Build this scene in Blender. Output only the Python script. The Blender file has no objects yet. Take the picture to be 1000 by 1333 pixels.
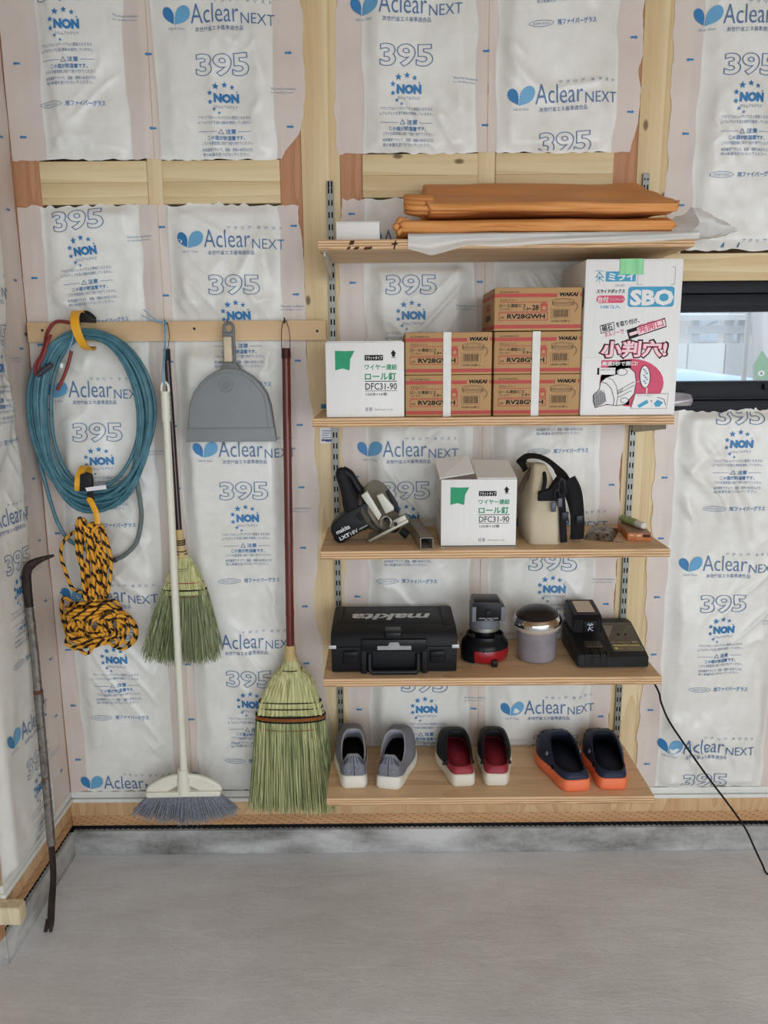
import bpy, bmesh, math, random
import numpy as np
from mathutils import Matrix, Vector
scene = bpy.context.scene
COL = scene.collection
PI = math.pi
R = math.radians

# ------------------------------------------------------------------ camera
CAM = dict(x=-0.2854, y=-2.3065, z=1.5831, pitch=0.1959, yaw=-0.0014, roll=-0.0084, f=1031.2)
_cy, _sy, _cp, _sp = math.cos(CAM['yaw']), math.sin(CAM['yaw']), math.cos(CAM['pitch']), math.sin(CAM['pitch'])
_fw = Vector((_sy*_cp, _cy*_cp, -_sp)); _r0 = Vector((_cy, -_sy, 0)); _u0 = _r0.cross(_fw)
_c, _s = math.cos(CAM['roll']), math.sin(CAM['roll'])
_rt = _c*_r0 + _s*_u0; _up = -_s*_r0 + _c*_u0
cam_data = bpy.data.cameras.new('camera'); cam = bpy.data.objects.new('camera', cam_data); COL.objects.link(cam)
M = Matrix((( _rt.x, _up.x, -_fw.x, CAM['x']), (_rt.y, _up.y, -_fw.y, CAM['y']), (_rt.z, _up.z, -_fw.z, CAM['z']), (0,0,0,1)))
cam.matrix_world = M
cam_data.sensor_fit = 'VERTICAL'; cam_data.sensor_height = 36.0; cam_data.lens = 36.0*CAM['f']/1333.0
cam_data.clip_start = 0.05; cam_data.clip_end = 100
scene.camera = cam
# ------------------------------------------------------------------ light and exposure
scene.view_settings.view_transform = 'Standard'; scene.view_settings.look = 'None'
scene.view_settings.gamma = 1.0; scene.view_settings.use_curve_mapping = False
scene.view_settings.exposure = -0.58
world = bpy.data.worlds.new('world'); scene.world = world; world.use_nodes = True
bg = world.node_tree.nodes['Background']; bg.inputs[0].default_value = (0.80, 0.90, 1.0, 1); bg.inputs[1].default_value = 2.2
def area_light(name, loc, target, sx, sy, power, color):
    d = bpy.data.lights.new(name, 'AREA'); d.shape = 'RECTANGLE'; d.size = sx; d.size_y = sy; d.energy = power; d.color = color
    o = bpy.data.objects.new(name, d); COL.objects.link(o); o.location = loc
    o.rotation_euler = (Vector(target)-Vector(loc)).to_track_quat('-Z', 'Y').to_euler(); return o
area_light('daylight_through_garage_door', (1.25, -3.5, 1.40), (0.25, -0.6, 0.38), 3.2, 2.2, 88, (0.88, 0.94, 1.0))
sun_data = bpy.data.lights.new('sun', 'SUN'); sun_data.energy = 1.5; sun_data.angle = R(1.0); sun_data.color = (1.0, 0.95, 0.88)
sun = bpy.data.objects.new('sun', sun_data); COL.objects.link(sun); sun.location = (3, -8, 12); sun.rotation_euler = Vector((-0.28, 0.62, -1.0)).to_track_quat('-Z', 'Y').to_euler()

# ------------------------------------------------------------------ pixel ray to a plane y = const (used only to read off real positions)
def W(px, py, Y=0.0):
    d = _fw + (px-500)/CAM['f']*_rt - (py-666.5)/CAM['f']*_up
    t = (Y-CAM['y'])/d.y
    return (CAM['x']+t*d.x, CAM['z']+t*d.z)
def Wp(px, py, Y=0.0):
    x, z = W(px, py, Y); return Vector((x, Y, z))

# ------------------------------------------------------------------ materials
class NT:
    def __init__(s, name):
        s.m = bpy.data.materials.new(name); s.m.use_nodes = True; s.t = s.m.node_tree; s.n = s.t.nodes
        s.b = s.n['Principled BSDF']; s.out = s.n['Material Output']
        s.obj = s.n.new('ShaderNodeTexCoord').outputs['Object']
    def node(s, t, **kw):
        n = s.n.new(t)
        for k, v in kw.items(): setattr(n, k, v)
        return n
    def link(s, a, b): s.t.links.new(a, b)
    def setin(s, sock, v):
        if hasattr(v, 'is_output'): s.link(v, sock)
        else: sock.default_value = v
    def math(s, op, a, b=None, c=None):
        n = s.node('ShaderNodeMath', operation=op); s.setin(n.inputs[0], a)
        if b is not None: s.setin(n.inputs[1], b)
        if c is not None: s.setin(n.inputs[2], c)
        return n.outputs[0]
    def xyz(s):
        n = s.node('ShaderNodeSeparateXYZ'); s.link(s.obj, n.inputs[0]); return n.outputs
    def mapped(s, scale=(1,1,1), loc=(0,0,0), rot=(0,0,0)):
        n = s.node('ShaderNodeMapping'); s.link(s.obj, n.inputs[0]); n.inputs['Scale'].default_value = scale; n.inputs['Location'].default_value = loc; n.inputs['Rotation'].default_value = rot
        return n.outputs[0]
    def noise(s, scale=5, detail=3, rough=0.5, vec=None, dist=0):
        n = s.node('ShaderNodeTexNoise'); s.link(vec or s.obj, n.inputs['Vector']); n.inputs['Scale'].default_value = scale
        n.inputs['Detail'].default_value = detail; n.inputs['Roughness'].default_value = rough; n.inputs['Distortion'].default_value = dist
        return n.outputs[0]
    def ramp(s, fac, stops, interp='LINEAR'):
        n = s.node('ShaderNodeValToRGB'); s.link(fac, n.inputs[0]); cr = n.color_ramp; cr.interpolation = interp
        while len(cr.elements) < len(stops): cr.elements.new(0.5)
        for e, (p, c) in zip(cr.elements, stops): e.position = p; e.color = c if len(c) == 4 else (*c, 1)
        return n.outputs[0]
    def mix(s, fac, a, b, mode='MIX'):
        n = s.node('ShaderNodeMix', data_type='RGBA', blend_type=mode)
        s.setin(n.inputs[0], fac)
        for sock, v in ((n.inputs[6], a), (n.inputs[7], b)):
            if hasattr(v, 'is_output'): s.link(v, sock)
            else: sock.default_value = v if len(v) == 4 else (*v, 1)
        return n.outputs[2]
    def bump(s, h, strength=0.3, dist=0.002):
        n = s.node('ShaderNodeBump'); s.link(h, n.inputs['Height']); n.inputs['Strength'].default_value = strength; n.inputs['Distance'].default_value = dist
        s.link(n.outputs[0], s.b.inputs['Normal'])
    def col(s, c):
        if hasattr(c, 'is_output'): s.link(c, s.b.inputs['Base Color'])
        else: s.b.inputs['Base Color'].default_value = (*c, 1)
    def set(s, rough=0.5, metal=0, spec=0.5, **kw):
        s.b.inputs['Roughness'].default_value = rough; s.b.inputs['Metallic'].default_value = metal; s.b.inputs['Specular IOR Level'].default_value = spec
        for k, v in kw.items(): s.b.inputs[k].default_value = v
        return s.m
def srgb(r, g, b):
    f = lambda v: (v/255/12.92) if v/255 <= 0.04045 else ((v/255+0.055)/1.055)**2.4
    return (f(r), f(g), f(b))
_plain = {}
def plain(name, rgb, rough=0.5, metal=0, var=0.12, scale=40, bump=0.0, spec=0.5):
    """one colour with a slight mottling"""
    if name in _plain: return _plain[name]
    if max(rgb) < 80 and spec == 0.5: spec = 0.2
    t = NT(name); c = srgb(*rgb)
    n = t.noise(scale, 3)
    t.col(t.ramp(n, [(0.3, tuple(v*(1-var) for v in c)), (0.7, tuple(min(1, v*(1+var)) for v in c))]))
    if bump: t.bump(n, bump, 0.001)
    _plain[name] = t.set(rough, metal, spec); return _plain[name]
def wood(name, light, dark, axis='Z', freq=28, knots=0.0, rough=0.6, stretch=14, contrast=1.0):
    t = NT(name); k = 1.0/stretch
    sc = {'Z': (1, 1, k), 'X': (k, 1, 1), 'Y': (1, k, 1)}[axis]
    v = t.mapped(sc); n1 = t.noise(freq, 4, 0.6, v, 0.6); n2 = t.noise(freq*5, 3, 0.7, t.mapped(tuple(a if a == 1 else a*0.3 for a in sc)))
    band = t.math('FRACT', t.math('MULTIPLY', t.noise(freq*0.22, 2, 0.4, v, 0.3), 9.0))
    f = t.math('ADD', t.math('MULTIPLY', n1, 0.45*contrast), t.math('ADD', t.math('MULTIPLY', n2, 0.3*contrast), t.math('MULTIPLY', band, 0.25*contrast)))
    c = t.ramp(f, [(0.25, srgb(*dark)), (0.62, srgb(*light))])
    if knots:
        vo = t.node('ShaderNodeTexVoronoi', voronoi_dimensions='2D'); xo = t.xyz(); rd = t.math('MULTIPLY', t.node('ShaderNodeObjectInfo').outputs['Random'], 40.0); cb = t.node('ShaderNodeCombineXYZ'); kx, kz = (1, 0.5) if axis == 'Z' else (0.5, 1)
        t.link(t.math('ADD', t.math('MULTIPLY', xo[0], kx), rd), cb.inputs[0]); t.link(t.math('ADD', t.math('MULTIPLY', xo[2], kz), rd), cb.inputs[1]); t.link(cb.outputs[0], vo.inputs['Vector']); vo.inputs['Scale'].default_value = 7.0
        kn = t.ramp(vo.outputs['Distance'], [(0.0, (1, 1, 1)), (knots, (1, 1, 1)), (knots*2.0, (0, 0, 0))])
        c = t.mix(kn, c, srgb(*[max(0, a*0.62) for a in dark]))
    t.col(c); t.bump(f, 0.12, 0.001); return t.set(rough, 0, 0.35)

# ------------------------------------------------------------------ mesh builder
class MB:
    """collects shapes; build() links them as ONE mesh object"""
    def __init__(s, M=None): s.v = []; s.f = []; s.mi = []; s.M = M or Matrix(); s.n = 0
    def add(s, verts, faces, mat=0, M=None):
        MM = s.M @ M if M is not None else s.M
        a = np.asarray(verts, dtype=np.float64).reshape(-1, 3); m = np.array(MM)
        a = a @ m[:3, :3].T + m[:3, 3]
        s.v.append(a); o = s.n; s.n += len(a)
        s.f += [tuple(i+o for i in f) for f in faces]; s.mi += [mat]*len(faces)
        return s
    def bm(s, b, mat=0, M=None):
        b.verts.index_update(); s.add([v.co[:] for v in b.verts], [[v.index for v in f.verts] for f in b.faces], mat, M); b.free(); return s
    def box(s, x0, x1, y0, y1, z0, z1, mat=0, bev=0.0, seg=2, M=None):
        b = bmesh.new(); bmesh.ops.create_cube(b, size=1)
        for v in b.verts: v.co = Vector(((x0+x1)/2+v.co.x*(x1-x0), (y0+y1)/2+v.co.y*(y1-y0), (z0+z1)/2+v.co.z*(z1-z0)))
        if bev: bmesh.ops.bevel(b, geom=b.edges[:], offset=min(bev, 0.49*min(x1-x0, y1-y0, z1-z0)), segments=seg, affect='EDGES', profile=0.5)
        return s.bm(b, mat, M)
    def prism(s, pts, d0, d1, axis='Y', mat=0, bev=0.0, seg=2, M=None):
        """closed 2-D outline pts pushed from d0 to d1 along axis (Y: pts are x,z; X: pts are y,z; Z: pts are x,y)"""
        P = {'Y': lambda a, b, d: (a, d, b), 'X': lambda a, b, d: (d, a, b), 'Z': lambda a, b, d: (a, b, d)}[axis]
        b = bmesh.new(); lo = [b.verts.new(P(x, y, d0)) for x, y in pts]; hi = [b.verts.new(P(x, y, d1)) for x, y in pts]; n = len(pts)
        b.faces.new(lo); b.faces.new(hi[::-1])
        for i in range(n): b.faces.new((lo[i], hi[i], hi[(i+1) % n], lo[(i+1) % n]))
        bmesh.ops.recalc_face_normals(b, faces=b.faces[:])
        if bev:
            ee = [e for e in b.edges if all(len(f.verts) == n for f in e.link_faces) is False and any(len(f.verts) == n and n != 4 for f in e.link_faces)] if n != 4 else b.edges[:]
            bmesh.ops.bevel(b, geom=ee, offset=bev, segments=seg, affect='EDGES', profile=0.5, clamp_overlap=True)
        return s.bm(b, mat, M)
    def lathe(s, prof, n=24, mat=0, M=None, cap=True):
        """prof: (radius, z) pairs turned round Z"""
        vs = []; fs = []
        for r, z in prof:
            for k in range(n): a = 2*PI*k/n; vs.append((r*math.cos(a), r*math.sin(a), z))
        for i in range(len(prof)-1):
            for k in range(n): k2 = (k+1) % n; fs.append((i*n+k, i*n+k2, (i+1)*n+k2, (i+1)*n+k))
        if cap: fs.append(tuple(range(n))[::-1]); fs.append(tuple((len(prof)-1)*n+k for k in range(n)))
        return s.add(vs, fs, mat, M)
    def cyl(s, p0, p1, r0, r1=None, n=16, mat=0):
        return s.tube([p0, p1], [r0, r0 if r1 is None else r1], n, mat)
    def tube(s, path, r, n=8, mat=0, closed=False, flat=1.0, up=None):
        P = [Vector(p) for p in path]; m = len(P); rr = r if hasattr(r, '__len__') else [r]*m
        T = []
        for i in range(m):
            a = P[(i-1) % m] if (closed or i > 0) else P[i]; b = P[(i+1) % m] if (closed or i < m-1) else P[i]
            d = b-a; T.append(d.normalized() if d.length > 1e-9 else Vector((0, 0, 1)))
        u = Vector(up) if up else (Vector((0, 0, 1)) if abs(T[0].z) < 0.9 else Vector((1, 0, 0)))
        vs = []; 
        for i in range(m):
            if up: u = Vector(up)
            u = (u - T[i]*u.dot(T[i])); u = u.normalized() if u.length > 1e-6 else T[i].orthogonal().normalized(); w = T[i].cross(u)
            for k in range(n):
                a = 2*PI*k/n; vs.append((P[i] + (u*math.cos(a)*flat + w*math.sin(a))*rr[i])[:])
        fs = []
        for i in range(m if closed else m-1):
            j = (i+1) % m
            for k in range(n): k2 = (k+1) % n; fs.append((i*n+k, i*n+k2, j*n+k2, j*n+k))
        if not closed: fs.append(tuple(range(n))[::-1]); fs.append(tuple((m-1)*n+k for k in range(n)))
        return s.add(vs, fs, mat)
    def grid(s, f, nu, nv, mat=0, wrap_u=False):
        vs = [f(i/(nu if wrap_u else nu-1), j/(nv-1)) for j in range(nv) for i in range(nu)]; fs = []
        for j in range(nv-1):
            for i in range(nu if wrap_u else nu-1):
                i2 = (i+1) % nu; fs.append((j*nu+i, j*nu+i2, (j+1)*nu+i2, (j+1)*nu+i))
        return s.add(vs, fs, mat)
    def sphere(s, c, r, n=16, mat=0, sc=(1, 1, 1)):
        return s.lathe([(max(1e-5, r*math.sin(PI*i/(n//2))), -r*math.cos(PI*i/(n//2))) for i in range(n//2+1)], n, mat, Matrix.Translation(c) @ Matrix.Diagonal((*sc, 1)), cap=False)
    def build(s, name, mats, parent=None, loc=None, smooth=0.6, label=None, cat=None, group=None, kind=None, sub=0):
        m = bpy.data.meshes.new(name)
        V = np.concatenate(s.v) if s.v else np.zeros((0, 3))
        if parent is not None: base = Vector(parent.get('_abs', (0, 0, 0))); here = base
        else:
            here = Vector(loc) if loc is not None else Vector(((V[:, 0].min()+V[:, 0].max())/2, (V[:, 1].min()+V[:, 1].max())/2, V[:, 2].min()))
        V = V - np.array(here)
        m.from_pydata(V.tolist(), [], s.f); m.update()
        if not isinstance(mats, (list, tuple)): mats = [mats]
        for q in mats: m.materials.append(q)
        m.polygons.foreach_set('material_index', np.array(s.mi, dtype=np.int32))
        if smooth:
            m.polygons.foreach_set('use_smooth', np.ones(len(m.polygons), dtype=bool))
            if smooth < 3: m.set_sharp_from_angle(angle=smooth)
        o = bpy.data.objects.new(name, m); COL.objects.link(o)
        if parent is not None: o.parent = parent; o['_abs'] = here[:]
        else: o.location = here; o['_abs'] = here[:]
        if sub: md = o.modifiers.new('subsurf', 'SUBSURF'); md.levels = sub; md.render_levels = sub
        if label: o['label'] = label
        if cat: o['category'] = cat
        if group: o['group'] = group
        if kind: o['kind'] = kind
        return o
def thing(name, label, cat, loc=(0, 0, 0), group=None):
    o = bpy.data.objects.new(name, None); COL.objects.link(o); o.location = loc; o['_abs'] = tuple(loc)
    o['label'] = label; o['category'] = cat; o.empty_display_size = 0.05
    if group: o['group'] = group
    return o
def T(x, y, z): return Matrix.Translation((x, y, z))
def RX(a): return Matrix.Rotation(a, 4, 'X')
def RY(a): return Matrix.Rotation(a, 4, 'Y')
def RZ(a): return Matrix.Rotation(a, 4, 'Z')
def catmull(P, n=8, closed=False):
    P = [Vector(p) for p in P]; m = len(P); out = []
    for i in range(m if closed else m-1):
        a, b, c, d = (P[(i-1) % m] if closed or i > 0 else P[0]), P[i], P[(i+1) % m], (P[(i+2) % m] if closed or i+2 < m else P[-1])
        for k in range(n):
            t = k/n; out.append(0.5*((2*b)+(c-a)*t+(2*a-5*b+4*c-d)*t*t+(3*b-a-3*c+d)*t**3))
    if not closed: out.append(P[-1])
    return out

# ------------------------------------------------------------------ lettering
_tc = {}
def _glyphs(body, bold, outline, res):
    cu = bpy.data.curves.new('lettering', 'FONT'); cu.body = body; cu.size = 1.0; cu.resolution_u = res; cu.offset = bold
    if outline: cu.fill_mode = 'NONE'; cu.bevel_depth = outline; cu.bevel_resolution = 0
    o = bpy.data.objects.new('lettering', cu); COL.objects.link(o)
    dg = bpy.context.evaluated_depsgraph_get(); dg.update()
    me = bpy.data.meshes.new_from_object(o.evaluated_get(dg))
    v = np.array([q.co[:] for q in me.vertices]).reshape(-1, 3)[:, :2]; f = [tuple(p.vertices) for p in me.polygons if not outline or p.normal.z > 0.05]
    bpy.data.objects.remove(o); bpy.data.curves.remove(cu); bpy.data.meshes.remove(me)
    return v, f
def text2d(body, bold=0.0, outline=0.0, res=2, sub=0.0):
    """flat lettering as (verts Nx2 at size 1, faces); dense characters are thickened by a stroke round the fill"""
    key = (body, bold, outline, res)
    if key not in _tc:
        if bold and not outline and any(ord(c) > 0x2000 for c in body):
            v, f = _glyphs(body, 0.0, 0.0, res); w, g = _glyphs(body, 0.0, bold*0.8, res)
            _tc[key] = (np.concatenate([np.c_[v, np.zeros(len(v))], np.c_[w, np.ones(len(w))]]), f+[tuple(i+len(v) for i in q) for q in g])
        else: _tc[key] = _glyphs(body, bold, outline, res)
    return _tc[key]
def fitted(body, w, h, bold=0.0, outline=0.0, res=2, slant=0.0):
    """lettering scaled to exactly w by h, lower left at 0,0"""
    v, f = text2d(body, bold, outline, res)
    if not len(v): return v, f
    v = v.copy(); q = v[:, :2]-v[:, :2].min(0); v[:, :2] = q/np.maximum(q.max(0), 1e-6)*np.array([w, h])
    if slant: v[:, 0] += v[:, 1]*slant
    return v, f
def turned(v, rot, x, y):
    c, q = math.cos(rot), math.sin(rot); v = np.array(v, float); v[:, :2] = v[:, :2] @ np.array([[c, q], [-q, c]])+np.array([x, y]); return v
class Ink:
    """lettering and marks laid on a plane: origin O, across U, up V, off the surface N"""
    def __init__(s, mb, O, U, V, off=0.0006):
        s.mb = mb; s.O = Vector(O); s.U = Vector(U).normalized(); s.V = Vector(V).normalized(); s.N = s.U.cross(s.V); s.off = off; s.k = 0
    def put(s, v2, f, mat, lift=0):
        a = np.asarray(v2)
        if not len(a): return
        P = np.array(s.O)+np.outer(a[:, 0], np.array(s.U))+np.outer(a[:, 1], np.array(s.V))+np.outer((1+lift)-(0.3*a[:, 2] if a.shape[1] > 2 else np.zeros(len(a))), np.array(s.N)*s.off)
        s.mb.add(P, f, mat)
    def text(s, body, x, y, w, h, mat, bold=0.0, outline=0.0, rot=0, slant=0, lift=0, res=2):
        v, f = fitted(body, w, h, bold, outline, res, slant)
        if len(v): s.put(turned(v, rot, x, y), f, mat, lift)
    def poly(s, pts, mat, lift=0): s.put(pts, [tuple(range(len(pts)))], mat, lift)
    def rect(s, x0, y0, x1, y1, mat, lift=0): s.poly([(x0, y0), (x1, y0), (x1, y1), (x0, y1)], mat, lift)
    def frame(s, x0, y0, x1, y1, t, mat, lift=0):
        for q in ((x0, y0, x1, y0+t), (x0, y1-t, x1, y1), (x0, y0, x0+t, y1), (x1-t, y0, x1, y1)): s.rect(*q, mat, lift)
    def line(s, pts, t, mat, lift=0, closed=False):
        n = len(pts)
        for i in range(n if closed else n-1):
            a = Vector(pts[i]); b = Vector(pts[(i+1) % n]); d = (b-a)
            if d.length < 1e-7: continue
            d.normalize(); q = Vector((-d.y, d.x))*t/2; e = d*t*0.3
            s.poly([(a-q-e)[:], (b-q+e)[:], (b+q+e)[:], (a+q-e)[:]], mat, lift)
    def disc(s, cx, cy, rx, ry, mat, n=24, lift=0, a0=0, a1=2*PI):
        s.poly([(cx+rx*math.cos(a0+(a1-a0)*k/n), cy+ry*math.sin(a0+(a1-a0)*k/n)) for k in range(n if a1-a0 >= 6.28 else n+1)], mat, lift)
    def rrect(s, x0, y0, x1, y1, r, mat, lift=0):
        p = []
        for cx, cy, a in ((x1-r, y1-r, 0), (x0+r, y1-r, 90), (x0+r, y0+r, 180), (x1-r, y0+r, 270)):
            p += [(cx+r*math.cos(R(a+15*k)), cy+r*math.sin(R(a+15*k))) for k in range(7)]
        s.poly(p, mat, lift)
# ================================================================== THE ROOM
XW = -1.300            # face of the left wall
YE = -0.465            # where the left wall ends and turns away
m_pine = wood('pine', (228, 208, 168), (206, 176, 128), 'Z', 26, 0.030)
m_pine_x = wood('pine_lying', (226, 206, 164), (202, 172, 122), 'X', 26, 0.030)
m_cedar = wood('cedar', (192, 142, 106), (164, 112, 78), 'Z', 60, 0.0, contrast=1.1)
m_plate = wood('sole_plate_wood', (212, 178, 136), (188, 146, 102), 'Z', 30, 0.0, stretch=3)
m_ply_osb = wood('sheathing', (176, 146, 108), (140, 108, 74), 'X', 18)
def concrete(name, a, b, blotch=3.0, rough=0.85, bump=0.35, stripe=1.0):
    t = NT(name); n1 = t.noise(blotch, 5, 0.6, t.mapped((0.55, 0.55, 1.4)) if stripe > 1 else None); n2 = t.noise(60, 4, 0.7); n3 = t.noise(9, 3, 0.5, t.mapped((0.35, 1, 1), rot=(0, 0, 0.6)), 1.2)
    f = t.math('ADD', t.math('MULTIPLY', t.math('ADD', t.math('MULTIPLY', t.math('SUBTRACT', n1, 0.5), stripe), 0.5), 0.6), t.math('ADD', t.math('MULTIPLY', n2, 0.14), t.math('MULTIPLY', n3, 0.26)))
    t.col(t.ramp(f, [(0.32, srgb(*b)), (0.66, srgb(*a))]))
    n4 = t.noise(26, 4, 0.62, t.mapped((0.3, 1, 1), rot=(0, 0, 0.5)), 0.8); n5 = t.noise(220, 3, 0.6)
    t.bump(t.math('ADD', t.math('MULTIPLY', n4, 1.0), t.math('MULTIPLY', n5, 0.5)), bump, 0.004); return t.set(rough, 0, 0.3)
m_floor = concrete('trowelled_concrete', (230, 232, 235), (198, 198, 199), 2.2, 0.75, 0.55)
m_base = concrete('cast_concrete', (206, 206, 204), (108, 106, 102), 6, 0.85, 0.45, 1.45)
m_white_trim = plain('white_trim', (226, 226, 220), 0.4, 0, 0.03)
m_blackplastic = plain('black_plastic', (22, 22, 24), 0.45, 0, 0.2)
# treated timber with rows of small incised slots
t = NT('incised_timber'); X = t.xyz()
row = t.math('FLOOR', t.math('DIVIDE', X[2], 0.0062)); fx = t.math('FRACT', t.math('ADD', t.math('DIVIDE', t.math('ADD', X[0], X[1]), 0.038), t.math('MULTIPLY', row, 0.37)))
fz = t.math('FRACT', t.math('DIVIDE', X[2], 0.0062))
slot = t.math('MULTIPLY', t.math('LESS_THAN', fx, 0.24), t.math('LESS_THAN', t.math('ABSOLUTE', t.math('SUBTRACT', fz, 0.5)), 0.17))
gr = t.noise(40, 4, 0.6, t.mapped((0.08, 0.08, 1)))
t.col(t.mix(t.math('MULTIPLY', slot, 0.8), t.ramp(gr, [(0.3, srgb(176, 130, 88)), (0.7, srgb(204, 160, 114))]), srgb(92, 58, 36))); m_incised = t.set(0.7)

def structure(mb, name, mats, label=None, cat=None, **kw):
    return mb.build(name, mats, kind='structure', label=label, cat=cat, **kw)
RX0, RX1, RY0, CEIL = -2.6, 2.6, -4.4, 2.72
b = MB(); b.box(RX0-0.3, RX1+0.3, RY0-0.4, 0.2, -0.12, 0.0); structure(b, 'floor', m_floor, 'grey trowelled concrete floor slab', 'floor')
b = MB(); b.box(RX0, RX1, RY0, 0.12, CEIL, CEIL+0.05); structure(b, 'ceiling', m_ply_osb, 'plywood ceiling above the frame', 'ceiling')
WX0, WX1, WZ0, WZ1 = 0.4965, 1.36, 1.412, 1.776        # window opening
b = MB()
for q in ((RX0, WX0, 0, CEIL), (WX1, RX1, 0, CEIL), (WX0, WX1, 0, WZ0), (WX0, WX1, WZ1, CEIL)): b.box(q[0], q[1], 0.106, 0.122, q[2], q[3])
structure(b, 'wall_back', m_ply_osb, 'plywood sheathing behind the studs of the back wall', 'wall')
b = MB(); b.box(XW-0.125, XW-0.106, YE, 0.10, 0, CEIL); structure(b, 'wall_left', m_ply_osb, 'left wall sheathing behind insulation', 'wall')
b = MB(); b.box(RX0, XW-0.126, YE, YE+0.10, 0.0, CEIL); structure(b, 'wall_return', m_ply_osb, 'short wall turning away past the left wall end', 'wall')
b = MB(); b.box(RX1, RX1+0.05, RY0, 0.12, 0, CEIL); structure(b, 'wall_right', m_ply_osb, 'right side wall out of frame', 'wall')
b = MB(); b.box(RX0-0.05, RX0, RY0, YE, 0, CEIL); structure(b, 'wall_side', m_ply_osb, 'far left side wall out of frame', 'wall')
# concrete footing, sill timber and trims along the back and left wall
b = MB(); b.box(XW, RX1, -0.004, 0.10, 0.0, 0.085, bev=0.003); structure(b, 'baseboard_back', m_base, 'low concrete footing along the back wall', 'footing')
b = MB(); b.box(XW-0.12, XW+0.004, YE, -0.0045, 0.0, 0.085, bev=0.003); structure(b, 'baseboard_left', m_base, 'low concrete footing along the left wall', 'footing')
TR = [0]
def trim(mb, mats, label=None, cat=None, **kw):
    TR[0] += 1; return structure(mb, 'trim_%d' % TR[0], mats, label, cat, **kw)
b = MB(); b.box(XW, RX1, 0.012, 0.09, 0.085, 0.103)
k = XW+0.01
while k < 1.4: b.box(k, k+0.008, 0.006, 0.02, 0.0855, 0.1025); k += 0.017
trim(b, m_blackplastic, 'black ribbed vent packer between footing and back sill', 'packer')
b = MB(); b.box(XW-0.09, XW-0.012, YE, 0.0, 0.085, 0.103)
k = YE+0.01
while k < -0.01: b.box(XW-0.02, XW-0.006, k, k+0.008, 0.0855, 0.1025); k += 0.017
trim(b, m_blackplastic, 'black ribbed vent packer under left sill', 'packer')
b = MB(); b.box(XW, RX1, 0.0, 0.10, 0.103, 0.139, bev=0.0015); trim(b, m_incised, 'slotted treated sill timber along the back wall', 'sill')
b = MB(); b.box(XW-0.105, XW, YE+0.002, 0.0, 0.103, 0.139, bev=0.0015); trim(b, m_incised, 'treated sill timber along the left wall', 'sill')
b = MB(); b.box(XW, RX1, -0.001, 0.10, 0.139, 0.19, bev=0.0015); trim(b, m_plate, 'pale sole plate above the back sill', 'sole plate')
b = MB(); b.box(XW-0.105, XW+0.001, YE+0.002, -0.001, 0.139, 0.19, bev=0.0015); trim(b, m_plate, 'pale sole plate above the left sill', 'sole plate')
b = MB(); b.box(XW+0.011, RX1, -0.011, 0.004, 0.19, 0.202, bev=0.002); b.box(XW+0.006, RX1, -0.006, 0.004, 0.2035, 0.226, bev=0.003); trim(b, m_white_trim, 'white plastic bead under back wall insulation', 'bead')
b = MB(); b.box(XW-0.004, XW+0.011, YE, -0.0, 0.19, 0.202, bev=0.002); b.box(XW-0.004, XW+0.006, YE, 0.0, 0.2035, 0.226, bev=0.003); trim(b, m_white_trim, 'white plastic bead under left wall insulation', 'bead')
b = MB(); b.box(-1.9, -1.238, -0.500, -0.4655, 0.140, 0.187, bev=0.002); b.box(-1.9, -1.242, -0.499, -0.4655, 0.1872, 0.1902); trim(b, wood('end_grain_pale', (224, 210, 178), (196, 176, 138), 'Z', 60, stretch=4), 'short timber end sticking out past the left wall', 'timber')
b = MB(); b.box(-1.9, -1.300, -0.49, -0.4655, 0.0852, 0.1398); trim(b, m_cedar, 'block under the projecting timber end', 'timber')
b = MB(); b.box(-1.9, -1.2965, -0.4720, -0.4655, 0.0, 0.085, bev=0.002); trim(b, m_base, 'concrete corner below projecting timber end', 'footing')

# studs, posts, noggings: each its own timber
def stud(x0, x1, mat, label, z0=0.19, z1=CEIL, y0=0.0, y1=0.104): b = MB(); b.box(x0, x1, y0, y1, z0, z1, bev=0.0015); return trim(b, mat, label, 'timber stud')
stud(-1.3005, -1.222, m_cedar, 'reddish corner stud at left end of back wall')
stud(-0.929, -0.887, m_pine, 'slim pale stud behind white broom')
stud(-0.565, -0.5065, m_cedar, 'reddish stud left of the wide left post')
stud(-0.506, -0.401, m_pine, 'wide pale post behind left shelf standard', y0=-0.002)
stud(-0.4005, -0.34, m_cedar, 'reddish stud right of the wide left post')
stud(-0.024, 0.024, m_pine, 'slim pale stud at middle of the shelf bay')
stud(0.346, 0.4095, m_cedar, 'reddish stud left of the right post')
stud(0.41, 0.494, m_pine, 'wide pale post right of the shelves', y0=-0.002)
stud(0.4945, 0.5445, m_pine, 'lower stud beside the right post, under the window', 0.19, 1.359); stud(0.4945, 0.5445, m_pine, 'upper stud beside the right post, over the window lintel', 1.854, 2.72)
stud(1.37, 1.47, m_pine, 'post beyond the window')
for x0, x1, q in ((-1.2215, -0.9295, 'leftmost'), (-0.8865, -0.5655, 'second'), (-0.3395, -0.0245, 'third'), (0.0245, 0.3455, 'rightmost')):
    b = MB(); zc = W(500, 207+((0, 0, -6, -6)[('leftmost', 'second', 'third', 'rightmost').index(q)]), 0)[1]; z0 = zc-0.112
    b.box(x0, x1, -0.004, 0.10, z0, z0+0.0565, bev=0.001); b.box(x0, x1, -0.004, 0.10, z0+0.0568, zc, bev=0.001)
    trim(b, m_pine_x, '%s pale nogging board between studs near the top' % q, 'nogging')
b = MB(); b.box(0.495, 1.50, -0.003, 0.10, 1.779, 1.853, bev=0.0015); trim(b, m_pine_x, 'pale lintel timber above the window', 'lintel')
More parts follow.
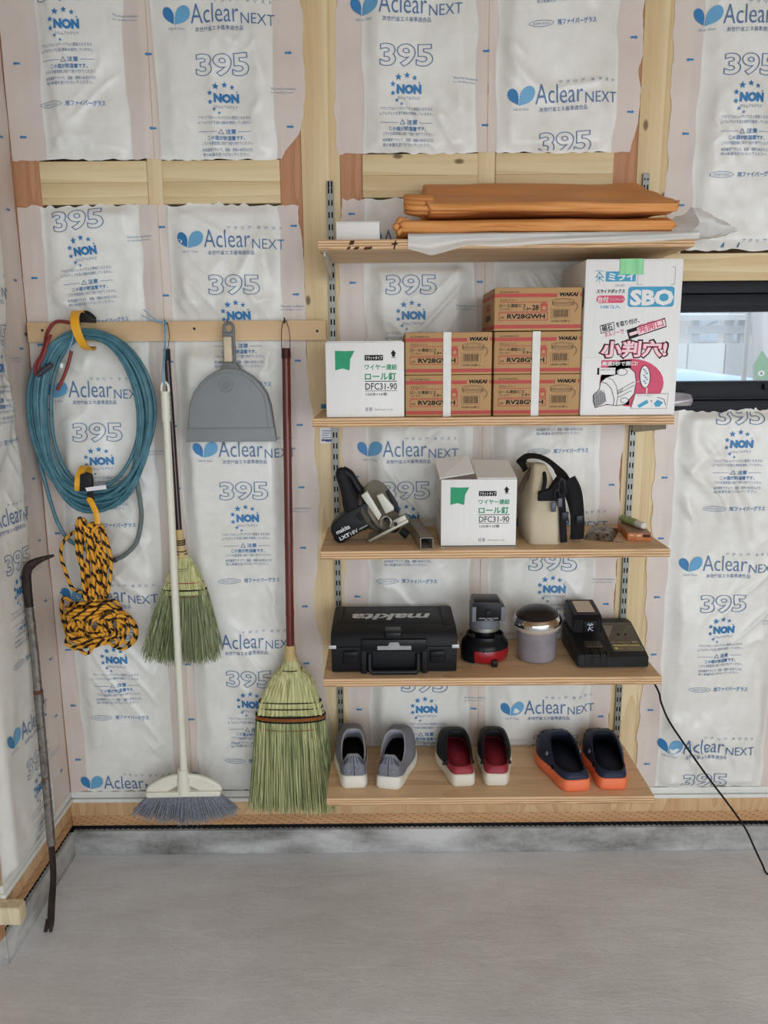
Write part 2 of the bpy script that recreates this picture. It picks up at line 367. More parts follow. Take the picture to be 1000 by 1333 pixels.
b = MB(); b.box(0.4965, 1.369, 0.0, 0.10, 1.36, 1.408, bev=0.0015); trim(b, m_pine_x, 'sill timber under the window', 'timber')

# window
m_sash = plain('black_sash', (24, 26, 31), 0.5, 0.0, 0.1)
t = NT('window_glass'); t.n.remove(t.b); mx = t.node('ShaderNodeMixShader'); tr = t.node('ShaderNodeBsdfTransparent'); gl = t.node('ShaderNodeBsdfGlossy'); gl.inputs['Roughness'].default_value = 0.05
tr.inputs[0].default_value = (0.93, 0.96, 0.97, 1); mx.inputs[0].default_value = 0.06; t.link(tr.outputs[0], mx.inputs[1]); t.link(gl.outputs[0], mx.inputs[2]); t.link(mx.outputs[0], t.out.inputs[0]); m_glass = t.m
win = bpy.data.objects.new('window_1', None); COL.objects.link(win); win.location = (0.93, 0.05, WZ0); win['_abs'] = (0.93, 0.05, WZ0); win['kind'] = 'structure'; win['label'] = 'wide low window in a black frame right of the big white carton'; win['category'] = 'window'
b = MB()
b.box(WX0, WX1, -0.004, 0.10, 1.745, WZ1, bev=0.002); b.box(WX0, WX1, 0.004, 0.09, 1.697, 1.743, bev=0.002); b.box(WX0, WX1, 0.0, 0.02, 1.722, 1.728); b.box(WX0, WX1, 0.0, 0.02, 1.704, 1.709)
b.box(WX0, WX1, -0.004, 0.10, WZ0, 1.446, bev=0.002); b.box(WX0, WX1, 0.004, 0.09, 1.448, 1.4995, bev=0.002); b.box(WX0, WX1, 0.0, 0.02, 1.449, 1.454); b.box(0.805, 0.83, -0.012, 0.01, 1.476, 1.492, bev=0.002)
b.box(WX0, WX0+0.022, -0.002, 0.09, WZ0, WZ1); b.box(WX1-0.03, WX1, -0.002, 0.09, WZ0, WZ1)
b.build('window_frame', m_sash, win)
b = MB(); b.box(WX0+0.022, WX1-0.03, 0.045, 0.051, 1.4998, 1.6968); b.build('pane', m_glass, win)
# ================================================================== INSULATION BATTS IN PRINTED FILM
t = NT('film_over_glass_wool'); n1 = t.noise(5, 4, 0.6); n2 = t.noise(38, 4, 0.6)
t.col(t.ramp(t.math('ADD', t.math('MULTIPLY', n1, 0.7), t.math('MULTIPLY', n2, 0.3)), [(0.3, srgb(216, 214, 205)), (0.65, srgb(236, 235, 230))]))
wr = t.node('ShaderNodeTexNoise', noise_type='RIDGED_MULTIFRACTAL'); t.link(t.mapped((1, 1, 0.45), rot=(0, 0.7, 0)), wr.inputs['Vector']); wr.inputs['Scale'].default_value = 14; wr.inputs['Detail'].default_value = 4
t.bump(wr.outputs[0], 0.9, 0.0024); m_film = t.set(0.32, 0, 0.5)
t = NT('film_flange'); n1 = t.noise(6, 3); t.col(t.ramp(n1, [(0.3, srgb(228, 214, 204)), (0.7, srgb(238, 227, 219))]))
wr = t.node('ShaderNodeTexNoise', noise_type='RIDGED_MULTIFRACTAL'); t.link(t.mapped((1, 1, 0.16)), wr.inputs['Vector']); wr.inputs['Scale'].default_value = 16; wr.inputs['Detail'].default_value = 3
t.bump(wr.outputs[0], 0.6, 0.0020); t.set(0.34)
mx = t.node('ShaderNodeMixShader'); tr = t.node('ShaderNodeBsdfTransparent'); tr.inputs[0].default_value = (0.97, 0.93, 0.9, 1); mx.inputs[0].default_value = 0.80
t.link(tr.outputs[0], mx.inputs[1]); t.link(t.b.outputs[0], mx.inputs[2]); t.link(mx.outputs[0], t.out.inputs[0]); m_flange = t.m
m_ink = plain('blue_print', (48, 122, 178), 0.45, 0, 0.03); m_ink2 = plain('pale_blue_print', (104, 166, 206), 0.45, 0, 0.03)
m_ink3 = plain('slate_print', (84, 118, 158), 0.45, 0, 0.03); m_ink4 = plain('grey_blue_print', (124, 152, 182), 0.5, 0, 0.03)
BM = [m_film, m_flange, m_ink, m_ink2, m_ink3, m_ink4]

class Noise2:
    def __init__(s, seed): s.g = np.random.RandomState(seed).rand(256, 256)
    def __call__(s, x, y):
        xi = np.floor(x).astype(int); yi = np.floor(y).astype(int); fx = x-xi; fy = y-yi
        fx = fx*fx*(3-2*fx); fy = fy*fy*(3-2*fy); g = lambda a, b: s.g[a % 256, b % 256]
        return (g(xi, yi)*(1-fx)+g(xi+1, yi)*fx)*(1-fy)+(g(xi, yi+1)*(1-fx)+g(xi+1, yi+1)*fx)*fy
def smooth(e0, e1, x): q = np.clip((x-e0)/(e1-e0), 0, 1); return q*q*(3-2*q)
def poly(pts):
    p = sorted(pts); z = np.array([a for a, _ in p]); x = np.array([c for _, c in p]); return lambda v: np.interp(v, z, x)
def star(n, r): return [((r if k % 2 == 0 else r*0.42)*math.sin(PI*k/5), (r if k % 2 == 0 else r*0.42)*math.cos(PI*k/5)) for k in range(10)]
def leaf(w, h, tilt):   # pointed at the bottom, round above
    n = 18; hw = lambda q: 0.5*w*(math.sqrt(max(0, 1-((q-0.62)/0.38)**2)) if q > 0.62 else math.sin(PI/2*q/0.62)**1.15)
    qs = [0.5-0.5*math.cos(PI*k/n) for k in range(n+1)]; prof = [(hw(q), h*q) for q in qs]
    p = prof+[(-x, z) for x, z in prof[-2:0:-1]]
    c, q = math.cos(tilt), math.sin(tilt); return [(x*c+z*q, -x*q+z*c) for x, z in p]

class Batt:
    """one bay of insulation: puffed film between two studs with its stapled flanges; print follows the film"""
    def __init__(s, seed, z0, z1, oL, pL, pR, oR, O=(0, 0, 0), U=(1, 0, 0), N=(0, -1, 0), puff=0.018, press=None, hmax=0.034, wk=1.25, nl=1.0, nr=1.0, creases=()):
        s.press = press; s.hmax = hmax; s.wk = wk; s.nl, s.nr = nl, nr
        s.z0, s.z1 = z0, z1; s.oL, s.pL, s.pR, s.oR = oL, pL, pR, oR; s.O, s.U, s.N = np.array(O, float), np.array(U, float), np.array(N, float)
        s.n1, s.n2, s.n3, s.n4 = Noise2(seed), Noise2(seed+1), Noise2(seed+2), Noise2(seed+3); s.puff = puff; s.creases = creases; s.seed = seed
        s.mb = MB()
    def h(s, u, z):
        a = s.pL(z); c = s.pR(z); w = 0.05
        inside = smooth(0, w, u-a)*smooth(0, w, c-u)*smooth(-0.004, 0.03, z-s.z0)*smooth(-0.004, 0.03, s.z1-z)
        for zc, hw in (s.press or ()): inside = inside*(1-np.exp(-np.abs((z-zc)/hw)**4))
        dip = np.exp(-((u-a+0.003)/0.006)**2)+np.exp(-((u-c-0.003)/0.006)**2)
        big = (s.n1(u*6+7, z*4)-0.5)*0.026+(s.n4(u*13, z*9)-0.5)*0.010
        q = 0.6; ur = u*math.cos(q)+z*math.sin(q); zr = -u*math.sin(q)+z*math.cos(q)
        ur2 = u*math.cos(-0.8)+z*math.sin(-0.8); zr2 = -u*math.sin(-0.8)+z*math.cos(-0.8)
        r1 = (1-np.abs(2*s.n2(ur*28, zr*7)-1))**4; r2 = (1-np.abs(2*s.n3(ur2*24, zr2*6)-1))**4
        m1 = smooth(0.45, 0.75, s.n4(u*6, z*5)); m2 = smooth(0.5, 0.8, s.n4(u*6+40, z*5+9))
        fine = (s.n2(u*45+3, z*30)-0.5)*0.0018
        H = inside*(s.puff+big)+inside*(s.wk*(0.0072*r1*m1+0.0062*r2*m2)+fine*s.wk)
        fl = 1-inside; vert = (1-np.abs(2*s.n3(u*55+z*1.5, z*2.5)-1))**3
        H = H+0.0028+fl*0.0022*vert-dip*0.0008+fl*0.0010*s.n2(u*30, z*12)
        for (u0, za, u1, zb, amp, wd) in s.creases:
            d = np.array([u1-u0, zb-za]); L = np.hypot(*d); d = d/L; tt = np.clip(((u-u0)*d[0]+(z-za)*d[1])/L, 0, 1)
            dist = np.hypot(u-(u0+tt*L*d[0]), z-(za+tt*L*d[1])); H = H+inside*amp*np.exp(-(dist/wd)**2)*np.sin(PI*np.clip(tt, 0.02, 0.98))
        H = np.where(H > s.hmax*0.7, s.hmax*0.7+s.hmax*0.3*np.tanh((H-s.hmax*0.7)/(s.hmax*0.3)), H)
        return np.maximum(H, 0.0022)
    def P(s, u, z, lift=0.0):
        u = np.asarray(u, float); z = np.asarray(z, float); H = s.h(u, z)+lift
        return s.O+np.outer(u, s.U)+np.outer(z, np.array([0, 0, 1.0]))+np.outer(H, s.N)
    def film(s, step=0.0055):
        nv = int((s.z1-s.z0)/step)+1; zz = np.linspace(s.z0, s.z1, nv)
        def edge(f, k, q): return f(zz)+((s.n1(zz*22+k, zz*0+k)-0.5)*0.010+(s.n2(zz*70+k, zz*0)-0.5)*0.003)*q
        L = edge(s.oL, 11, s.nl); Rr = edge(s.oR, 57, s.nr); A = s.pL(zz)+(s.n4(zz*14, zz*0+2)-0.5)*0.010; C = s.pR(zz)+(s.n4(zz*14, zz*0+9)-0.5)*0.010; A = np.maximum(A, L+0.002); C = np.minimum(C, Rr-0.002)
        nf = 9; ni = int(np.mean(C-A)/step)+1
        ts = np.linspace(0, 1, nf); ti = np.linspace(0, 1, ni)
        cols = [L+(A-L)*q for q in ts]+[A+(C-A)*q for q in ti[1:]]+[C+(Rr-C)*q for q in ts[1:]]
        nu = len(cols); UU = np.array(cols); ZZ = np.tile(zz, (nu, 1))
        eu = (UU-L)/np.maximum(Rr-L, 1e-4)
        rag = ((s.n3(UU*60, UU*0+3)-0.5)*0.022+(s.n4(UU*16, UU*0+1)-0.5)*0.02)
        ZZ = ZZ+rag*np.clip(1-(ZZ-s.z0)/0.03, 0, 1)*0.25+rag*np.clip(1-(s.z1-ZZ)/0.03, 0, 1)*0.5
        V = s.P(UU.ravel(), ZZ.ravel())
        F = []; MI = []
        for i in range(nu-1):
            mi = 0 if nf-1 <= i < nf-1+ni-1 else 1
            o = i*nv
            F += [(o+j, o+nv+j, o+nv+j+1, o+j+1) for j in range(nv-1)]; MI += [mi]*(nv-1)
        if np.dot(np.cross(s.U, (0, 0, 1)), s.N) < 0: F = [f[::-1] for f in F]
        k = s.mb.n; s.mb.add(V, F, 0); s.mb.mi[-len(F):] = MI
    def put(s, v, f, mat, lift=0.0024):
        if not len(v): return
        b = bmesh.new(); vs = [b.verts.new((a[0], a[1], a[2] if len(a) > 2 else 0)) for a in v]
        for q in f:
            try: b.faces.new([vs[i] for i in q])
            except ValueError: pass
        for _ in range(5):
            ee = [e for e in b.edges if e.calc_length() > 0.0062]
            if not ee: break
            bmesh.ops.triangulate(b, faces=[x for x in b.faces if len(x.verts) > 4])
            ee = [e for e in b.edges if e.calc_length() > 0.0062]
            bmesh.ops.subdivide_edges(b, edges=ee, cuts=1)
        b.verts.index_update(); a = np.array([q.co[:] for q in b.verts]); fs = [[q.index for q in x.verts] for x in b.faces]; b.free()
        z = a[:, 1]; ok = (z > s.z0+0.004) & (z < s.z1-0.002)
        fs = [x for x in fs if all(ok[i] for i in x)]
        if fs: s.mb.add(s.P(a[:, 0], a[:, 1], lift-0.0003*a[:, 2]), fs, mat)
    def text(s, body, cx, cz, dx, dz, w, h, mat, rot=0, **kw):
        if not (s.z0-0.03 < cz+dz < s.z1+0.03): return
        v, f = fitted(body, w, h, **kw)
        if not len(v): return
        s.pts(turned(v, 0, dx, dz), f, cx, cz, rot, mat)
    def pts(s, v, f, cx, cz, rot, mat):
        s.put(turned(v, rot, cx, cz), f, mat)
    def shape(s, pts, cx, cz, dx, dz, rot, mat):
        if not (s.z0-0.03 < cz+dz < s.z1+0.03): return
        s.pts(np.array(pts)+np.array([dx, dz]), [tuple(range(len(pts)))], cx, cz, rot, mat)
    def bar(s, cx, cz, x0, z0, x1, z1, rot, mat): s.shape([(x0, z0), (x1, z0), (x1, z1), (x0, z1)], cx, cz, 0, 0, rot, mat)
    def unit(s, cx, cz, rot=0.0, ax=0.0):
        """one repeat of the print, centred on its big outlined number"""
        if cz+0.2 < s.z0 or cz-0.33 > s.z1: return
        a = -0.078+ax
        s.shape(leaf(0.026, 0.046, -0.50), cx, cz, a-0.046, 0.100, rot, 2); s.shape(leaf(0.036, 0.056, 0.72), cx, cz, a-0.044, 0.0985, rot, 3)
        s.text('Safe & Clean', cx, cz, a-0.060, 0.087, 0.042, 0.006, 5, rot, res=1)
        s.text('Aclear', cx, cz, a, 0.100, 0.127, 0.047, 4, rot, bold=-0.006, res=3); s.text('NEXT', cx, cz, a+0.133, 0.096, 0.086, 0.026, 4, rot, bold=-0.006)
        s.text('ア  ク  リ  ア    ネ  ク  ス  ト', cx, cz, a+0.064, 0.147, 0.150, 0.009, 4, rot, res=1)
        s.text('次世代省エネ基準適合品', cx, cz, a+0.010, 0.080, 0.128, 0.012, 4, rot, res=1)
        s.text('395', cx, cz, -0.071, -0.028, 0.142, 0.056, 4, rot, bold=0.03, outline=0.013, res=5)
        for dx, dz, r in ((-0.021, -0.053, 0.0095), (0.002, -0.048, 0.0085), (0.022, -0.054, 0.0072), (0.035, -0.066, 0.003), (-0.036, -0.070, 0.0078), (-0.036, -0.092, 0.0072), (-0.026, -0.110, 0.0056), (-0.013, -0.119, 0.0045)):
            s.shape(star(5, r), cx, cz, dx, dz, rot, 2)
        s.text('NON', cx, cz, -0.026, -0.094, 0.066, 0.024, 2, rot, bold=0.065); s.text('ホルムアルデヒド', cx, cz, -0.024, -0.108, 0.060, 0.0085, 4, rot, res=1)
        s.text('アクリアはシックハウスの原因となるホル', cx, cz, -0.070, -0.135, 0.140, 0.0085, 4, rot, res=1); s.text('ムアルデヒドを含む原料を使用していません。', cx, cz, -0.072, -0.147, 0.143, 0.0085, 4, rot, res=1)
        s.bar(cx, cz, -0.070, -0.1664, -0.022, -0.1654, rot, 4); s.bar(cx, cz, 0.034, -0.1664, 0.070, -0.1654, rot, 4)
        s.text('△', cx, cz, -0.019, -0.171, 0.016, 0.013, 4, rot, res=1); s.text('注意', cx, cz, 0.001, -0.171, 0.028, 0.0125, 2, rot, bold=0.02, res=1)
        s.text('この面が防湿層です。', cx, cz, -0.047, -0.187, 0.100, 0.0115, 2, rot, bold=0.02, res=1)
        s.text('こちらを居室側に向けて取り付けてください。', cx, cz, -0.064, -0.199, 0.138, 0.0088, 4, rot, res=1)
        s.text('火気厳禁ですので、溶接・溶断の火花などが、', cx, cz, -0.064, -0.215, 0.138, 0.0088, 4, rot, res=1); s.text('他の火器を近づけないでください。', cx, cz, -0.064, -0.226, 0.128, 0.0088, 4, rot, res=1)
        ov = [(0.033*math.cos(2*PI*k/24), 0.008*math.sin(2*PI*k/24)) for k in range(24)]
        v = np.array(ov+[(x*0.96, z*0.85) for x, z in ov])+np.array([-0.055, -0.273]); s.pts(v, [(k, (k+1) % 24, 24+(k+1) % 24, 24+k) for k in range(24)], cx, cz, rot, 4)
        s.text('ASAHI GLASS', cx, cz, -0.078, -0.276, 0.046, 0.006, 5, rot, res=1); s.text('旭ファイバーグラス', cx, cz, -0.012, -0.280, 0.104, 0.0145, 2, rot, bold=0.015, res=1)
        s.text('Thermal insulation', cx, cz, 0.125, -0.060, 0.066, 0.006, 5, rot, res=1); s.text('for dwelling houses', cx, cz, 0.125, -0.070, 0.06, 0.006, 5, rot, res=1)
    def arrow(s, u, z, d=1):
        s.shape([(-0.009*d, 0), (-0.003*d, 0.0048), (-0.003*d, 0.0024), (0.010*d, 0.0024), (0.010*d, -0.0024), (-0.003*d, -0.0024), (-0.003*d, -0.0048)], u, z, 0, 0, 0, 2)
    def done(s, label):
        return s.mb.build('insulation_batt', BM, loc=tuple(s.O+s.U*float(s.pL(s.z0))+np.array([0, 0, s.z0])), smooth=3.2, label=label, cat='insulation', group='film-wrapped insulation batts between the studs')
SZ = {1: 1.856, 2: 1.4277, 3: 1.0834, 4: 0.7303, 5: 0.3782}   # tops of the shelves
K = lambda x: poly([(0, x), (3, x)])
def PX(pairs):  # px outline down the wall -> x by height on the stud plane
    return poly([(W(x, y, 0)[1], W(x, y, 0)[0]) for y, x in pairs])
def zpx(y): return W(500, y, 0)[1]
PER = 0.582
ztop = 2.70; zu = zpx(206); zl = 1.992; zb = 0.2275
def run(bt, anchors, arrows, label, per=PER):
    bt.film()
    for px, py, rot, ax in anchors:
        x, z = W(px, py, 0); bt.unit(x, z, rot, ax)
    for u, z, d in arrows: bt.arrow(u, z, d)
    return bt.done(label)
def arrs(xl, xr, z0, z1, off=0.0):
    out = []; z = z0+0.06+off
    while z < z1-0.02:
        if xl is not None: out.append((xl, z, 1))
        if xr is not None: out.append((xr, z, -1))
        z += 0.183
    return out
run(Batt(1, zu, ztop, K(-1.2930), PX([(-90, 40), (0, 44), (100, 54), (206, 62)]), K(-0.967), K(-0.9060), creases=((-1.20, 2.35, -1.14, 2.12, -0.006, 0.012),), nr=0, nl=0),
    [(85, -8, 0, 0)], arrs(-1.258, None, zu, ztop), 'upper batt in the far left bay above the leftmost nogging board')
run(Batt(11, zu, ztop, K(-0.9045), K(-0.890), K(-0.572), PX([(-90, 391), (0, 393), (150, 396), (175, 392), (206, 366)]), nl=0),
    [(291, 87, 0, 0), (291, -225, 0, 0)], arrs(-0.905, -0.532, zu, ztop, 0.02), 'upper batt with a whole big outlined number, left of the wide left post')
run(Batt(21, zpx(201), ztop, PX([(-90, 439), (0, 438), (180, 436), (203, 442)]), K(-0.336), K(-0.032), K(-0.0012), nr=0),
    [(529, 75, 0, 0.005), (529, -245, 0, 0)], arrs(None, -0.006, zu, ztop, 0.02), 'upper batt right of the wide left post above the shelves')
run(Batt(31, zpx(201), ztop, K(0.0002), K(0.024), K(0.342), PX([(-90, 840), (0, 838), (160, 829), (203, 816)]), creases=((0.03, 2.36, 0.20, 2.22, 0.010, 0.018), (0.34, 2.3, 0.15, 2.27, 0.006, 0.01)), nl=0),
    [(734, 188, 0.05, 0.0), (722, -118, 0.09, 0)], arrs(None, 0.385, zu, ztop, 0.05), 'upper batt above the orange tarps, its logo low and number cut off')
run(Batt(41, zpx(331)+0.002, ztop, PX([(-90, 879), (0, 878), (150, 872), (240, 868), (270, 862), (300, 872), (331, 880)]), K(0.565), K(0.90), K(0.96)),
    [(972, 88, 0, 0.0), (962, 388, 0, 0)], arrs(0.535, None, 1.9, ztop, 0.02), 'upper batt at right above the window')
run(Batt(51, zb, zl, K(-1.2930), PX([(259, 55), (420, 62), (600, 77), (800, 92), (1036, 118)]), K(-0.956), K(-0.9060), creases=((-1.19, 1.98, -1.05, 1.85, 0.008, 0.016), (-1.17, 1.72, -0.98, 1.6, 0.006, 0.012), (-1.2, 0.66, -1.0, 0.42, 0.008, 0.02)), nr=0, nl=0, press=((1.652, 0.064),)),
    [(105, 288, 0.09, 0.01), (131, 562, 0, 0.0), (150, 822, 0, 0), (172, 1062, 0, 0)], arrs(-1.262, None, zb, zl, 0.05), 'lower batt behind the coiled blue hose')
run(Batt(61, zb, zl, K(-0.9045), K(-0.880), K(-0.572), PX([(259, 363), (262, 386), (330, 394), (420, 398), (560, 408), (640, 416), (690, 417), (740, 412), (775, 409), (800, 410), (830, 418), (870, 421), (960, 430), (1036, 436)]), creases=((-0.62, 0.50, -0.8, 0.85, 0.010, 0.02), (-0.88, 1.99, -0.66, 1.88, 0.009, 0.012), (-0.6, 1.95, -0.75, 1.7, 0.006, 0.012)), nl=0, press=((1.652, 0.064),)),
    [(307, 372, 0, 0.0), (320, 637, 0, 0.01), (326, 880, 0, 0)], arrs(-0.897, -0.53, zb, zl), 'lower batt behind the grey dustpan and red-handled broom')
run(Batt(71, zb, 2.0045, PX([(262, 447), (300, 441), (330, 441), (1036, 456)]), K(-0.336), K(-0.032), K(-0.0012), creases=((-0.30, 0.72, -0.18, 0.55, 0.007, 0.012),), nr=0, press=tuple((SZ[i]-0.0114, 0.03) for i in SZ)),
    [(535, 372, 0, 0.0), (528, 637, 0, 0.012), (552, 885, 0, 0)], arrs(-0.372, -0.014, zb, zl, 0.03), 'lower batt behind the left half of the shelves')
run(Batt(81, zb, 2.0045, K(0.0002), K(0.024), K(0.345), K(0.4085), creases=((0.05, 0.70, 0.14, 0.42, 0.009, 0.014), (0.30, 1.2, 0.2, 1.0, 0.006, 0.012)), nl=0, press=tuple((SZ[i]-0.0114, 0.03) for i in SZ)),
    [(728, 462, 0, 0.0), (718, 730, 0, 0.02), (722, 963, 0.03, -0.02)], arrs(None, 0.383, zb, zl, 0.0), 'lower batt behind the right half of the shelves')
run(Batt(91, zb, zpx(538), PX([(538, 850), (575, 852), (640, 850), (700, 848), (722, 842), (760, 841), (820, 840), (880, 838), (960, 829), (1036, 826)]), K(0.565), K(0.905), K(0.96), wk=2.0, creases=((0.70, 1.3, 0.82, 0.95, 0.010, 0.02), (0.62, 1.35, 0.82, 1.12, -0.008, 0.02), (0.56, 1.2, 0.72, 1.35, 0.006, 0.012))),
    [(960, 540, 0, 0.0), (938, 783, 0, 0.012), (914, 1013, 0, 0.0)], arrs(0.535, None, zb, 1.39, 0.02), 'lower batt at right under the window')
# the left wall, seen almost edge-on
OL, UL, NL = (XW, 0, 0), (0, 1, 0), (1, 0, 0)
bt = Batt(101, zb, 2.70, K(-0.462), K(-0.455), K(-0.135), K(-0.0050), OL, UL, NL, puff=0.020, hmax=0.030, nr=0, creases=((-0.40, 1.2, -0.16, 1.5, 0.02, 0.03), (-0.12, 2.0, -0.3, 1.4, 0.018, 0.03), (-0.14, 1.0, -0.35, 0.4, 0.015, 0.03)))
bt.film()
for z in (0.47, 1.05, 1.64, 2.22): bt.unit(-0.25, z, 0)
for u, z, d in arrs(None, -0.055, zb, ztop, 0.04): bt.arrow(u, z, d)
bt.done('tall batt covering the left wall behind the leaning crowbar')
# framing of the left wall behind the film
stud_l = MB(); stud_l.box(XW-0.104, XW-0.001, -0.10, 0.0, 0.19, CEIL, bev=0.0015); trim(stud_l, m_cedar, 'corner stud of the left wall', 'timber stud')
stud_l = MB(); stud_l.box(XW-0.104, XW-0.001, YE+0.001, YE+0.045, 0.19, CEIL, bev=0.0015); trim(stud_l, m_pine, 'end stud of the left wall', 'timber stud')
# ================================================================== SHELVES, STANDARDS, BRACKETS
m_steel = plain('zinc_steel', (138, 138, 130), 0.45, 0.7, 0.06)
m_dark = plain('black_rubber', (24, 24, 26), 0.6, 0, 0.2)
m_ink_black = plain('black_ink', (28, 26, 28), 0.6, 0, 0.05)
t = NT('plywood_edge'); X = t.xyz()
lay = t.math('ADD', t.math('MULTIPLY', X[2], 300.0), t.math('MULTIPLY', t.noise(6, 2, 0.5, t.mapped((1, 1, 12))), 1.3))
fr = t.math('FRACT', t.math('MULTIPLY', lay, 0.5)); nn = t.noise(30, 3, 0.6, t.mapped((0.15, 0.15, 3)))
c = t.ramp(fr, [(0.0, srgb(214, 178, 136)), (0.42, srgb(230, 200, 160)), (0.5, srgb(160, 116, 78)), (0.9, srgb(192, 150, 106)), (1.0, srgb(214, 178, 136))])
t.col(t.mix(t.ramp(nn, [(0.58, (0, 0, 0)), (0.72, (1, 1, 1))]), c, srgb(132, 92, 58))); m_plyedge = t.set(0.75)
m_plyface = wood('plywood_face', (226, 194, 154), (190, 150, 108), 'X', 22, 0.0, 0.62, 10, 1.2)
SZ = {1: 1.856, 2: 1.4277, 3: 1.0834, 4: 0.7303, 5: 0.3782}
SX = {1: -0.4432, 2: -0.4661, 3: -0.455, 4: -0.4559, 5: -0.4549}
SLAB = {1: 'topmost plywood shelf carrying the folded orange tarps', 2: 'second plywood shelf from the top carrying a row of cartons', 3: 'middle plywood shelf carrying saw, open carton and canvas bag',
        4: 'fourth plywood shelf down carrying black tool case and charger', 5: 'lowest plywood shelf carrying three pairs of shoes'}
for i in range(1, 6):
    b = MB(); x0, x1, z = SX[i], SX[i]+0.91, SZ[i]
    b.box(x0, x1, -0.308, -0.0135, z-0.0228, z, 0, bev=0.0012, seg=1)
    c = b.v[-1]
    for k, f in enumerate(b.f):
        n = (Vector(c[f[1]])-Vector(c[f[0]])).cross(Vector(c[f[2]])-Vector(c[f[1]]))
        b.mi[k] = 0 if abs(n.normalized().z) > 0.6 else 1
    if i == 1:
        k = Ink(b, (0, -0.308, 0), (1, 0, 0), (0, 0, 1), 0.0005)
        for px0, px1, py0, py1 in ((454, 462, 313, 319), (451, 457, 321, 325), (460, 468, 321, 325), (473, 485, 321, 325), (512, 516, 313, 325), (509, 519, 316, 319)):
            a = W(px0, py1, -0.308); q = W(px1, py0, -0.308); k.poly([(a[0], a[1]), (q[0]-0.003, a[1]+0.001), (q[0], q[1]), (a[0]+0.004, q[1]-0.001)], 2)
    b.build('plywood_shelf', [m_plyface, m_plyedge, plain('dark_stamp', (70, 46, 36), 0.7)], label=SLAB[i], cat='shelf', group='plywood shelves on the wall standards', smooth=0)
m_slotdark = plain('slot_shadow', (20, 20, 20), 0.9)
def standard(x, z0, z1, label):
    root = thing('shelf_standard', label, 'shelf standard', (x, -0.003, z0), 'slotted shelf standards on the posts')
    b = MB(); w = 0.0088
    b.box(x-w, x-w+0.0015, -0.0125, -0.0031, z0, z1); b.box(x+w-0.0015, x+w, -0.0125, -0.0031, z0, z1)
    b.box(x-0.0022, x+0.0022, -0.0131, -0.0119, z0, z1); b.box(x-w, x-0.0062, -0.0131, -0.0119, z0, z1); b.box(x+0.0062, x+w, -0.0131, -0.0119, z0, z1)
    z = z0
    while z < z1-0.01: b.box(x-0.0065, x+0.0065, -0.0130, -0.0119, z, z+0.0165); z += 0.0318
    b.box(x-0.0065, x+0.0065, -0.0130, -0.0119, z1-0.018, z1)
    b.build('channel', m_steel, root)
    b = MB(); b.box(x-w+0.0016, x+w-0.0016, -0.0045, -0.0031, z0+0.001, z1-0.001); b.build('slot_shade_strip', m_slotdark, root)  # dark strip inside the channel, painting the shade seen through the slots
    for zz in (z1-0.05, (z0+z1)/2+0.11, z0+0.08): s_ = MB(); s_.lathe([(0.0032, 0), (0.003, 0.0008), (0.0005, 0.0012)], 12, 0, T(x, -0.0131, zz) @ RX(PI/2)); s_.build('mounting_screw', m_steel, root)
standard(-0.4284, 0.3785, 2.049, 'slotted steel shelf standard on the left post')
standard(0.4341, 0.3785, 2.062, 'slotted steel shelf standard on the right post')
def bracket(x, z, label):
    b = MB(); zt = z-0.0229
    b.prism([(-0.285, zt), (-0.0132, zt), (-0.0132, zt-0.047), (-0.05, zt-0.043), (-0.285, zt-0.013)], x-0.002, x+0.002, 'X')
    b.box(x-0.007, x+0.007, -0.285, -0.03, zt-0.0016, zt-0.0001)
    b.build('shelf_bracket', plain('grey_white_bracket', (196, 190, 174), 0.5), label=label, cat='bracket', group='steel brackets carrying the shelves')
bracket(-0.4284, SZ[1], 'steel bracket under left end of topmost shelf'); bracket(0.4341, SZ[2], 'steel bracket under right end of the carton shelf')

# stickers on the left post
b = MB(); k = Ink(b, (0, -0.0022, 0), (1, 0, 0), (0, 0, 1), 0.0003)
x0, z0 = W(417, 577, -0.002); x1, z1 = W(433.2, 557, -0.002); k.rect(x0, z0, x1, z1, 0)
for q in range(5): k.rect(x0+0.006, z1-0.010-q*0.0066, x1-0.006-(q % 3)*0.004, z1-0.007-q*0.0066, 1, 1)
k.rect(x0+0.004, z0+0.006, x0+0.012, z0+0.012, 2, 1); k.rect(x0+0.014, z0+0.004, x1-0.004, z0+0.011, 2, 1)
b.build('price_sticker', [plain('white_paper', (228, 228, 232), 0.6, 0, 0.02), plain('grey_text', (150, 156, 176), 0.6), plain('indigo_text', (90, 100, 150), 0.6)], label='small white price sticker on the left post under carton shelf', cat='sticker')
b = MB(); k = Ink(b, (0, -0.0022, 0), (1, 0, 0), (0, 0, 1), 0.0003); x0, z0 = W(418, 532, -0.002); x1, z1 = W(424.5, 526, -0.002); k.rect(x0, z0, x1, z1, 0)
b.build('blue_sticker', plain('blue_tape', (22, 104, 150), 0.5), label='tiny square blue sticker on the left post beside white carton', cat='sticker')

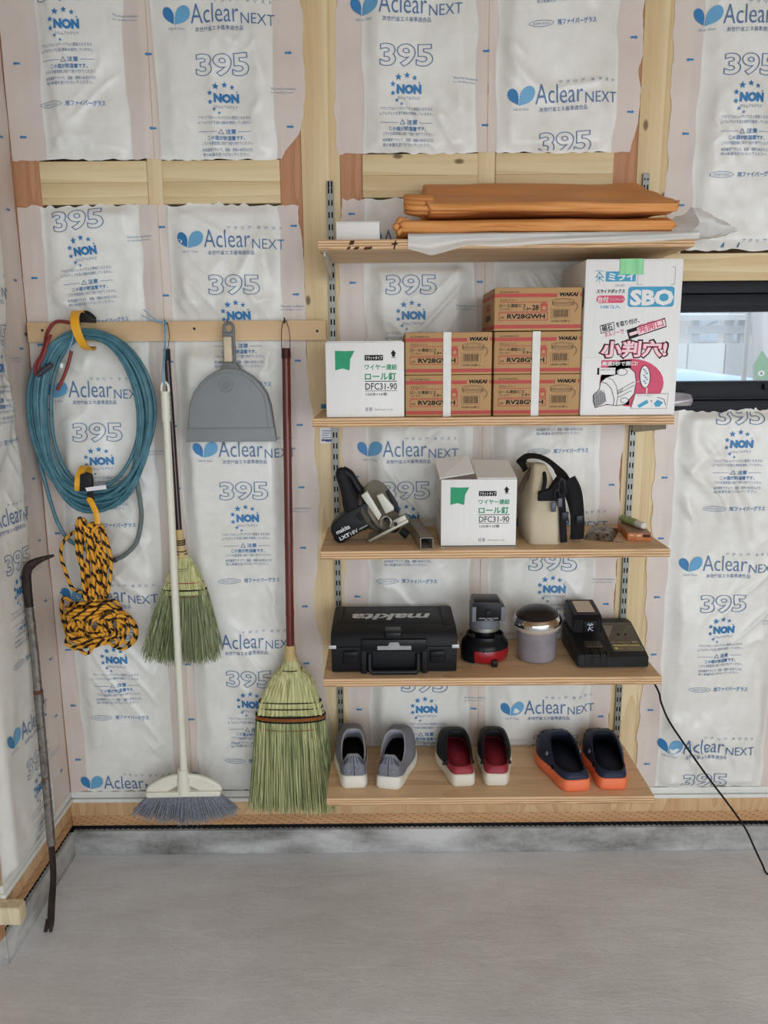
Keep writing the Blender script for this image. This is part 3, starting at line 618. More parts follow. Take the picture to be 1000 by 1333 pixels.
# ================================================================== HANGING RAIL WITH HOOKS
m_rail = wood('rail_plywood', (226, 196, 156), (206, 172, 130), 'X', 16, 0.0)
rail = thing('hanging_rail', 'thin pine board screwed across the studs, tools hang from it', 'rail', (-0.87, -0.008, 1.625))
b = MB(); b.box(-1.286, -0.447, -0.027, -0.0098, 1.6255, 1.6795, bev=0.0012); b.build('board', m_rail, rail)
m_rust = plain('rusty_steel', (70, 58, 50), 0.5, 0.7)
for px, py in ((216, 421), (297, 420), (371, 418)):
    x, z = W(px, py, -0.035); b = MB()
    b.tube(catmull([(x, -0.026, z), (x, -0.040, z-0.001), (x, -0.048, z-0.006), (x, -0.047, z+0.004), (x, -0.045, z+0.009)], 5), 0.0018, 7); b.build('hook', m_rust, rail)
for px, py in ((34, 435), (55, 430), (413, 431), (253, 428)):
    x, z = W(px, py, -0.027); b = MB(); b.lathe([(0.0042, 0), (0.003, 0.0006), (0.0006, 0.0008)], 12, 0, T(x, -0.0269, z) @ RX(PI/2)); b.build('screw_head', m_rust, rail)
# ================================================================== CARTONS
class CropInk(Ink):
    """Ink addressed in the pixels of an enlarged view: x0,y1 = lower left of the face, k = metres per pixel"""
    def cfg(s, x0, y1, kx, ky): s.x0, s.y1, s.kx, s.ky = x0, y1, kx, ky; return s
    def c(s, x, y): return ((x-s.x0)*s.kx, (s.y1-y)*s.ky)
    def t(s, body, xa, ya, xb, yb, mat, **kw): p = s.c(xa, yb); q = s.c(xb, ya); s.text(body, p[0], p[1], q[0]-p[0], q[1]-p[1], mat, **kw)
    def r(s, xa, ya, xb, yb, mat, lift=0): p = s.c(xa, yb); q = s.c(xb, ya); s.rect(p[0], p[1], q[0], q[1], mat, lift)
    def p(s, pts, mat, lift=0): s.poly([s.c(*q) for q in pts], mat, lift)
    def l(s, pts, w, mat, lift=0, closed=False): s.line([s.c(*q) for q in pts], w*s.kx, mat, lift, closed)
    def fr(s, xa, ya, xb, yb, w, mat, lift=0): p = s.c(xa, yb); q = s.c(xb, ya); s.frame(p[0], p[1], q[0], q[1], w*s.kx, mat, lift)
    def rr(s, xa, ya, xb, yb, rad, mat, lift=0): p = s.c(xa, yb); q = s.c(xb, ya); s.rrect(p[0], p[1], q[0], q[1], rad*s.kx, mat, lift)
    def el(s, cx, cy, rx, ry, mat, lift=0, rot=0, n=28):
        s.poly([s.c(cx+rx*math.cos(2*PI*k/n)*math.cos(rot)-ry*math.sin(2*PI*k/n)*math.sin(rot), cy+rx*math.cos(2*PI*k/n)*math.sin(rot)+ry*math.sin(2*PI*k/n)*math.cos(rot)) for k in range(n)][::-1], mat, lift)
def cardboard(name, rgb, bump=0.15):
    t = NT(name); n = t.noise(3, 3); f = t.noise(120, 2, 0.6, t.mapped((1, 1, 0.1))); c = srgb(*rgb)
    t.col(t.ramp(t.math('ADD', t.math('MULTIPLY', n, 0.7), t.math('MULTIPLY', f, 0.3)), [(0.3, tuple(v*0.92 for v in c)), (0.7, tuple(min(1, v*1.05) for v in c))]))
    t.bump(f, bump, 0.0006); return t.set(0.62, 0, 0.3)
m_wcard = cardboard('white_cardboard', (232, 231, 228)); m_bcard = cardboard('brown_cardboard', (182, 144, 98)); m_card_in = cardboard('raw_cardboard', (198, 166, 134))
m_green = plain('green_ink', (0, 146, 96), 0.55, 0, 0.04); m_red = plain('red_ink', (178, 64, 56), 0.6, 0, 0.05); m_blue = plain('cyan_ink', (52, 148, 186), 0.55, 0, 0.04)
m_pink = plain('crimson_ink', (206, 66, 100), 0.55, 0, 0.04); m_lightpink = plain('pale_pink_ink', (240, 206, 212), 0.55, 0, 0.03); m_white = plain('white_ink', (236, 235, 232), 0.55, 0, 0.02)
m_grey = plain('grey_ink', (150, 148, 150), 0.6, 0, 0.05); m_brown_ink = plain('dark_brown_ink', (64, 46, 38), 0.6, 0, 0.05); m_tan_ink = plain('brown_line_ink', (120, 92, 62), 0.6)
NAIL = [m_wcard, m_green, m_ink_black, m_white, m_grey, m_card_in]
def nail_print(k):
    k.p([(75, 303), (118, 305), (160, 304), (141, 338), (137, 386), (107, 377), (75, 385)][::-1], 1)
    k.r(203, 322, 283, 345, 2); k.t('フラットタイプ', 207, 326, 280, 342, 3, bold=0.02, lift=1)
    k.p([(328, 301), (315, 318), (322, 318), (322, 330), (335, 330), (335, 318), (341, 318)][::-1], 2); k.r(320, 332, 338, 336, 4)
    k.t('ワイヤー連結', 203, 360, 343, 385, 1, bold=0.03); k.t('ロール釘', 203, 395, 340, 428, 1, bold=0.035); k.r(203, 431, 343, 434, 2)
    k.t('DFC31-90', 205, 440, 343, 468, 2, bold=0.008); k.r(203, 472, 343, 474, 2); k.t('150本×10巻', 208, 480, 300, 494, 2, bold=0.01)
    for q in (205, 212, 222, 230): k.r(q, 543, q+(4 if q != 222 else 6), 559, 4)
    k.t('Metal Fasteners Co.,Ltd.', 246, 548, 325, 558, 4)
def box_shell(b, x0, x1, y0, y1, z0, z1, mat=0):
    b.box(x0, x1, y0, y1, z0, z1, mat, bev=0.0022, seg=2)
# closed white carton on the second shelf
w, h, d = 0.197, 0.186, 0.235; x0, y0, z0 = -0.4315, -0.293, SZ[2]+0.0008
root = thing('carton', 'closed white carton with green flag mark, left end of carton row', 'box', (x0+w/2, y0+d/2, z0))
b = MB(); box_shell(b, x0, x0+w, y0, y0+d, z0, z0+h)
nail_print(CropInk(b, (x0, y0, z0), (1, 0, 0), (0, 0, 1), 0.0006).cfg(33, 585, w/342, h/317))
b.build('body', NAIL, root)
b = MB(); b.box(x0+0.004, x0+w/2-0.0005, y0+0.002, y0+d-0.002, z0+h, z0+h+0.0025, 0, bev=0.001); b.box(x0+w/2+0.0005, x0+w-0.004, y0+0.002, y0+d-0.002, z0+h, z0+h+0.0025, 0, bev=0.001); b.build('top_flaps', [m_wcard], root)
# opened white carton on the middle shelf
h = 0.180; x0, y0, z0 = -0.139, -0.276, SZ[3]+0.0008; d = 0.2
root = thing('carton', 'opened white carton with raised flaps beside the canvas bag', 'box', (x0+w/2, y0+d/2, z0))
b = MB(); tk = 0.004
b.box(x0, x0+w, y0, y0+tk, z0, z0+h, 0, bev=0.001); b.box(x0, x0+w, y0+d-tk, y0+d, z0, z0+h, 0, bev=0.001); b.box(x0, x0+tk, y0+tk, y0+d-tk, z0, z0+h-0.004, 0); b.box(x0+w-tk, x0+w, y0+tk, y0+d-tk, z0, z0+h-0.004, 0); b.box(x0, x0+w, y0, y0+d, z0, z0+0.004, 0)
b.box(x0+tk, x0+w-tk, y0+tk, y0+d-tk, z0+h*0.62, z0+h*0.63, 5)
nail_print(CropInk(b, (x0, y0, z0), (1, 0, 0), (0, 0, 1), 0.0006).cfg(33, 585, w/342, h/317))
ks = CropInk(b, (x0, y0+d, z0), (0, -1, 0), (0, 0, 1), 0.0006).cfg(0, 317, d/342, h/317)
ks.t('ワイヤー連結', 120, 110, 290, 140, 4, bold=0.02); ks.t('ロール釘', 120, 150, 290, 190, 4, bold=0.03)
b.build('body', NAIL, root)
def flap(pts, name='flap', th=0.003):
    P = [Vector(p) for p in pts]; n = (P[1]-P[0]).cross(P[3]-P[0]).normalized()*th
    vs = [p[:] for p in P]+[(p+n)[:] for p in P]; fs = [(3, 2, 1, 0), (4, 5, 6, 7)]+[(i, (i+1) % 4, 4+(i+1) % 4, 4+i) for i in range(4)]
    b = MB(); b.add(vs, fs, 0); b.mi[0] = 1; b.build(name, [m_wcard, m_card_in], root, smooth=0)
zt = z0+h+0.0006
flap([(x0-0.004, y0+0.004, zt), (x0+0.088, y0+0.020, zt+0.012), (x0+0.078, y0+0.090, zt+0.052), (x0-0.012, y0+0.085, zt+0.040)])
flap([(x0+0.094, y0+0.004, zt), (x0+w-0.001, y0+0.004, zt), (x0+w-0.010, y0+0.098, zt+0.034), (x0+0.085, y0+0.098, zt+0.036)])
flap([(x0+0.004, y0+d-0.002, zt), (x0+w-0.004, y0+d-0.002, zt), (x0+w-0.012, y0+d+0.045, zt+0.008), (x0+0.012, y0+d+0.045, zt+0.008)])
# brown screw cartons
BW, BH, BD = 0.2165, 0.1035, 0.235
WM = [m_bcard, m_red, m_ink_black, m_brown_ink, m_tan_ink]
def screw_carton():
    b = MB(); box_shell(b, -BW/2, BW/2, 0, BD, 0, BH)
    k = CropInk(b, (-BW/2, 0, 0), (1, 0, 0), (0, 0, 1), 0.0005).cfg(160, 445, BW/780, BH/400)
    k.r(163, 100, 715, 134, 1); k.r(920, 94, 937, 128, 1); k.r(163, 390, 937, 424, 1)
    k.t('WAKAI', 728, 92, 896, 128, 2, bold=0.06, slant=0.2); k.t('富士若井産業株式会社', 205, 78, 380, 95, 3)
    k.t('クロムフリー', 205, 149, 358, 170, 3, bold=0.01); k.r(205, 176, 635, 182, 1); k.t('ロール連結ビス', 205, 194, 440, 228, 2, bold=0.02); k.t('ハイスロー', 205, 234, 315, 254, 3, bold=0.01)
    k.t('3.8×', 415, 228, 490, 254, 2, bold=0.01); k.t('28', 496, 205, 555, 255, 2, bold=0.03)
    k.r(570, 196, 634, 262, 1); k.r(580, 184, 624, 194, 1); k.el(602, 236, 20, 18, 0, 1); k.r(205, 266, 635, 271, 1)
    k.fr(200, 276, 635, 350, 6, 1); k.t('品番', 214, 312, 250, 330, 3); k.t('RV28GWH', 275, 289, 612, 334, 2, bold=0.035)
    for q in range(26):
        a = PI*q/25; cx, cy = 770-95*math.cos(a), 178; k.l([(cx, cy+math.sin(a)*14), (cx+1, cy+26+math.sin(a)*20)], 3, 4)
    k.l([(770+97*math.cos(2*PI*q/28), 170+22*math.sin(2*PI*q/28)) for q in range(28)], 4, 4, closed=True); k.l([(770+70*math.cos(2*PI*q/28), 170+12*math.sin(2*PI*q/28)) for q in range(28)], 3, 4, closed=True)
    k.l([(865, 180), (893, 205), (896, 240), (872, 276)], 5, 4); k.l([(880, 185), (904, 212), (902, 240), (886, 262)], 3, 4)
    k.fr(665, 244, 835, 330, 2.5, 4); rr = random.Random(4); x = 682
    while x < 822: ww = rr.choice((2, 3, 5, 7)); k.r(x, 252, x+ww, 320, 3); x += ww+rr.choice((3, 4, 6))
    k.t('100本×20巻入', 670, 345, 840, 368, 3, bold=0.01)
    s_ = CropInk(b, (-BW/2, BD, 0), (0, -1, 0), (0, 0, 1), 0.0005).cfg(0, 400, BD/800, BH/400)
    s_.r(3, 55, 797, 90, 1); s_.r(3, 345, 797, 378, 1); s_.t('WAKAI', 250, 130, 560, 210, 1, bold=0.05); s_.t('RV28GWH', 250, 240, 560, 300, 3, bold=0.03)
    return b.build('carton', WM, loc=(0, 0, 0), cat='box', group='brown cartons of collated screws')
spots = [(-0.1235, -0.291, SZ[2]+0.001, 0, 'brown screw carton, lower one next to the white carton'), (0.0985, -0.292, SZ[2]+0.001, 0, 'brown screw carton, lowest in the stack of three'),
         (-0.1235, -0.291, SZ[2]+0.1055, 0.0, 'brown screw carton, upper one next to the white carton'), (0.0985, -0.290, SZ[2]+0.1055, 0.0, 'brown screw carton, middle of the stack of three'),
         (0.097, -0.289, SZ[2]+0.2112, 0.0, 'brown screw carton without band, topmost of the stack of three')]
proto = screw_carton()
for i, (x, y, z, rz, lab) in enumerate(spots):
    o = proto if i == 0 else proto.copy()
    if i: COL.objects.link(o)
    o.location = (x, y, z); o.rotation_euler = (0, 0, -rz); o['label'] = lab
for px, x, lab in ((582, -0.1235, 'white packing band round the pair of brown cartons beside the white one'), (697, 0.0985, 'white packing band round the lower two of the stacked brown cartons')):
    b = MB(); cx = W(px, 490, -0.29)[0]; z0, z1 = SZ[2], SZ[2]+0.2095; y0, y1 = -0.2925, -0.0553
    b.box(cx-0.0098, cx+0.0098, y0-0.0009, y0-0.0002, z0, z1+0.0006); b.box(cx-0.0098, cx+0.0098, y0-0.0009, y1+0.001, z1, z1+0.0006); b.box(cx-0.0098, cx+0.0098, y1+0.0005, y1+0.0012, z0, z1+0.0006); b.box(cx-0.0098, cx+0.0098, y0-0.0009, y1+0.0012, z0+0.0001, z0+0.0008)
    b.build('packing_band', plain('white_band', (222, 220, 212), 0.5, 0, 0.05), label=lab, cat='strap', group='white packing bands round brown cartons')
# tall white carton
w, h, d = 0.238, 0.376, 0.262; x0, y0, z0 = 0.2085, -0.298, SZ[2]+0.0008
root = thing('carton', 'tall white carton with big blue and crimson print, right end of row', 'box', (x0+w/2, y0+d/2, z0))
b = MB(); box_shell(b, x0, x0+w, y0, y0+d, z0, z0+h)
class SBO(CropInk):
    def c(s, x, y): return ((x-(325-62*(y-92)/1013))*s.kx, (s.y1-y)*s.ky)
    def t(s, body, xa, ya, xb, yb, mat, rot=0, **kw):
        p = s.c(xa, yb); s.text(body, p[0], p[1], (xb-xa)*s.kx, (yb-ya)*s.ky, mat, rot=rot, **kw)
k = SBO(b, (x0, y0, z0), (1, 0, 0), (0, 0, 1), 0.0005).cfg(0, 1105, w/618, h/1013)
BLK, BLU, PNK, LPK, GRY, GRN, TEA = 1, 2, 3, 4, 5, 6, 7
k.l([(408, 168), (385, 200), (433, 200), (408, 168)], 5, BLU); k.r(405, 170, 412, 236, BLU); k.l([(385, 225), (408, 205), (433, 225)], 5, BLU); k.t('MIRAI', 386, 156, 436, 166, BLU)
k.r(445, 164, 640, 228, BLU); k.t('ミライ', 462, 172, 630, 222, 0, bold=0.05, lift=1)
k.t('®特許申請中', 505, 246, 570, 260, GRY); k.t('スライドボックス', 385, 276, 566, 304, BLK, bold=0.05, slant=0.1)
k.rr(383, 316, 568, 365, 24, PNK); k.t('台付', 392, 322, 462, 360, 0, bold=0.03, lift=1); k.t('キャパネルに似', 470, 334, 562, 350, 0, lift=1)
k.t('100コ入', 412, 376, 536, 402, BLU, bold=0.03)
k.rr(582, 262, 885, 392, 20, BLU); k.t('SBO', 596, 280, 874, 384, 0, bold=0.05, lift=1)
k.l([(870, 140), (890, 140), (884, 250), (860, 250)], 3, GRY); k.l([(652, 190), (645, 250), (680, 250)], 3, GRY)
q = 0.20
k.l([(405, 512), (493, 488), (498, 535), (412, 560)], 4, BLK, closed=True); k.t('磁石', 420, 508, 488, 552, BLK, rot=q, bold=0.03); k.t('を取り付け、', 510, 488, 660, 524, BLK, rot=q, bold=0.035)
k.t('ホルソーで', 435, 556, 560, 588, PNK, rot=q, bold=0.03)
k.p([(575, 540), (822, 462), (832, 522), (590, 602)][::-1], BLK); k.p([(640, 528), (818, 472), (826, 516), (652, 574)][::-1], LPK, 1); k.p([(590, 560), (648, 542), (650, 562), (596, 580)][::-1], LPK, 1); k.t('発開口', 655, 508, 818, 565, PNK, rot=0.29, bold=0.02, lift=2)
k.el(604, 888, 208, 160, PNK); k.r(392, 736, 604, 1036, PNK); k.p([(300, 720), (395, 720), (392, 1060), (280, 1060)][::-1], 0, 1); k.r(380, 786, 500, 832, 0, 1)
k.t('小判穴!', 386, 598, 838, 732, BLK, bold=0.12, slant=0.06, lift=1); k.t('小判穴!', 397, 608, 828, 722, PNK, bold=0.075, slant=0.06, lift=2); k.t('小判穴!', 404, 610, 826, 719, LPK, bold=0.04, slant=0.06, lift=3)
k.t('高速3秒で開口!', 410, 744, 640, 774, 0, bold=0.03, slant=0.1, lift=2); k.t('マスタリング・ソー', 395, 792, 500, 808, BLK, lift=2)
# drawing of the hole saw on the carton
o = [(352, 968), (392, 930), (402, 880), (440, 850), (512, 828), (520, 795), (590, 786), (625, 820), (632, 880), (618, 960), (560, 1030), (500, 1040), (440, 1030), (362, 1052), (350, 1010)]
k.p(o[::-1], 0, 2); k.l(o, 4, BLK, 3, True); k.el(540, 815, 34, 22, 0, 3); k.l([(540+34*math.cos(2*PI*j/20), 815+22*math.sin(2*PI*j/20)) for j in range(20)], 3, BLK, 4, True)
k.l([(402, 880), (440, 890), (470, 925), (488, 1000), (480, 1036)], 4, BLK, 3); k.l([(440, 850), (480, 866), (505, 910), (512, 980), (500, 1040)], 3, BLK, 3)
k.p([(352, 968), (400, 932), (430, 960), (436, 1010), (408, 1030), (366, 1050), (350, 1010)][::-1], GRY, 3)
for j in range(6): k.l([(356+j*13, 975-j*8), (362+j*13, 1044-j*6)], 2, BLK, 4)
k.l([(512, 940), (620, 880)], 3, BLK, 3); k.l([(515, 960), (618, 905)], 3, BLK, 3); k.l([(510, 985), (600, 940)], 3, BLK, 3); k.t('PAT.', 515, 945, 560, 962, BLK, rot=0.5, lift=3); k.el(555, 1005, 26, 18, 0, 3); k.l([(555+26*math.cos(2*PI*j/16), 1005+18*math.sin(2*PI*j/16)) for j in range(16)], 3, BLK, 4, True)
k.el(690, 848, 34, 76, 0, 2); k.l([(690+33*math.cos(2*PI*j/24), 848+74*math.sin(2*PI*j/24)) for j in range(24)], 4, BLK, 3, True)
for j in range(8): k.el(684+(j % 3)*9, 800+j*13, 8, 5, GRY if j % 2 else TEA, 3)
k.r(696, 920, 706, 962, 0, 2); k.l([(632, 885), (655, 875)], 3, 0, 2)
k.p([(595, 1060), (626, 962), (840, 962), (828, 1060)], 0, 4); k.l([(595, 1060), (626, 962), (840, 962), (828, 1060)], 3, GRY, 5, True); k.t('ホルソーの取付け', 640, 968, 735, 980, GRY, lift=5)
k.p([(636, 1040), (700, 1000), (712, 1022), (650, 1056)], TEA, 5); k.p([(745, 1028), (770, 1000), (806, 1020), (782, 1048), (756, 1048)], TEA, 5); k.l([(768, 985), (812, 1000), (822, 1040)], 6, GRY, 5); k.el(728, 1010, 6, 5, PNK, 5)
s_ = CropInk(b, (x0, y0+d, z0), (0, -1, 0), (0, 0, 1), 0.0005).cfg(0, 1013, d/618, h/1013)
s_.rr(292, 170, 606, 300, 20, BLU); s_.t('SBO', 306, 188, 586, 292, 0, bold=0.05, lift=1); s_.el(330, 800, 208, 160, PNK); s_.t('小判穴!', 110, 520, 560, 640, PNK, bold=0.08)
b.build('body', [m_wcard, m_ink_black, m_blue, m_pink, m_lightpink, m_grey, m_green, plain('teal_ink', (44, 150, 186), 0.5)], root)
b = MB(); b.box(x0+0.002, x0+w/2-0.0005, y0+0.001, y0+d-0.001, z0+h, z0+h+0.002); b.box(x0+w/2+0.0005, x0+w-0.002, y0+0.001, y0+d-0.001, z0+h, z0+h+0.002); b.build('top_flaps', [m_wcard], root)
t = NT('green_tape'); t.col(t.ramp(t.noise(60, 2, 0.5, t.mapped((1, 1, 0.2))), [(0.3, srgb(92, 178, 104)), (0.7, srgb(128, 206, 138))])); m_tape = t.set(0.25)
b = MB(); xa = x0+0.218*w/0.618*1.0
xa = x0+(540-325)*w/618; xb = x0+(690-325)*w/618; za = z0+h-(185-92)*h/1013
b.box(xa, xb, y0-0.0024, y0-0.0016, za, z0+h+0.0026, bev=0.0002, seg=1); b.box(xa, xb, y0-0.0024, y0+0.1, z0+h+0.0022, z0+h+0.0028, bev=0.0002, seg=1); b.build('packing_tape', m_tape, root)
# small white carton on the top shelf
x0, z0 = -0.401, SZ[1]+0.0005
root = thing('small_carton', 'small plain white card box at left end of topmost shelf', 'box', (x0+0.055, -0.2, z0))
b = MB(); b.box(x0, x0+0.108, -0.25, -0.06, z0, z0+0.047, bev=0.0015); b.build('tray', m_wcard, root)
b = MB(); b.box(x0-0.001, x0+0.109, -0.251, -0.059, z0+0.0472, z0+0.0495, bev=0.0008); b.build('lid', m_wcard, root)
# ================================================================== THINGS HANGING ON THE LEFT
rnd = random.Random(7)
# ---- coiled hose
t = NT('teal_hose'); t.col(t.ramp(t.noise(30, 3), [(0.3, srgb(54, 102, 116)), (0.7, srgb(80, 130, 144))])); m_hose = t.set(0.42)
m_hose_grey = plain('grey_hose', (104, 114, 112), 0.5); m_darkred = plain('dark_red_rubber', (134, 48, 46), 0.55); m_fit = plain('dull_fitting', (90, 92, 96), 0.4, 0.7)
cx, cz = -1.105, 1.43
hose = thing('air_hose', 'long teal hose coiled in an oval, hung on the rail', 'hose', (cx, -0.05, 1.12))
b = MB(); P = []; N = 17; per = 44; prm = []
for k in range(N+1): prm.append((0.205+0.026*rnd.random(), 0.185+0.130*((k*7) % N)/N+0.012*rnd.random(), 0.116+0.055*((k*5) % N)/N, rnd.uniform(-0.006, 0.006), -0.048-0.044*((k*11) % N)/N))
for i in range(N*per+1):
    k, f = divmod(i, per); q = f/per; a0 = prm[min(k, N)]; a1 = prm[min(k+1, N)]; u = smooth(0, 1, np.float64(q)); top, bot, ax, dx, y = [float(m+(n-m)*u) for m, n in zip(a0, a1)]
    a = 2*PI*q; ca = math.cos(a); sa = math.sin(a)
    zz = cz+(top if ca > 0 else bot)*ca; sq = (abs(sa)**0.86)*(1 if sa >= 0 else -1)
    tight = max(0, ca)**3
    P.append((cx+dx*(1-tight)-0.004+ax*sq*(1.10 if sa > 0 else 1.0)-0.012*max(0, -ca), y*(1-0.15*tight)-0.004*math.sin(3*a), zz))
b.tube(P, 0.0057, 8); b.build('hose_coil', m_hose, hose)
b = MB(); e0 = Vector(P[0]); 
b.tube(catmull([Wp(44, 560, -0.060), Wp(50, 597, -0.058), Wp(60, 632, -0.055), Wp(67, 657, -0.052), Wp(76, 682, -0.050), Wp(90, 703, -0.048), Wp(112, 716, -0.048)], 8), 0.0057, 8); b.build('hose_tail', m_hose, hose)
b = MB(); b.tube(catmull([Wp(176, 615, -0.062), Wp(182, 650, -0.055), Wp(184, 675, -0.05), Wp(178, 705, -0.046), Wp(163, 722, -0.047), Wp(151, 728, -0.047)], 8), 0.0068, 9); b.build('grey_end', m_hose_grey, hose, label='grey hose end curling out below the coil')
b = MB(); p0, p1 = Wp(152, 728, -0.047), Wp(142, 731, -0.048); b.cyl(p0, p0+(p1-p0)*0.6, 0.0078); b.cyl(p0+(p1-p0)*0.5, p1, 0.006); b.build('end_fitting', m_fit, hose)
b = MB(); b.tube(catmull([Wp(104, 422, -0.042), Wp(92, 420, -0.040), Wp(73, 419, -0.040), Wp(62, 432, -0.05), Wp(58, 450, -0.075), Wp(54, 462, -0.088), Wp(47, 474, -0.092), Wp(46, 486, -0.09), Wp(53, 489, -0.088)], 7), 0.0048, 8)
b.tube(catmull([Wp(53, 489, -0.088), Wp(50, 478, -0.098), Wp(57, 462, -0.098), Wp(62, 446, -0.092), Wp(66, 436, -0.08)], 7), 0.0044, 8); b.build('red_strap', m_darkred, hose, label='dark red rubber strap')
b = MB(); b.tube(catmull([Wp(75, 508, -0.044), Wp(84, 488, -0.042), Wp(90, 470, -0.041), Wp(93, 457, -0.041)], 6), 0.005, 8); b.build('red_strap', m_darkred, hose)
b = MB(); b.tube(catmull([Wp(97, 432, -0.098), Wp(93, 447, -0.102), Wp(88, 458, -0.103)], 5), 0.0042, 6, flat=0.4); b.build('blue_tie', plain('light_blue_cord', (122, 176, 204), 0.6), hose)
b = MB(); p0 = Wp(56, 485, -0.097); b.cyl(p0+Vector((-0.014, 0, -0.006)), p0+Vector((0.026, 0, 0.022)), 0.008); b.build('quick_coupling', plain('dark_fitting', (70, 74, 80), 0.35, 0.5), hose)
b = MB(); b.sphere(Wp(80, 476, -0.098), 0.0065, 12, 0, (0.8, 0.5, 1.2)); b.build('white_bead', m_white, hose)
# ---- the two yellow and black straps
m_yel = plain('yellow_plastic', (236, 170, 38), 0.4, 0, 0.05); m_blk = plain('black_moulding', (36, 34, 34), 0.5, 0, 0.15)
def ring(b, cx, cy, cz, ry, rz, w, th, a0, a1, tilt=0.0, n=26, mat=0):
    """flat band bent round a bundle: an arc in the depth-height plane, w wide across"""
    vs = []; fs = []
    for i in range(n+1):
        a = a0+(a1-a0)*i/n
        for r, s in ((1, -1), (1, 1), (1-th/rz, 1), (1-th/rz, -1)):
            z = rz*r*math.sin(a); vs.append((cx+s*w/2+tilt*z, cy+ry*r*math.cos(a), cz+z))
    for i in range(n):
        for k in range(4): k2 = (k+1) % 4; fs.append((i*4+k, i*4+k2, (i+1)*4+k2, (i+1)*4+k))
    fs += [(3, 2, 1, 0), (n*4, n*4+1, n*4+2, n*4+3)]; b.add(vs, fs, mat)
x, z = W(103, 430, -0.09); 
hs = thing('hose_hanger', 'yellow and black clip strap holding the hose coil to the rail', 'strap', (x, -0.06, z), 'yellow and black clip straps')
b = MB(); ring(b, x+0.005, -0.068, z, 0.056, 0.054, 0.023, 0.005, R(60), R(300), -0.22); b.build('yellow_band', m_yel, hs)
b = MB(); xx, zz = W(116, 421, -0.05); b.prism([(xx-0.020, zz+0.003), (xx+0.015, zz+0.002), (xx+0.016, zz+0.009), (xx+0.008, zz+0.018), (xx-0.006, zz+0.028), (xx-0.020, zz+0.028)], -0.075, -0.032, 'Y', 0, bev=0.003)
b.build('black_body', m_blk, hs)
b = MB(); b.tube(catmull([(xx-0.02, -0.06, zz+0.03), (xx-0.004, -0.045, zz+0.030), (xx+0.006, -0.040, zz+0.022), (xx+0.014, -0.036, zz+0.012)], 6), 0.0045, 8); b.build('black_hook', m_blk, hs)
x, z = W(106, 627, -0.095)
hs = thing('hose_strap', 'yellow and black clip strap at the foot of the coil, rope below it', 'strap', (x, -0.07, z-0.05), 'yellow and black clip straps')
b = MB(); ring(b, x-0.003, -0.07, z, 0.043, 0.043, 0.020, 0.005, R(20), R(215), 0.16); b.build('yellow_band', m_yel, hs)
b = MB(); xx, zz = W(114, 626, -0.1); b.prism([(xx-0.02, zz-0.028), (xx+0.016, zz-0.026), (xx+0.020, zz+0.004), (xx+0.018, zz+0.020), (xx+0.004, zz+0.027), (xx-0.014, zz+0.020)], -0.118, -0.102, 'Y', 0, bev=0.004); b.build('black_body', m_blk, hs)
b = MB(); q0 = Wp(111, 635, -0.121); b.add([q0[:], (q0+Vector((0.058, 0.0, 0.008)))[:], (q0+Vector((0.060, -0.002, -0.004)))[:], (q0+Vector((0.004, -0.002, -0.010)))[:]], [(3, 2, 1, 0)]); b.add([(Vector(v)+Vector((0, 0.0006, 0)))[:] for v in b.v[0]], [(0, 1, 2, 3)]); b.build('care_tag', plain('white_paper', (228, 228, 232), 0.6), hs)
b = MB(); b.tube([Wp(117, 636, -0.113), Wp(118, 645, -0.112), Wp(119, 654, -0.112)], 0.0085, 8, flat=0.55, up=(0, -1, 0)); b.build('black_link', m_blk, hs)
b = MB(); b.tube(catmull([Wp(115, 648, -0.113), Wp(120, 656, -0.120), Wp(125, 668, -0.127), Wp(127, 682, -0.131)], 6), 0.0085, 8, flat=0.35, up=(0, -1, 0)); b.build('yellow_tail', m_yel, hs)
# ---- twisted rope
m_ry = plain('yellow_rope', (228, 162, 48), 0.75, 0, 0.12, 200); m_rb = plain('black_rope', (38, 32, 30), 0.8, 0, 0.2, 200)
b = MB()
def rope(pts, r=0.0050):
    pts = [Vector(p) for p in pts]; out = [pts[0]]; acc = 0; step = 0.0036
    for a, c in zip(pts, pts[1:]):
        L = (c-a).length; q = step-acc
        while q < L: out.append(a+(c-a)*(q/L)); q += step
        acc = (acc+L) % step
    i0 = len(b.f); n = 9; b.tube(out, r, n)
    for j in range(len(out)-1):
        for k in range(n): b.mi[i0+j*n+k] = 1 if (k+j*0.9) % n < 3.2 else 0
def yy(): return rnd.uniform(-0.11, -0.065)
pts = []
for k in range(9):   # long upright loops
    s = 1 if k % 2 else -1
    top = (rnd.uniform(100, 141), rnd.uniform(674, 690)); bot = (rnd.uniform(108, 139), rnd.uniform(770, 782))
    mid = (rnd.uniform(98, 115) if k % 2 else rnd.uniform(122, 146), rnd.uniform(715, 745))
    pts += [Wp(*top, -0.118+0.01*rnd.random()), Wp(*mid, yy()), Wp(*bot, yy())]
pts += [Wp(112, 772, -0.10), Wp(94, 765, -0.07), Wp(84, 740, -0.066), Wp(79, 722, -0.066), Wp(83, 705, -0.068), Wp(96, 693, -0.08), Wp(112, 690, -0.105)]
rope(catmull(pts, 12)); pts = []
for k in range(7): # upright strands in front, to fill the neck
    a = 112+k*4.6; pts += [Wp(a-8+rnd.uniform(-3, 3), 690+rnd.uniform(-10, 6), -0.095), Wp(a+rnd.uniform(-4, 4)+(8 if k > 3 else -3), 730, -0.116), Wp(a+rnd.uniform(-3, 3), 776, -0.112)] if k % 2 == 0 else [Wp(a+rnd.uniform(-3, 3), 776, -0.11), Wp(a+6+rnd.uniform(-4, 4), 732, -0.108), Wp(a-2, 688, -0.113)]
rope(catmull(pts, 12)); pts = []
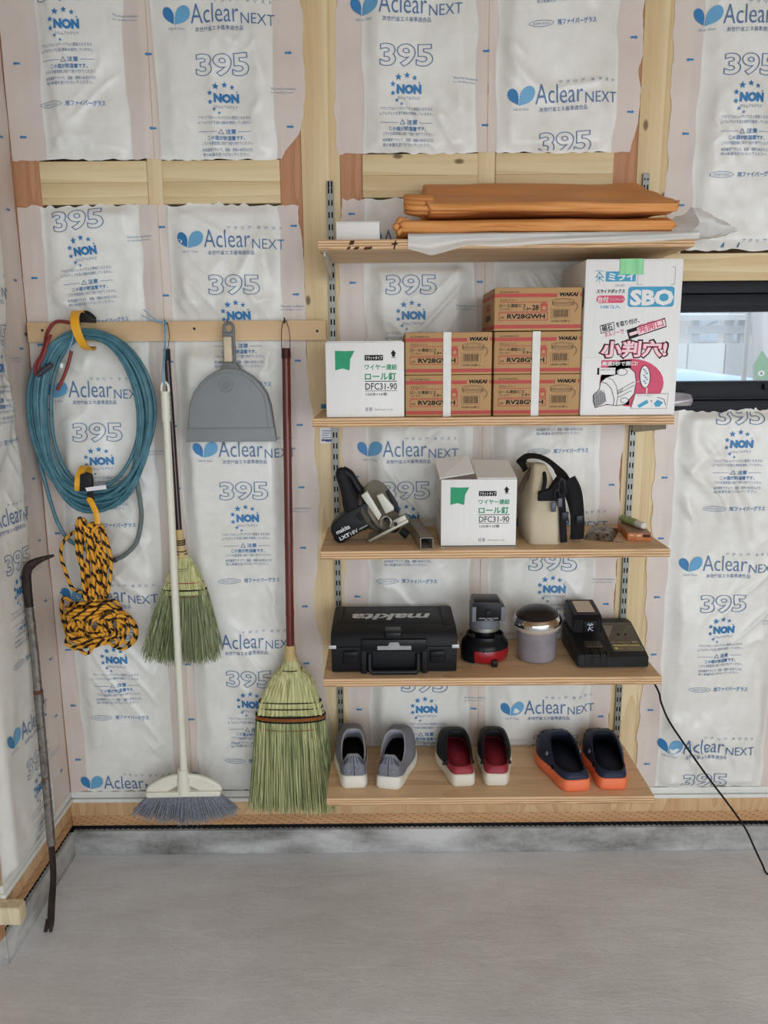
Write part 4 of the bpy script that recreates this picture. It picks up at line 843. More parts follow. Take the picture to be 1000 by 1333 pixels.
for k in range(3):   # the wraps round the neck
    for a in range(0, 360, 45): pts.append(Wp(124+22*math.cos(R(a)), 778+k*4.5, 0)+Vector((0, -0.088-0.034*math.sin(R(a)), 0)))
rope(catmull(pts, 8)); pts = []
for k in range(13):  # the loose lower coil
    ccx, ccy = 126+rnd.uniform(-14, 14), 812+rnd.uniform(-8, 8); rx, ry = rnd.uniform(22, 42), rnd.uniform(12, 32); ph = rnd.uniform(0, 6.28); d = rnd.uniform(-0.11, -0.058)
    for a in range(0, 300, 60):
        pts.append(Wp(ccx+rx*math.cos(ph+R(a)), ccy+ry*math.sin(ph+R(a)), d+rnd.uniform(-0.012, 0.012)))
rope(catmull(pts, 10)); pts = []
for k in range(6):   # hanging loops at the bottom
    xx = (98, 112, 124, 137, 150, 166)[k]; yb_ = (845, 851, 842, 838, 842, 838)[k]; pts += [Wp(xx-3, 805, -0.095), Wp(xx-11, yb_-14, -0.08), Wp(xx, yb_, -0.075), Wp(xx+10, yb_-14, -0.08), Wp(xx+2, 803, -0.1)]
rope(catmull(pts, 9))
rope(catmull([Wp(100, 790, -0.06), Wp(84, 778, -0.05), Wp(80, 795, -0.045), Wp(84, 815, -0.05), Wp(92, 832, -0.06), Wp(110, 840, -0.07)], 9)); rope(catmull([Wp(140, 785, -0.07), Wp(165, 800, -0.06), Wp(177, 815, -0.05), Wp(176, 833, -0.05), Wp(160, 845, -0.055), Wp(146, 838, -0.065)], 9))
b.build('rope_bundle', [m_ry, m_rb], smooth=3.2, label='yellow and black twisted rope tied in a bundle below the hose', cat='rope')

# ---- white long broom
m_cream = plain('cream_plastic', (226, 224, 208), 0.35, 0, 0.03); m_brist = plain('grey_bristle', (122, 126, 134), 0.6, 0, 0.35, 160)
def strands(b, n, root_f, tip_f, r, seed, mats=1, seg=4, sag=0.0):
    rr = random.Random(seed)
    for _ in range(n):
        u, v = rr.random(), rr.random(); p0 = Vector(root_f(u, v)); p1 = Vector(tip_f(u, v, rr)); bend = Vector((rr.uniform(-1, 1), rr.uniform(-1, 1), 0))*sag
        pts = [p0+(p1-p0)*q+bend*math.sin(PI*q*0.8) for q in [i/seg for i in range(seg+1)]]
        rad = [r*(1-0.55*i/seg) for i in range(seg+1)]; b.tube(pts, rad, 3, rr.randrange(mats))
Yb = -0.128
tp, ft = Wp(214.5, 500, -0.100), Wp(240, 1012, Yb)
br = thing('push_broom', 'long cream plastic broom with grey fan bristles', 'broom', tuple(ft))
ax = (ft-tp); L = ax.length; ax.normalize()
b = MB(); g1 = tp+ax*0.095; b.tube([g1, tp+ax*0.3, ft+Vector((0, 0, 0.02))], [0.0098, 0.0108, 0.0112], 14); b.build('handle', m_cream, br)
b = MB(); b.tube([tp+ax*0.020]+[tp+ax*(0.03+0.0065*i) for i in range(12)], [0.0112]+[0.0128 if i % 2 else 0.0117 for i in range(12)], 14)
pr = Vector((1, 0, 0)); lp = [tp+ax*0.022+pr*0.0095, tp+pr*0.0090+ax*0.004, tp-ax*0.006, tp-pr*0.0090+ax*0.004, tp+ax*0.022-pr*0.0095]; b.tube(catmull(lp, 5), 0.0036, 8); b.build('grip', m_cream, br)
b = MB(); hk = Wp(216, 421, -0.046)+Vector((0, -0.007, 0.0046))
m_lcord = plain('light_blue_cord', (122, 176, 204), 0.6)
b.tube(catmull([hk+Vector((-0.003, 0, 0.002)), hk+Vector((-0.004, -0.006, -0.06)), tp+Vector((-0.003, -0.006, 0.03)), tp+Vector((-0.003, 0, -0.002))], 6), 0.0024, 6, flat=0.6); b.tube(catmull([hk+Vector((0.003, -0.004, 0.002)), hk+Vector((0.0, -0.009, -0.06)), tp+Vector((0.002, -0.008, 0.03)), tp+Vector((0.0, 0, -0.002))], 6), 0.0022, 6, flat=0.6)
b.tube(catmull([hk, Wp(205, 418, -0.05), Wp(196, 411, -0.052), Wp(187, 403, -0.055)], 5), [0.0026]*15+[0.003], 6, flat=0.6); b.tube(catmull([hk, Wp(204, 419, -0.046), Wp(194, 415, -0.048), Wp(184, 410, -0.05)], 5), [0.0024]*15+[0.003], 6, flat=0.6)
b.build('hanging_cord', m_lcord, br)
b = MB(); hx, hz = W(240, 1030, Yb)
top = [(-0.108, -0.002), (-0.105, 0.012), (-0.085, 0.026), (-0.055, 0.041), (-0.022, 0.049), (0.022, 0.050), (0.055, 0.043), (0.085, 0.029), (0.103, 0.016), (0.108, 0.003)]
# crown with two openings: thin strips between bottom rail, rim and socket
sl = 0.016
def pt(x, z): return (hx+x, hz+z+x*sl)
b.prism([pt(-0.112, -0.012), pt(0.112, -0.012), pt(0.113, 0.006), pt(-0.113, 0.006)], Yb-0.016, Yb+0.016, 'Y', 0, bev=0.005, seg=2)
tx_ = [p[0] for p in top]; tz_ = [p[1] for p in top]; xs_ = sorted(set([round(-0.108+0.216*i/48, 4) for i in range(49)]+[-0.052, -0.018, 0.018, 0.052]))
hole = lambda x: 0.022-0.018*(abs(x)-0.018)/0.034 if 0.0179 <= abs(x) <= 0.0521 else 0.0
for xa, xb in zip(xs_, xs_[1:]):
    if abs(xa+xb)/2 < 0.0179: continue
    inside_ = 0.018 < abs(xa+xb)/2 < 0.052; za, zb_ = float(np.interp(xa, tx_, tz_)), float(np.interp(xb, tx_, tz_))
    b.prism([pt(xa, hole(xa) if inside_ else 0), pt(xb, hole(xb) if inside_ else 0), pt(xb, max(zb_, 0.002)), pt(xa, max(za, 0.002))], Yb-0.007, Yb+0.007, 'Y')
b.tube(catmull([Vector((*(lambda q: (q[0], Yb, q[1]))(pt(x, z)),)) for x, z in top], 5), 0.0075, 8)
b.tube([Vector((hx, Yb, hz-0.004)), Vector((hx, Yb, hz+0.058)), Vector((hx-0.001, Yb, hz+0.073))], [0.0215, 0.0165, 0.0150], 16); bhd = b.build('head', m_cream, br)
b = MB(); strands(b, 1000, lambda u, v: (hx+(u-0.5)*0.212, Yb+(v-0.5)*0.022, hz-0.010+(u-0.5)*0.2*sl), lambda u, v, r: (hx+(u-0.5)*0.318+r.uniform(-0.006, 0.006), Yb+(v-0.5)*0.052+r.uniform(-0.004, 0.004), hz-0.092+0.030*(2*abs(u-0.5))**2.2+r.uniform(-0.012, 0.008)), 0.0015, 3, 1, 3, 0.004)
b.build('bristles', m_brist, bhd)
# ---- natural-fibre brooms
def fibre(name, cs):
    t = NT(name); n1 = t.noise(34, 3, 0.6, t.mapped((1, 1, 0.08))); t.col(t.ramp(t.noise(170, 2, 0.6, t.mapped((1, 1, 0.03))), [(0.3, srgb(*cs[0])), (0.5, srgb(*cs[1])), (0.72, srgb(*cs[2]))])); return t.set(0.7, 0, 0.25)
m_fib = fibre('green_straw', ((84, 92, 60), (134, 144, 98), (186, 188, 138))); m_fib2 = fibre('pale_straw', ((146, 146, 94), (192, 192, 138), (222, 218, 168))); m_fib3 = fibre('dull_straw', ((84, 92, 68), (126, 134, 102), (172, 176, 138)))
m_bind = plain('pale_binding', (204, 176, 120), 0.6, 0, 0.15, 300); m_thread = plain('black_thread', (32, 30, 30), 0.6); m_copper = plain('copper_thread', (156, 92, 44), 0.4, 0.3); m_redthread = plain('red_thread', (150, 62, 48), 0.6)
def cross(b, cxs, y, z, hw, hd, r, mat, n=40, sag=0.0):
    b.tube([(cxs+hw*math.cos(2*PI*k/n), y+hd*math.sin(2*PI*k/n), z+sag*(abs(math.cos(2*PI*k/n))**2)) for k in range(n)], r, 6, mat, closed=True)
def bamboo(name, rgb, dark):
    t = NT(name); n1 = t.noise(26, 3, 0.6, t.mapped((1, 1, 0.06))); t.col(t.ramp(n1, [(0.3, srgb(*dark)), (0.7, srgb(*rgb))])); return t.set(0.22, 0, 0.5)
m_redbam = bamboo('red_lacquered_bamboo', (124, 58, 48), (92, 36, 32)); m_dkbam = bamboo('dark_lacquered_bamboo', (64, 40, 40), (38, 24, 26))
Y = -0.088
tp, ft = Wp(372.5, 459, -0.058), Wp(378, 842, Y)
lb = thing('straw_broom', 'large straw broom with red-brown bamboo handle', 'broom', (ft.x, Y, 0.21), 'straw brooms on the rail')
ax = ft-tp; L = ax.length; b = MB(); pts = []; rad = []
for i in range(41):
    q = i/40; node = min(abs(q-a) for a in (0.33, 0.63, 0.87)); pts.append(tp+ax*q); rad.append(0.0118+0.0012*math.exp(-(node/0.008)**2)+0.0004*q)
b.tube(pts, rad, 14); b.build('handle', m_redbam, lb)
b = MB(); b.tube([tp-ax*0.012/L*1.0, tp+ax*0.02], [0.0124, 0.0124], 14); b.build('end_cap', plain('dark_red_cap', (70, 30, 30), 0.4), lb)
b = MB(); hk = Wp(371, 418, -0.0375)+Vector((0, 0, 0.0044))
b.tube(catmull([hk+Vector((0, 0.001, 0.0006)), hk+Vector((-0.005, -0.001, -0.008)), hk+Vector((-0.010, -0.004, -0.035)), tp+Vector((-0.0118, 0, 0.002)), tp+Vector((-0.0122, 0, -0.015))], 6), 0.0011, 6); b.tube(catmull([hk+Vector((0, 0.001, 0.0006)), hk+Vector((0.005, -0.001, -0.008)), hk+Vector((0.012, -0.004, -0.035)), tp+Vector((0.0118, 0, 0.002)), tp+Vector((0.0122, 0, -0.015))], 6), 0.0011, 6); b.build('wire_loop', m_rust, lb)
b = MB(); zn = ft.z; xn = ft.x
b.lathe([(0.0145, 0.006), (0.0165, 0.0), (0.0155, -0.006), (0.0168, -0.012), (0.0160, -0.020), (0.0175, -0.026), (0.0185, -0.034), (0.018, -0.042)], 18, 0, T(xn, Y, zn)); b.build('neck_binding', m_bind, lb)
zs1 = W(380, 908, Y)[1]; zs2 = W(380, 921, Y)[1]; zs3 = W(380, 930, Y)[1]; zbot = 0.208; xb = W(378, 920, Y)[0]
b = MB(); nr = 15
for i in range(nr):
    u = (i+0.5)/nr*2-1; front = math.sqrt(max(0, 1-u*u*0.9))
    for sgn in (-1, 1):
        p = [Vector((xn+u*0.014, Y+sgn*0.012*front, zn-0.03)), Vector((xn+u*0.026, Y+sgn*0.018*front, zn-0.066)), Vector((xn+u*0.059, Y+sgn*0.026*front, (zn+zs1)/2-0.022)), Vector((xb+u*0.086, Y+sgn*0.028*front, zs1-0.006-abs(u)*0.004))]
        c = catmull(p, 5); b.tube(c, [0.004+0.0045*k/(len(c)-1) for k in range(len(c))], 7, 0)
    for zz, k_ in ((zs1-0.010, 1), (zs1-0.030, 2)):
        for sgn in (-1, 1): b.tube([Vector((xb+u*(0.086+0.004*k_), Y+sgn*0.028*front, zz+0.008-abs(u)*0.008)), Vector((xb+u*(0.088+0.004*k_), Y+sgn*0.030*front, zz-0.012-abs(u)*0.008))], [0.0078, 0.0078], 7, 0)
b.build('pleated_shoulder', m_fib2, lb)
b = MB(); cross(b, xn, Y, zn-0.046, 0.020, 0.0165, 0.0016, 0); cross(b, xn, Y, zn-0.068, 0.031, 0.024, 0.0017, 0)
b.build('neck_thread', m_thread, lb); b = MB(); cross(b, xb, Y, zs1-0.003, 0.093, 0.037, 0.0018, 0, sag=-0.006); cross(b, xb, Y, zs1-0.022, 0.097, 0.038, 0.0018, 0, sag=-0.006); cross(b, xb, Y, zs1-0.047, 0.104, 0.039, 0.0026, 0, sag=-0.003)
b.build('shoulder_thread', m_thread, lb)
b = MB(); 
for q in range(3): cross(b, xb, Y, zs1-0.052-q*0.0032, 0.1045, 0.039, 0.0019, 0, sag=-0.003)
b.build('copper_binding', m_copper, lb)
b = MB(); cross(b, xb, Y, zs1-0.064, 0.104, 0.039, 0.0024, 0, sag=-0.003); b.build('lower_thread', m_thread, lb)
b = MB(); cross(b, xb, Y, zs1-0.090, 0.099, 0.040, 0.0008, 0, sag=-0.002); b.build('red_thread', m_redthread, lb)
b = MB(); b.grid(lambda u, v: (xb+(0.094+0.008*v)*math.cos(2*PI*u), Y+0.030*math.sin(2*PI*u), zs1-0.01-v*(0.12)), 40, 8, 1, True)
strands(b, 1500, lambda u, v: (xb+(u-0.5)*0.200, Y+(v-0.5)*0.066*math.sqrt(max(0.05, 1-(2*u-1)**2)), zs1-0.044), lambda u, v, r: (xb-0.0+(u-0.5)*0.252+r.uniform(-0.010, 0.010), Y+(v-0.5)*0.085+r.uniform(-0.005, 0.005), zbot+0.016-0.008*u+r.uniform(-0.010, 0.020)), 0.0021, 11, 2, 4, 0.006)
b.build('bristles', [m_fib, m_fib2], lb)
# small dark-handled broom behind the cream one
Y = -0.0715
tp, ft = Wp(217, 455, -0.050), Wp(233, 690, Y); b = MB()
sb = thing('straw_broom', 'smaller straw broom with dark stick hanging behind the cream broom', 'broom', (ft.x, Y, 0.68), 'straw brooms on the rail')
ax = ft-tp; b.tube([tp+ax*(i/10) for i in range(11)], [0.0088+0.0007*i/10 for i in range(11)], 12); b.build('handle', m_dkbam, sb)
b = MB(); b.tube([tp-ax*0.003, tp+ax*0.06], 0.0098, 12); b.build('end_cap', m_blk, sb)
b = MB(); hq = Wp(216, 421, -0.0365)+Vector((0, 0, 0.0052)); b.tube([hq, hq+Vector((0.005, 0, -0.006)), Wp(221, 438, -0.043), tp+Vector((0.004, -0.004, 0))], 0.001, 6); b.tube([hq, hq+Vector((-0.005, 0, -0.006)), Wp(216, 438, -0.043), tp+Vector((-0.004, -0.004, 0))], 0.001, 6); b.build('cord_loop', m_thread, sb)
b = MB(); b.tube([ft-ax*0.004, ft+Vector((0.001, 0, -0.018)), ft+Vector((0.003, 0, -0.055)), ft+Vector((0.005, 0, -0.085))], [0.0105, 0.0112, 0.0120, 0.017], 14, 0); b.build('neck_binding', m_bind, sb)
b = MB()
for zz in (-0.030, -0.036, -0.042, -0.062, -0.070): cross(b, ft.x+0.003, Y, ft.z+zz, 0.0125+max(0, -0.05-zz)*0.15, 0.0125, 0.0017, 0)
b.build('neck_thread', m_thread, sb); b = MB()
for q in range(7): cross(b, ft.x+0.006, Y, ft.z-0.112-q*0.0055, 0.034+q*0.0022, 0.020, 0.0009, 0)
b.build('woven_threads', m_thread, sb); b = MB(); cross(b, ft.x+0.006, Y, ft.z-0.176, 0.064, 0.024, 0.0025, 0); b.build('waist_thread', m_thread, sb)
b = MB(); cross(b, ft.x+0.006, Y, ft.z-0.154, 0.056, 0.023, 0.0014, 0); cross(b, ft.x+0.006, Y, ft.z-0.196, 0.069, 0.025, 0.0008, 0); b.build('red_thread', m_redthread, sb)
b = MB()
for i in range(17):
    u = (i+0.5)/17*2-1; f_ = math.sqrt(max(0, 1-u*u*0.9))
    for sgn in (-1, 1):
        c = catmull([Vector((ft.x+0.004+u*0.011, Y+sgn*0.011*f_, ft.z-0.072)), Vector((ft.x+0.006+u*0.030, Y+sgn*0.016*f_, ft.z-0.105)), Vector((ft.x+0.006+u*0.058, Y+sgn*0.019*f_, ft.z-0.165)), Vector((ft.x+0.006+u*0.064, Y+sgn*0.020*f_, ft.z-0.19))], 4); b.tube(c, [0.003+0.0025*k/(len(c)-1) for k in range(len(c))], 6, 0)
b.build('straw_shoulder', m_fib2, sb)
b = MB(); strands(b, 900, lambda u, v: (ft.x+0.006+(u-0.5)*0.126, Y+(v-0.5)*0.038, ft.z-0.176), lambda u, v, r: (ft.x-0.012+(u-0.5)*0.226+r.uniform(-0.010, 0.010), Y+(v-0.5)*0.056+r.uniform(-0.004, 0.004), 0.690+0.018*(2*abs(u-0.5))**2+r.uniform(-0.012, 0.026)), 0.0017, 5, 2, 4, 0.007)
b.build('bristles', [m_fib3, m_fib], sb)
# ---- dustpan
m_pan = plain('grey_pan_plastic', (132, 136, 138), 0.5, 0, 0.05, 8); m_pan_dk = plain('grey_rubber', (112, 114, 114), 0.55, 0, 0.06)
Y = -0.078
def S(px, py): return W(px, py, Y)
pan = thing('dustpan', 'grey plastic dustpan hanging on a rail hook', 'dustpan', (-0.722, -0.04, 1.342))
out = [S(243, 574), S(244, 553), S(246, 528), S(251, 512), S(260, 499), S(271, 489), S(283, 482), S(292, 479), S(304, 479), S(315, 482), S(327, 489), S(338, 499), S(347, 512), S(352, 528), S(356, 553), S(359, 574)]
b = MB(); b.prism(out[::-1], Y, -0.038, 'Y', 0, bev=0.006, seg=3)
ins = [(q[0]*0.93+S(300, 530)[0]*0.07, q[1]*0.95+S(300, 530)[1]*0.05) for q in out]
z1 = S(300, 557)[1]; zl_ = S(300, 575)[1]; xl_, xr_ = S(243, 574)[0], S(359.5, 573)[0]; b.prism([(xl_-0.001, zl_), (xr_+0.001, zl_), (xr_-0.004, z1), (xl_+0.002, z1)], Y-0.003, Y+0.008, 'Y', 0, bev=0.002)
ptr = b.build('tray', m_pan, pan)
b = MB(); c = S(294, 501)
for r_, h_ in ((0.0200, 0.0012), (0.0115, 0.0014), (0.0045, 0.002)): b.tube([(c[0]+r_*math.cos(2*PI*k/24), Y-0.0004, c[1]+r_*math.sin(2*PI*k/24)) for k in range(24)], h_, 6, closed=True)
b.build('embossed_emblem', m_pan, ptr)
b = MB(); rb = [S(252, 532), S(255, 515), S(264, 502), S(276, 491), S(288, 486), S(308, 486), S(322, 491), S(334, 503), S(344, 518), S(349, 555)]; b.tube(catmull([(q[0], Y-0.0002, q[1]) for q in rb], 4), 0.0016, 6); b.build('raised_rim', m_pan, ptr)
b = MB(); a = [S(291, 482), S(291.5, 470), S(290.5, 440), S(289.5, 430)]; e = [S(305.5, 482), S(304.5, 470), S(303, 440), S(303, 430)]
b.tube(catmull([(q[0], Y+0.014, q[1]) for q in a], 4), 0.0042, 8); b.tube(catmull([(q[0], Y+0.014, q[1]) for q in e], 4), 0.0042, 8)
c = S(296.3, 427); b.tube([(c[0]+0.013*math.cos(2*PI*k/20), Y+0.016, c[1]+0.015*math.sin(2*PI*k/20)) for k in range(20)], 0.0045, 8, closed=True); p0, p1 = S(296, 433), S(296.5, 437); b.box(p0[0]-0.014, p0[0]+0.014, Y+0.010, Y+0.018, p1[1]-0.002, p0[1], bev=0.002)
b.prism([S(285, 483), S(290, 472), S(306, 472), S(313, 483)][::-1], Y+0.006, -0.042, 'Y', 0, bev=0.003); b.build('handle', m_pan_dk, pan)
b = MB(); p0, p1 = S(296.5, 471), S(297, 438); b.box(p0[0]-0.0115, p0[0]+0.0115, Y+0.005, Y+0.02, p0[1], p1[1], bev=0.004); b.build('grip_insert', plain('beige_grip', (206, 192, 162), 0.4, 0, 0.08), pan)
# ---- crowbar leaning in the corner
t = NT('worn_iron'); n1 = t.noise(22, 4, 0.7); t.col(t.ramp(n1, [(0.3, srgb(74, 66, 62)), (0.52, srgb(128, 122, 116)), (0.64, srgb(92, 76, 66))])); t.bump(n1, 0.3, 0.001); m_iron = t.set(0.5, 0.55)
m_iron_dk = plain('blackened_iron', (58, 48, 46), 0.6, 0.4, 0.25)
pts = [Wp(66, 1206, -0.345), Wp(67, 1180, -0.342), Wp(69.5, 1140, -0.335), Wp(67, 1100, -0.325), Wp(62, 1040, -0.306), Wp(52, 930, -0.276), Wp(46, 860, -0.255), Wp(38, 790, -0.247)]
bar = thing('crowbar', 'rusty long crowbar leaning against the left wall corner', 'crowbar', tuple(pts[0]))
b = MB(); c = catmull(pts[3:], 8); b.tube(c, [0.0115]*len(c), 10); b.build('shaft', m_iron, bar)
b = MB(); c = catmull([pts[-1], Wp(35.5, 765, -0.244), Wp(34.5, 750, -0.243), Wp(37, 739, -0.242), Wp(45, 732, -0.240), Wp(57, 727, -0.238), Wp(70, 723, -0.236)], 6); n = len(c); b.tube(c, [0.0115+0.001*min(1, i/8) if i < n*0.6 else 0.0115*(1-(i/n-0.6)*1.9) for i in range(n)], 10); b.build('bent_claw', m_iron_dk, bar)
b = MB(); c = catmull(pts[:4], 8); n = len(c); b.tube(c, [0.0105+0.004*math.sin(PI*min(1, i/(n*0.55)))*0.5 for i in range(n)], 10, flat=0.75); b.build('flat_end', m_iron_dk, bar)
b = MB()
for s in (-1, 1): p = Wp(66, 1203, -0.345); q = p+Vector((s*0.0075-0.004, -0.012, -0.012)); q.z = 0.004; b.tube([p+Vector((s*0.004, 0, 0.014)), q], [0.0085, 0.0045], 8)
b.build('claw_tips', m_iron_dk, bar)
b = MB(); 
for py in (898, 905, 912): p = Wp(49.5+(py-898)*0.09, py, -0.266); b.tube([p, p+Vector((0.0008, -0.001, -0.011))], [0.0128, 0.0128], 10)
b.build('rust_band', plain('rust', (98, 62, 46), 0.8, 0.1, 0.25), bar)
# ================================================================== ON THE TOP SHELF: TARPS AND PLASTIC
t = NT('orange_tarp'); n1 = t.noise(7, 4, 0.6, t.mapped((0.3, 1, 1)), 0.6); t.col(t.ramp(n1, [(0.3, srgb(202, 130, 66)), (0.7, srgb(224, 158, 94))])); wv = t.noise(300, 2, 0.5); t.bump(t.math('ADD', n1, t.math('MULTIPLY', wv, 0.15)), 0.5, 0.004); m_tarp = t.set(0.55, 0, 0.3)
NZ = Noise2(77)
def nz(x, y): return float(NZ(np.float64(x), np.float64(y)))-0.5
def loft_x(b, prof, x0, x1, n, wob, mat=0, endtaper=0.009, skew=0.0):
    """closed profile (y,z) carried along x with wrinkles"""
    m = len(prof)
    def f(u, v):
        k = u*m; i = int(round(k)) % m; y, z = prof[i]; x = x0+(x1-x0)*v
        e = min(v, 1-v)*(x1-x0); q = min(1, e/endtaper); q = 0.55+0.45*math.sqrt(max(0, 1-(1-q)**2))
        cy = sum(p[0] for p in prof)/m; cz_ = sum(p[1] for p in prof)/m
        return (x+nz(y*30+3, z*60)*0.014-skew*max(0, (y+0.26)/0.2)*v**6, cy+(y-cy)*(0.9+0.1*q)+nz(x*9+i*0.12, i*0.35+5)*wob, cz_+(z-cz_)*q+nz(x*7+20, i*0.3)*wob*0.9)
    b.grid(f, m, n, mat, True); o = b.n-m*n
    b.f.append(tuple(o+i for i in range(m))[::-1]); b.f.append(tuple(o+(n-1)*m+i for i in range(m))); b.mi += [mat, mat]
def rounded(pts, k=6): return [q[:2] for q in [(p.x, p.y) for p in catmull([(a, c, 0) for a, c in pts], k, True)]]
z1 = SZ[1]
lower = rounded([(-0.288, z1+0.030), (-0.276, z1+0.047), (-0.20, z1+0.056), (-0.08, z1+0.060), (-0.052, z1+0.044), (-0.055, z1+0.020), (-0.10, z1+0.014), (-0.24, z1+0.013), (-0.282, z1+0.017)])
b = MB(); loft_x(b, lower, -0.245, 0.425, 90, 0.010)
b.tube(catmull([(-0.240, -0.282, z1+0.018), (-0.252, -0.275, z1+0.030), (-0.246, -0.268, z1+0.046), (-0.225, -0.262, z1+0.050)], 5), [0.008+0.003*math.sin(q*1.3) for q in range(16)], 8); b.tube(catmull([(-0.236, -0.262, z1+0.022), (-0.244, -0.245, z1+0.034), (-0.228, -0.225, z1+0.042)], 5), [0.007+0.003*math.sin(q*1.7) for q in range(11)], 8)
b.build('folded_tarp', m_tarp, loc=(0.1, -0.17, z1+0.013), smooth=3.2, label='lower orange folded tarp with a bunched end, on clear plastic', cat='tarp')
upper = rounded([(-0.272, z1+0.074), (-0.262, z1+0.090), (-0.22, z1+0.102), (-0.14, z1+0.138), (-0.07, z1+0.170), (-0.052, z1+0.164), (-0.053, z1+0.110), (-0.075, z1+0.070), (-0.16, z1+0.068), (-0.24, z1+0.064), (-0.268, z1+0.066)])
b = MB(); loft_x(b, upper, -0.180, 0.435, 90, 0.010, skew=0.045)
for dz, dy, r in ((0.078, -0.258, 0.0075), (0.090, -0.245, 0.0085), (0.102, -0.230, 0.008), (0.072, -0.240, 0.007), (0.110, -0.215, 0.007)): b.tube(catmull([(-0.160, dy, z1+dz), (-0.200, dy-0.006, z1+dz), (-0.226, dy+0.006, z1+dz+0.004), (-0.216, dy+0.026, z1+dz+0.004), (-0.185, dy+0.032, z1+dz)], 4), r, 8)
b.build('folded_tarp', m_tarp, loc=(0.12, -0.16, z1+0.064), smooth=3.2, label='upper orange folded tarp lying on another tarp', cat='tarp')
t = NT('clear_plastic'); t.col(srgb(232, 232, 228)); wr = t.node('ShaderNodeTexNoise', noise_type='RIDGED_MULTIFRACTAL'); wr.inputs['Scale'].default_value = 14; wr.inputs['Detail'].default_value = 4; t.link(t.mapped((0.6, 1, 1)), wr.inputs['Vector']); t.bump(wr.outputs[0], 0.7, 0.004); t.set(0.16)
mx = t.node('ShaderNodeMixShader'); tr = t.node('ShaderNodeBsdfTransparent'); mx.inputs[0].default_value = 0.66; t.link(tr.outputs[0], mx.inputs[1]); t.link(t.b.outputs[0], mx.inputs[2]); t.link(mx.outputs[0], t.out.inputs[0]); m_clear = t.m
b = MB()
def sheet(u, v):   # one crumpled sheet: under the tarps, drooping over the front edge, bunching out past the right end
    x = -0.225+0.70*u; fr = 0.011+0.006*nz(x*8, 3)
    hang = 0.028+0.022*max(0.0, 1-abs(x+0.17)/0.085)+0.008*nz(x*14, 7)-0.012*max(0, (x-0.0)/0.45)
    k = v*5
    if k < 1: p = (-0.06-0.10*k, z1+0.0085)
    elif k < 2: p = (-0.16-0.12*(k-1), z1+0.0075+0.003*(k-1))
    elif k < 3: p = (-0.28-0.031*(k-2), z1+0.0105+0.004*math.sin(PI*(k-2)))
    else: p = (-0.3115-0.003*math.sin(k*3+x*9)-0.0015, z1+0.008-hang*(k-3)/2)
    return (x, p[0]-0.0012*abs(nz(x*40, v*20)), p[1]+0.002*abs(nz(x*24, v*14))*(1 if k < 3 else 0))
b.grid(sheet, 70, 42)
b.build('plastic_sheet', m_clear, smooth=3.2, label='crumpled clear plastic sheet under the tarps, drooping over the shelf front', cat='plastic sheet')
b = MB()
def bulge(u, v):
    a = 2*PI*u; q = v; x = 0.475+0.115*q; r = (0.040*(1-0.72*q)+0.010*math.sin(a*3+q*4)*(1-q))*(1.0-0.92*max(0, (q-0.9)/0.1))
    return (x+0.016*nz(u*9, v*7), -0.205+0.095*math.cos(a)*(1-0.35*q), z1+0.042-0.020*q+r*math.sin(a)*(0.9)+0.006*nz(u*14, v*9))
b.grid(bulge, 40, 22, 0, True)
b.build('plastic_bag', m_clear, smooth=3.2, label='bunched clear plastic bag sticking out past right end of topmost shelf', cat='plastic bag')

# ================================================================== MIDDLE SHELF
z3 = SZ[3]
m_mk = plain('tool_black', (24, 24, 27), 0.42, 0, 0.12); m_mk2 = plain('soft_black_grip', (32, 32, 35), 0.65, 0, 0.1); m_alu = plain('cast_aluminium', (156, 152, 138), 0.42, 0.6, 0.08); m_alu2 = plain('pale_guard', (192, 190, 178), 0.45, 0.25, 0.06); m_silver = plain('silver_print', (206, 206, 206), 0.35, 0.3, 0.03)
SY = -0.212
def P3(px, py, Y): return Wp(px, py, Y)
def poly_px(pts, Y): return [W(x, y, Y) for x, y in pts]
saw = thing('circular_saw', 'black cordless circular saw tipped on its side, left end of shelf', 'power saw', (-0.33, -0.15, z3))
b = MB(); b.prism(poly_px([(431, 691), (431, 684), (437, 677), (449, 668), (478, 652), (483, 668), (487, 681), (446, 705.5), (441, 706), (436, 702)], SY)[::-1], SY-0.012, SY+0.062, 'Y', 0, bev=0.004)
sbat = b.build('battery', m_mk, saw)
b = MB(); k = Ink(b, (0, SY-0.012, 0), (1, 0, 0), (0, 0, 1), 0.0007); o = W(439, 696, SY-0.012); k.text('makita', o[0], o[1], 0.040, 0.012, 0, rot=R(26), bold=0.02, slant=0.1); o = W(443.5, 704, SY-0.012); k.text('LXT', o[0], o[1], 0.030, 0.0105, 0, rot=R(27), bold=0.05); o = W(457.5, 697, SY-0.012); k.text('18V', o[0], o[1], 0.022, 0.0105, 0, rot=R(27)); o = W(468, 690, SY-0.012); k.text('LITHIUM-ION', o[0], o[1], 0.025, 0.004, 0, rot=R(27))
b.build('battery_print', m_silver, sbat)
b = MB(); b.prism(poly_px([(436, 678), (452, 665), (448, 656), (452, 653), (469, 641), (482, 653), (487, 672), (478, 652), (449, 668)], SY+0.004)[::-1], SY+0.004, SY+0.052, 'Y', 0)
b = MB(); b.tube(catmull([P3(444, 614, SY+0.02), P3(448, 626, SY+0.02), P3(455, 645, SY+0.02), P3(462, 660, SY+0.022), P3(474, 672, SY+0.024)], 6), [0.014, 0.0165, 0.0175, 0.018, 0.0182, 0.018, 0.0178, 0.0178, 0.018, 0.0185, 0.0195, 0.021, 0.0225, 0.024, 0.026, 0.0275, 0.029, 0.031, 0.033, 0.035, 0.036, 0.037, 0.037, 0.037, 0.037], 14, 0, flat=1.0)
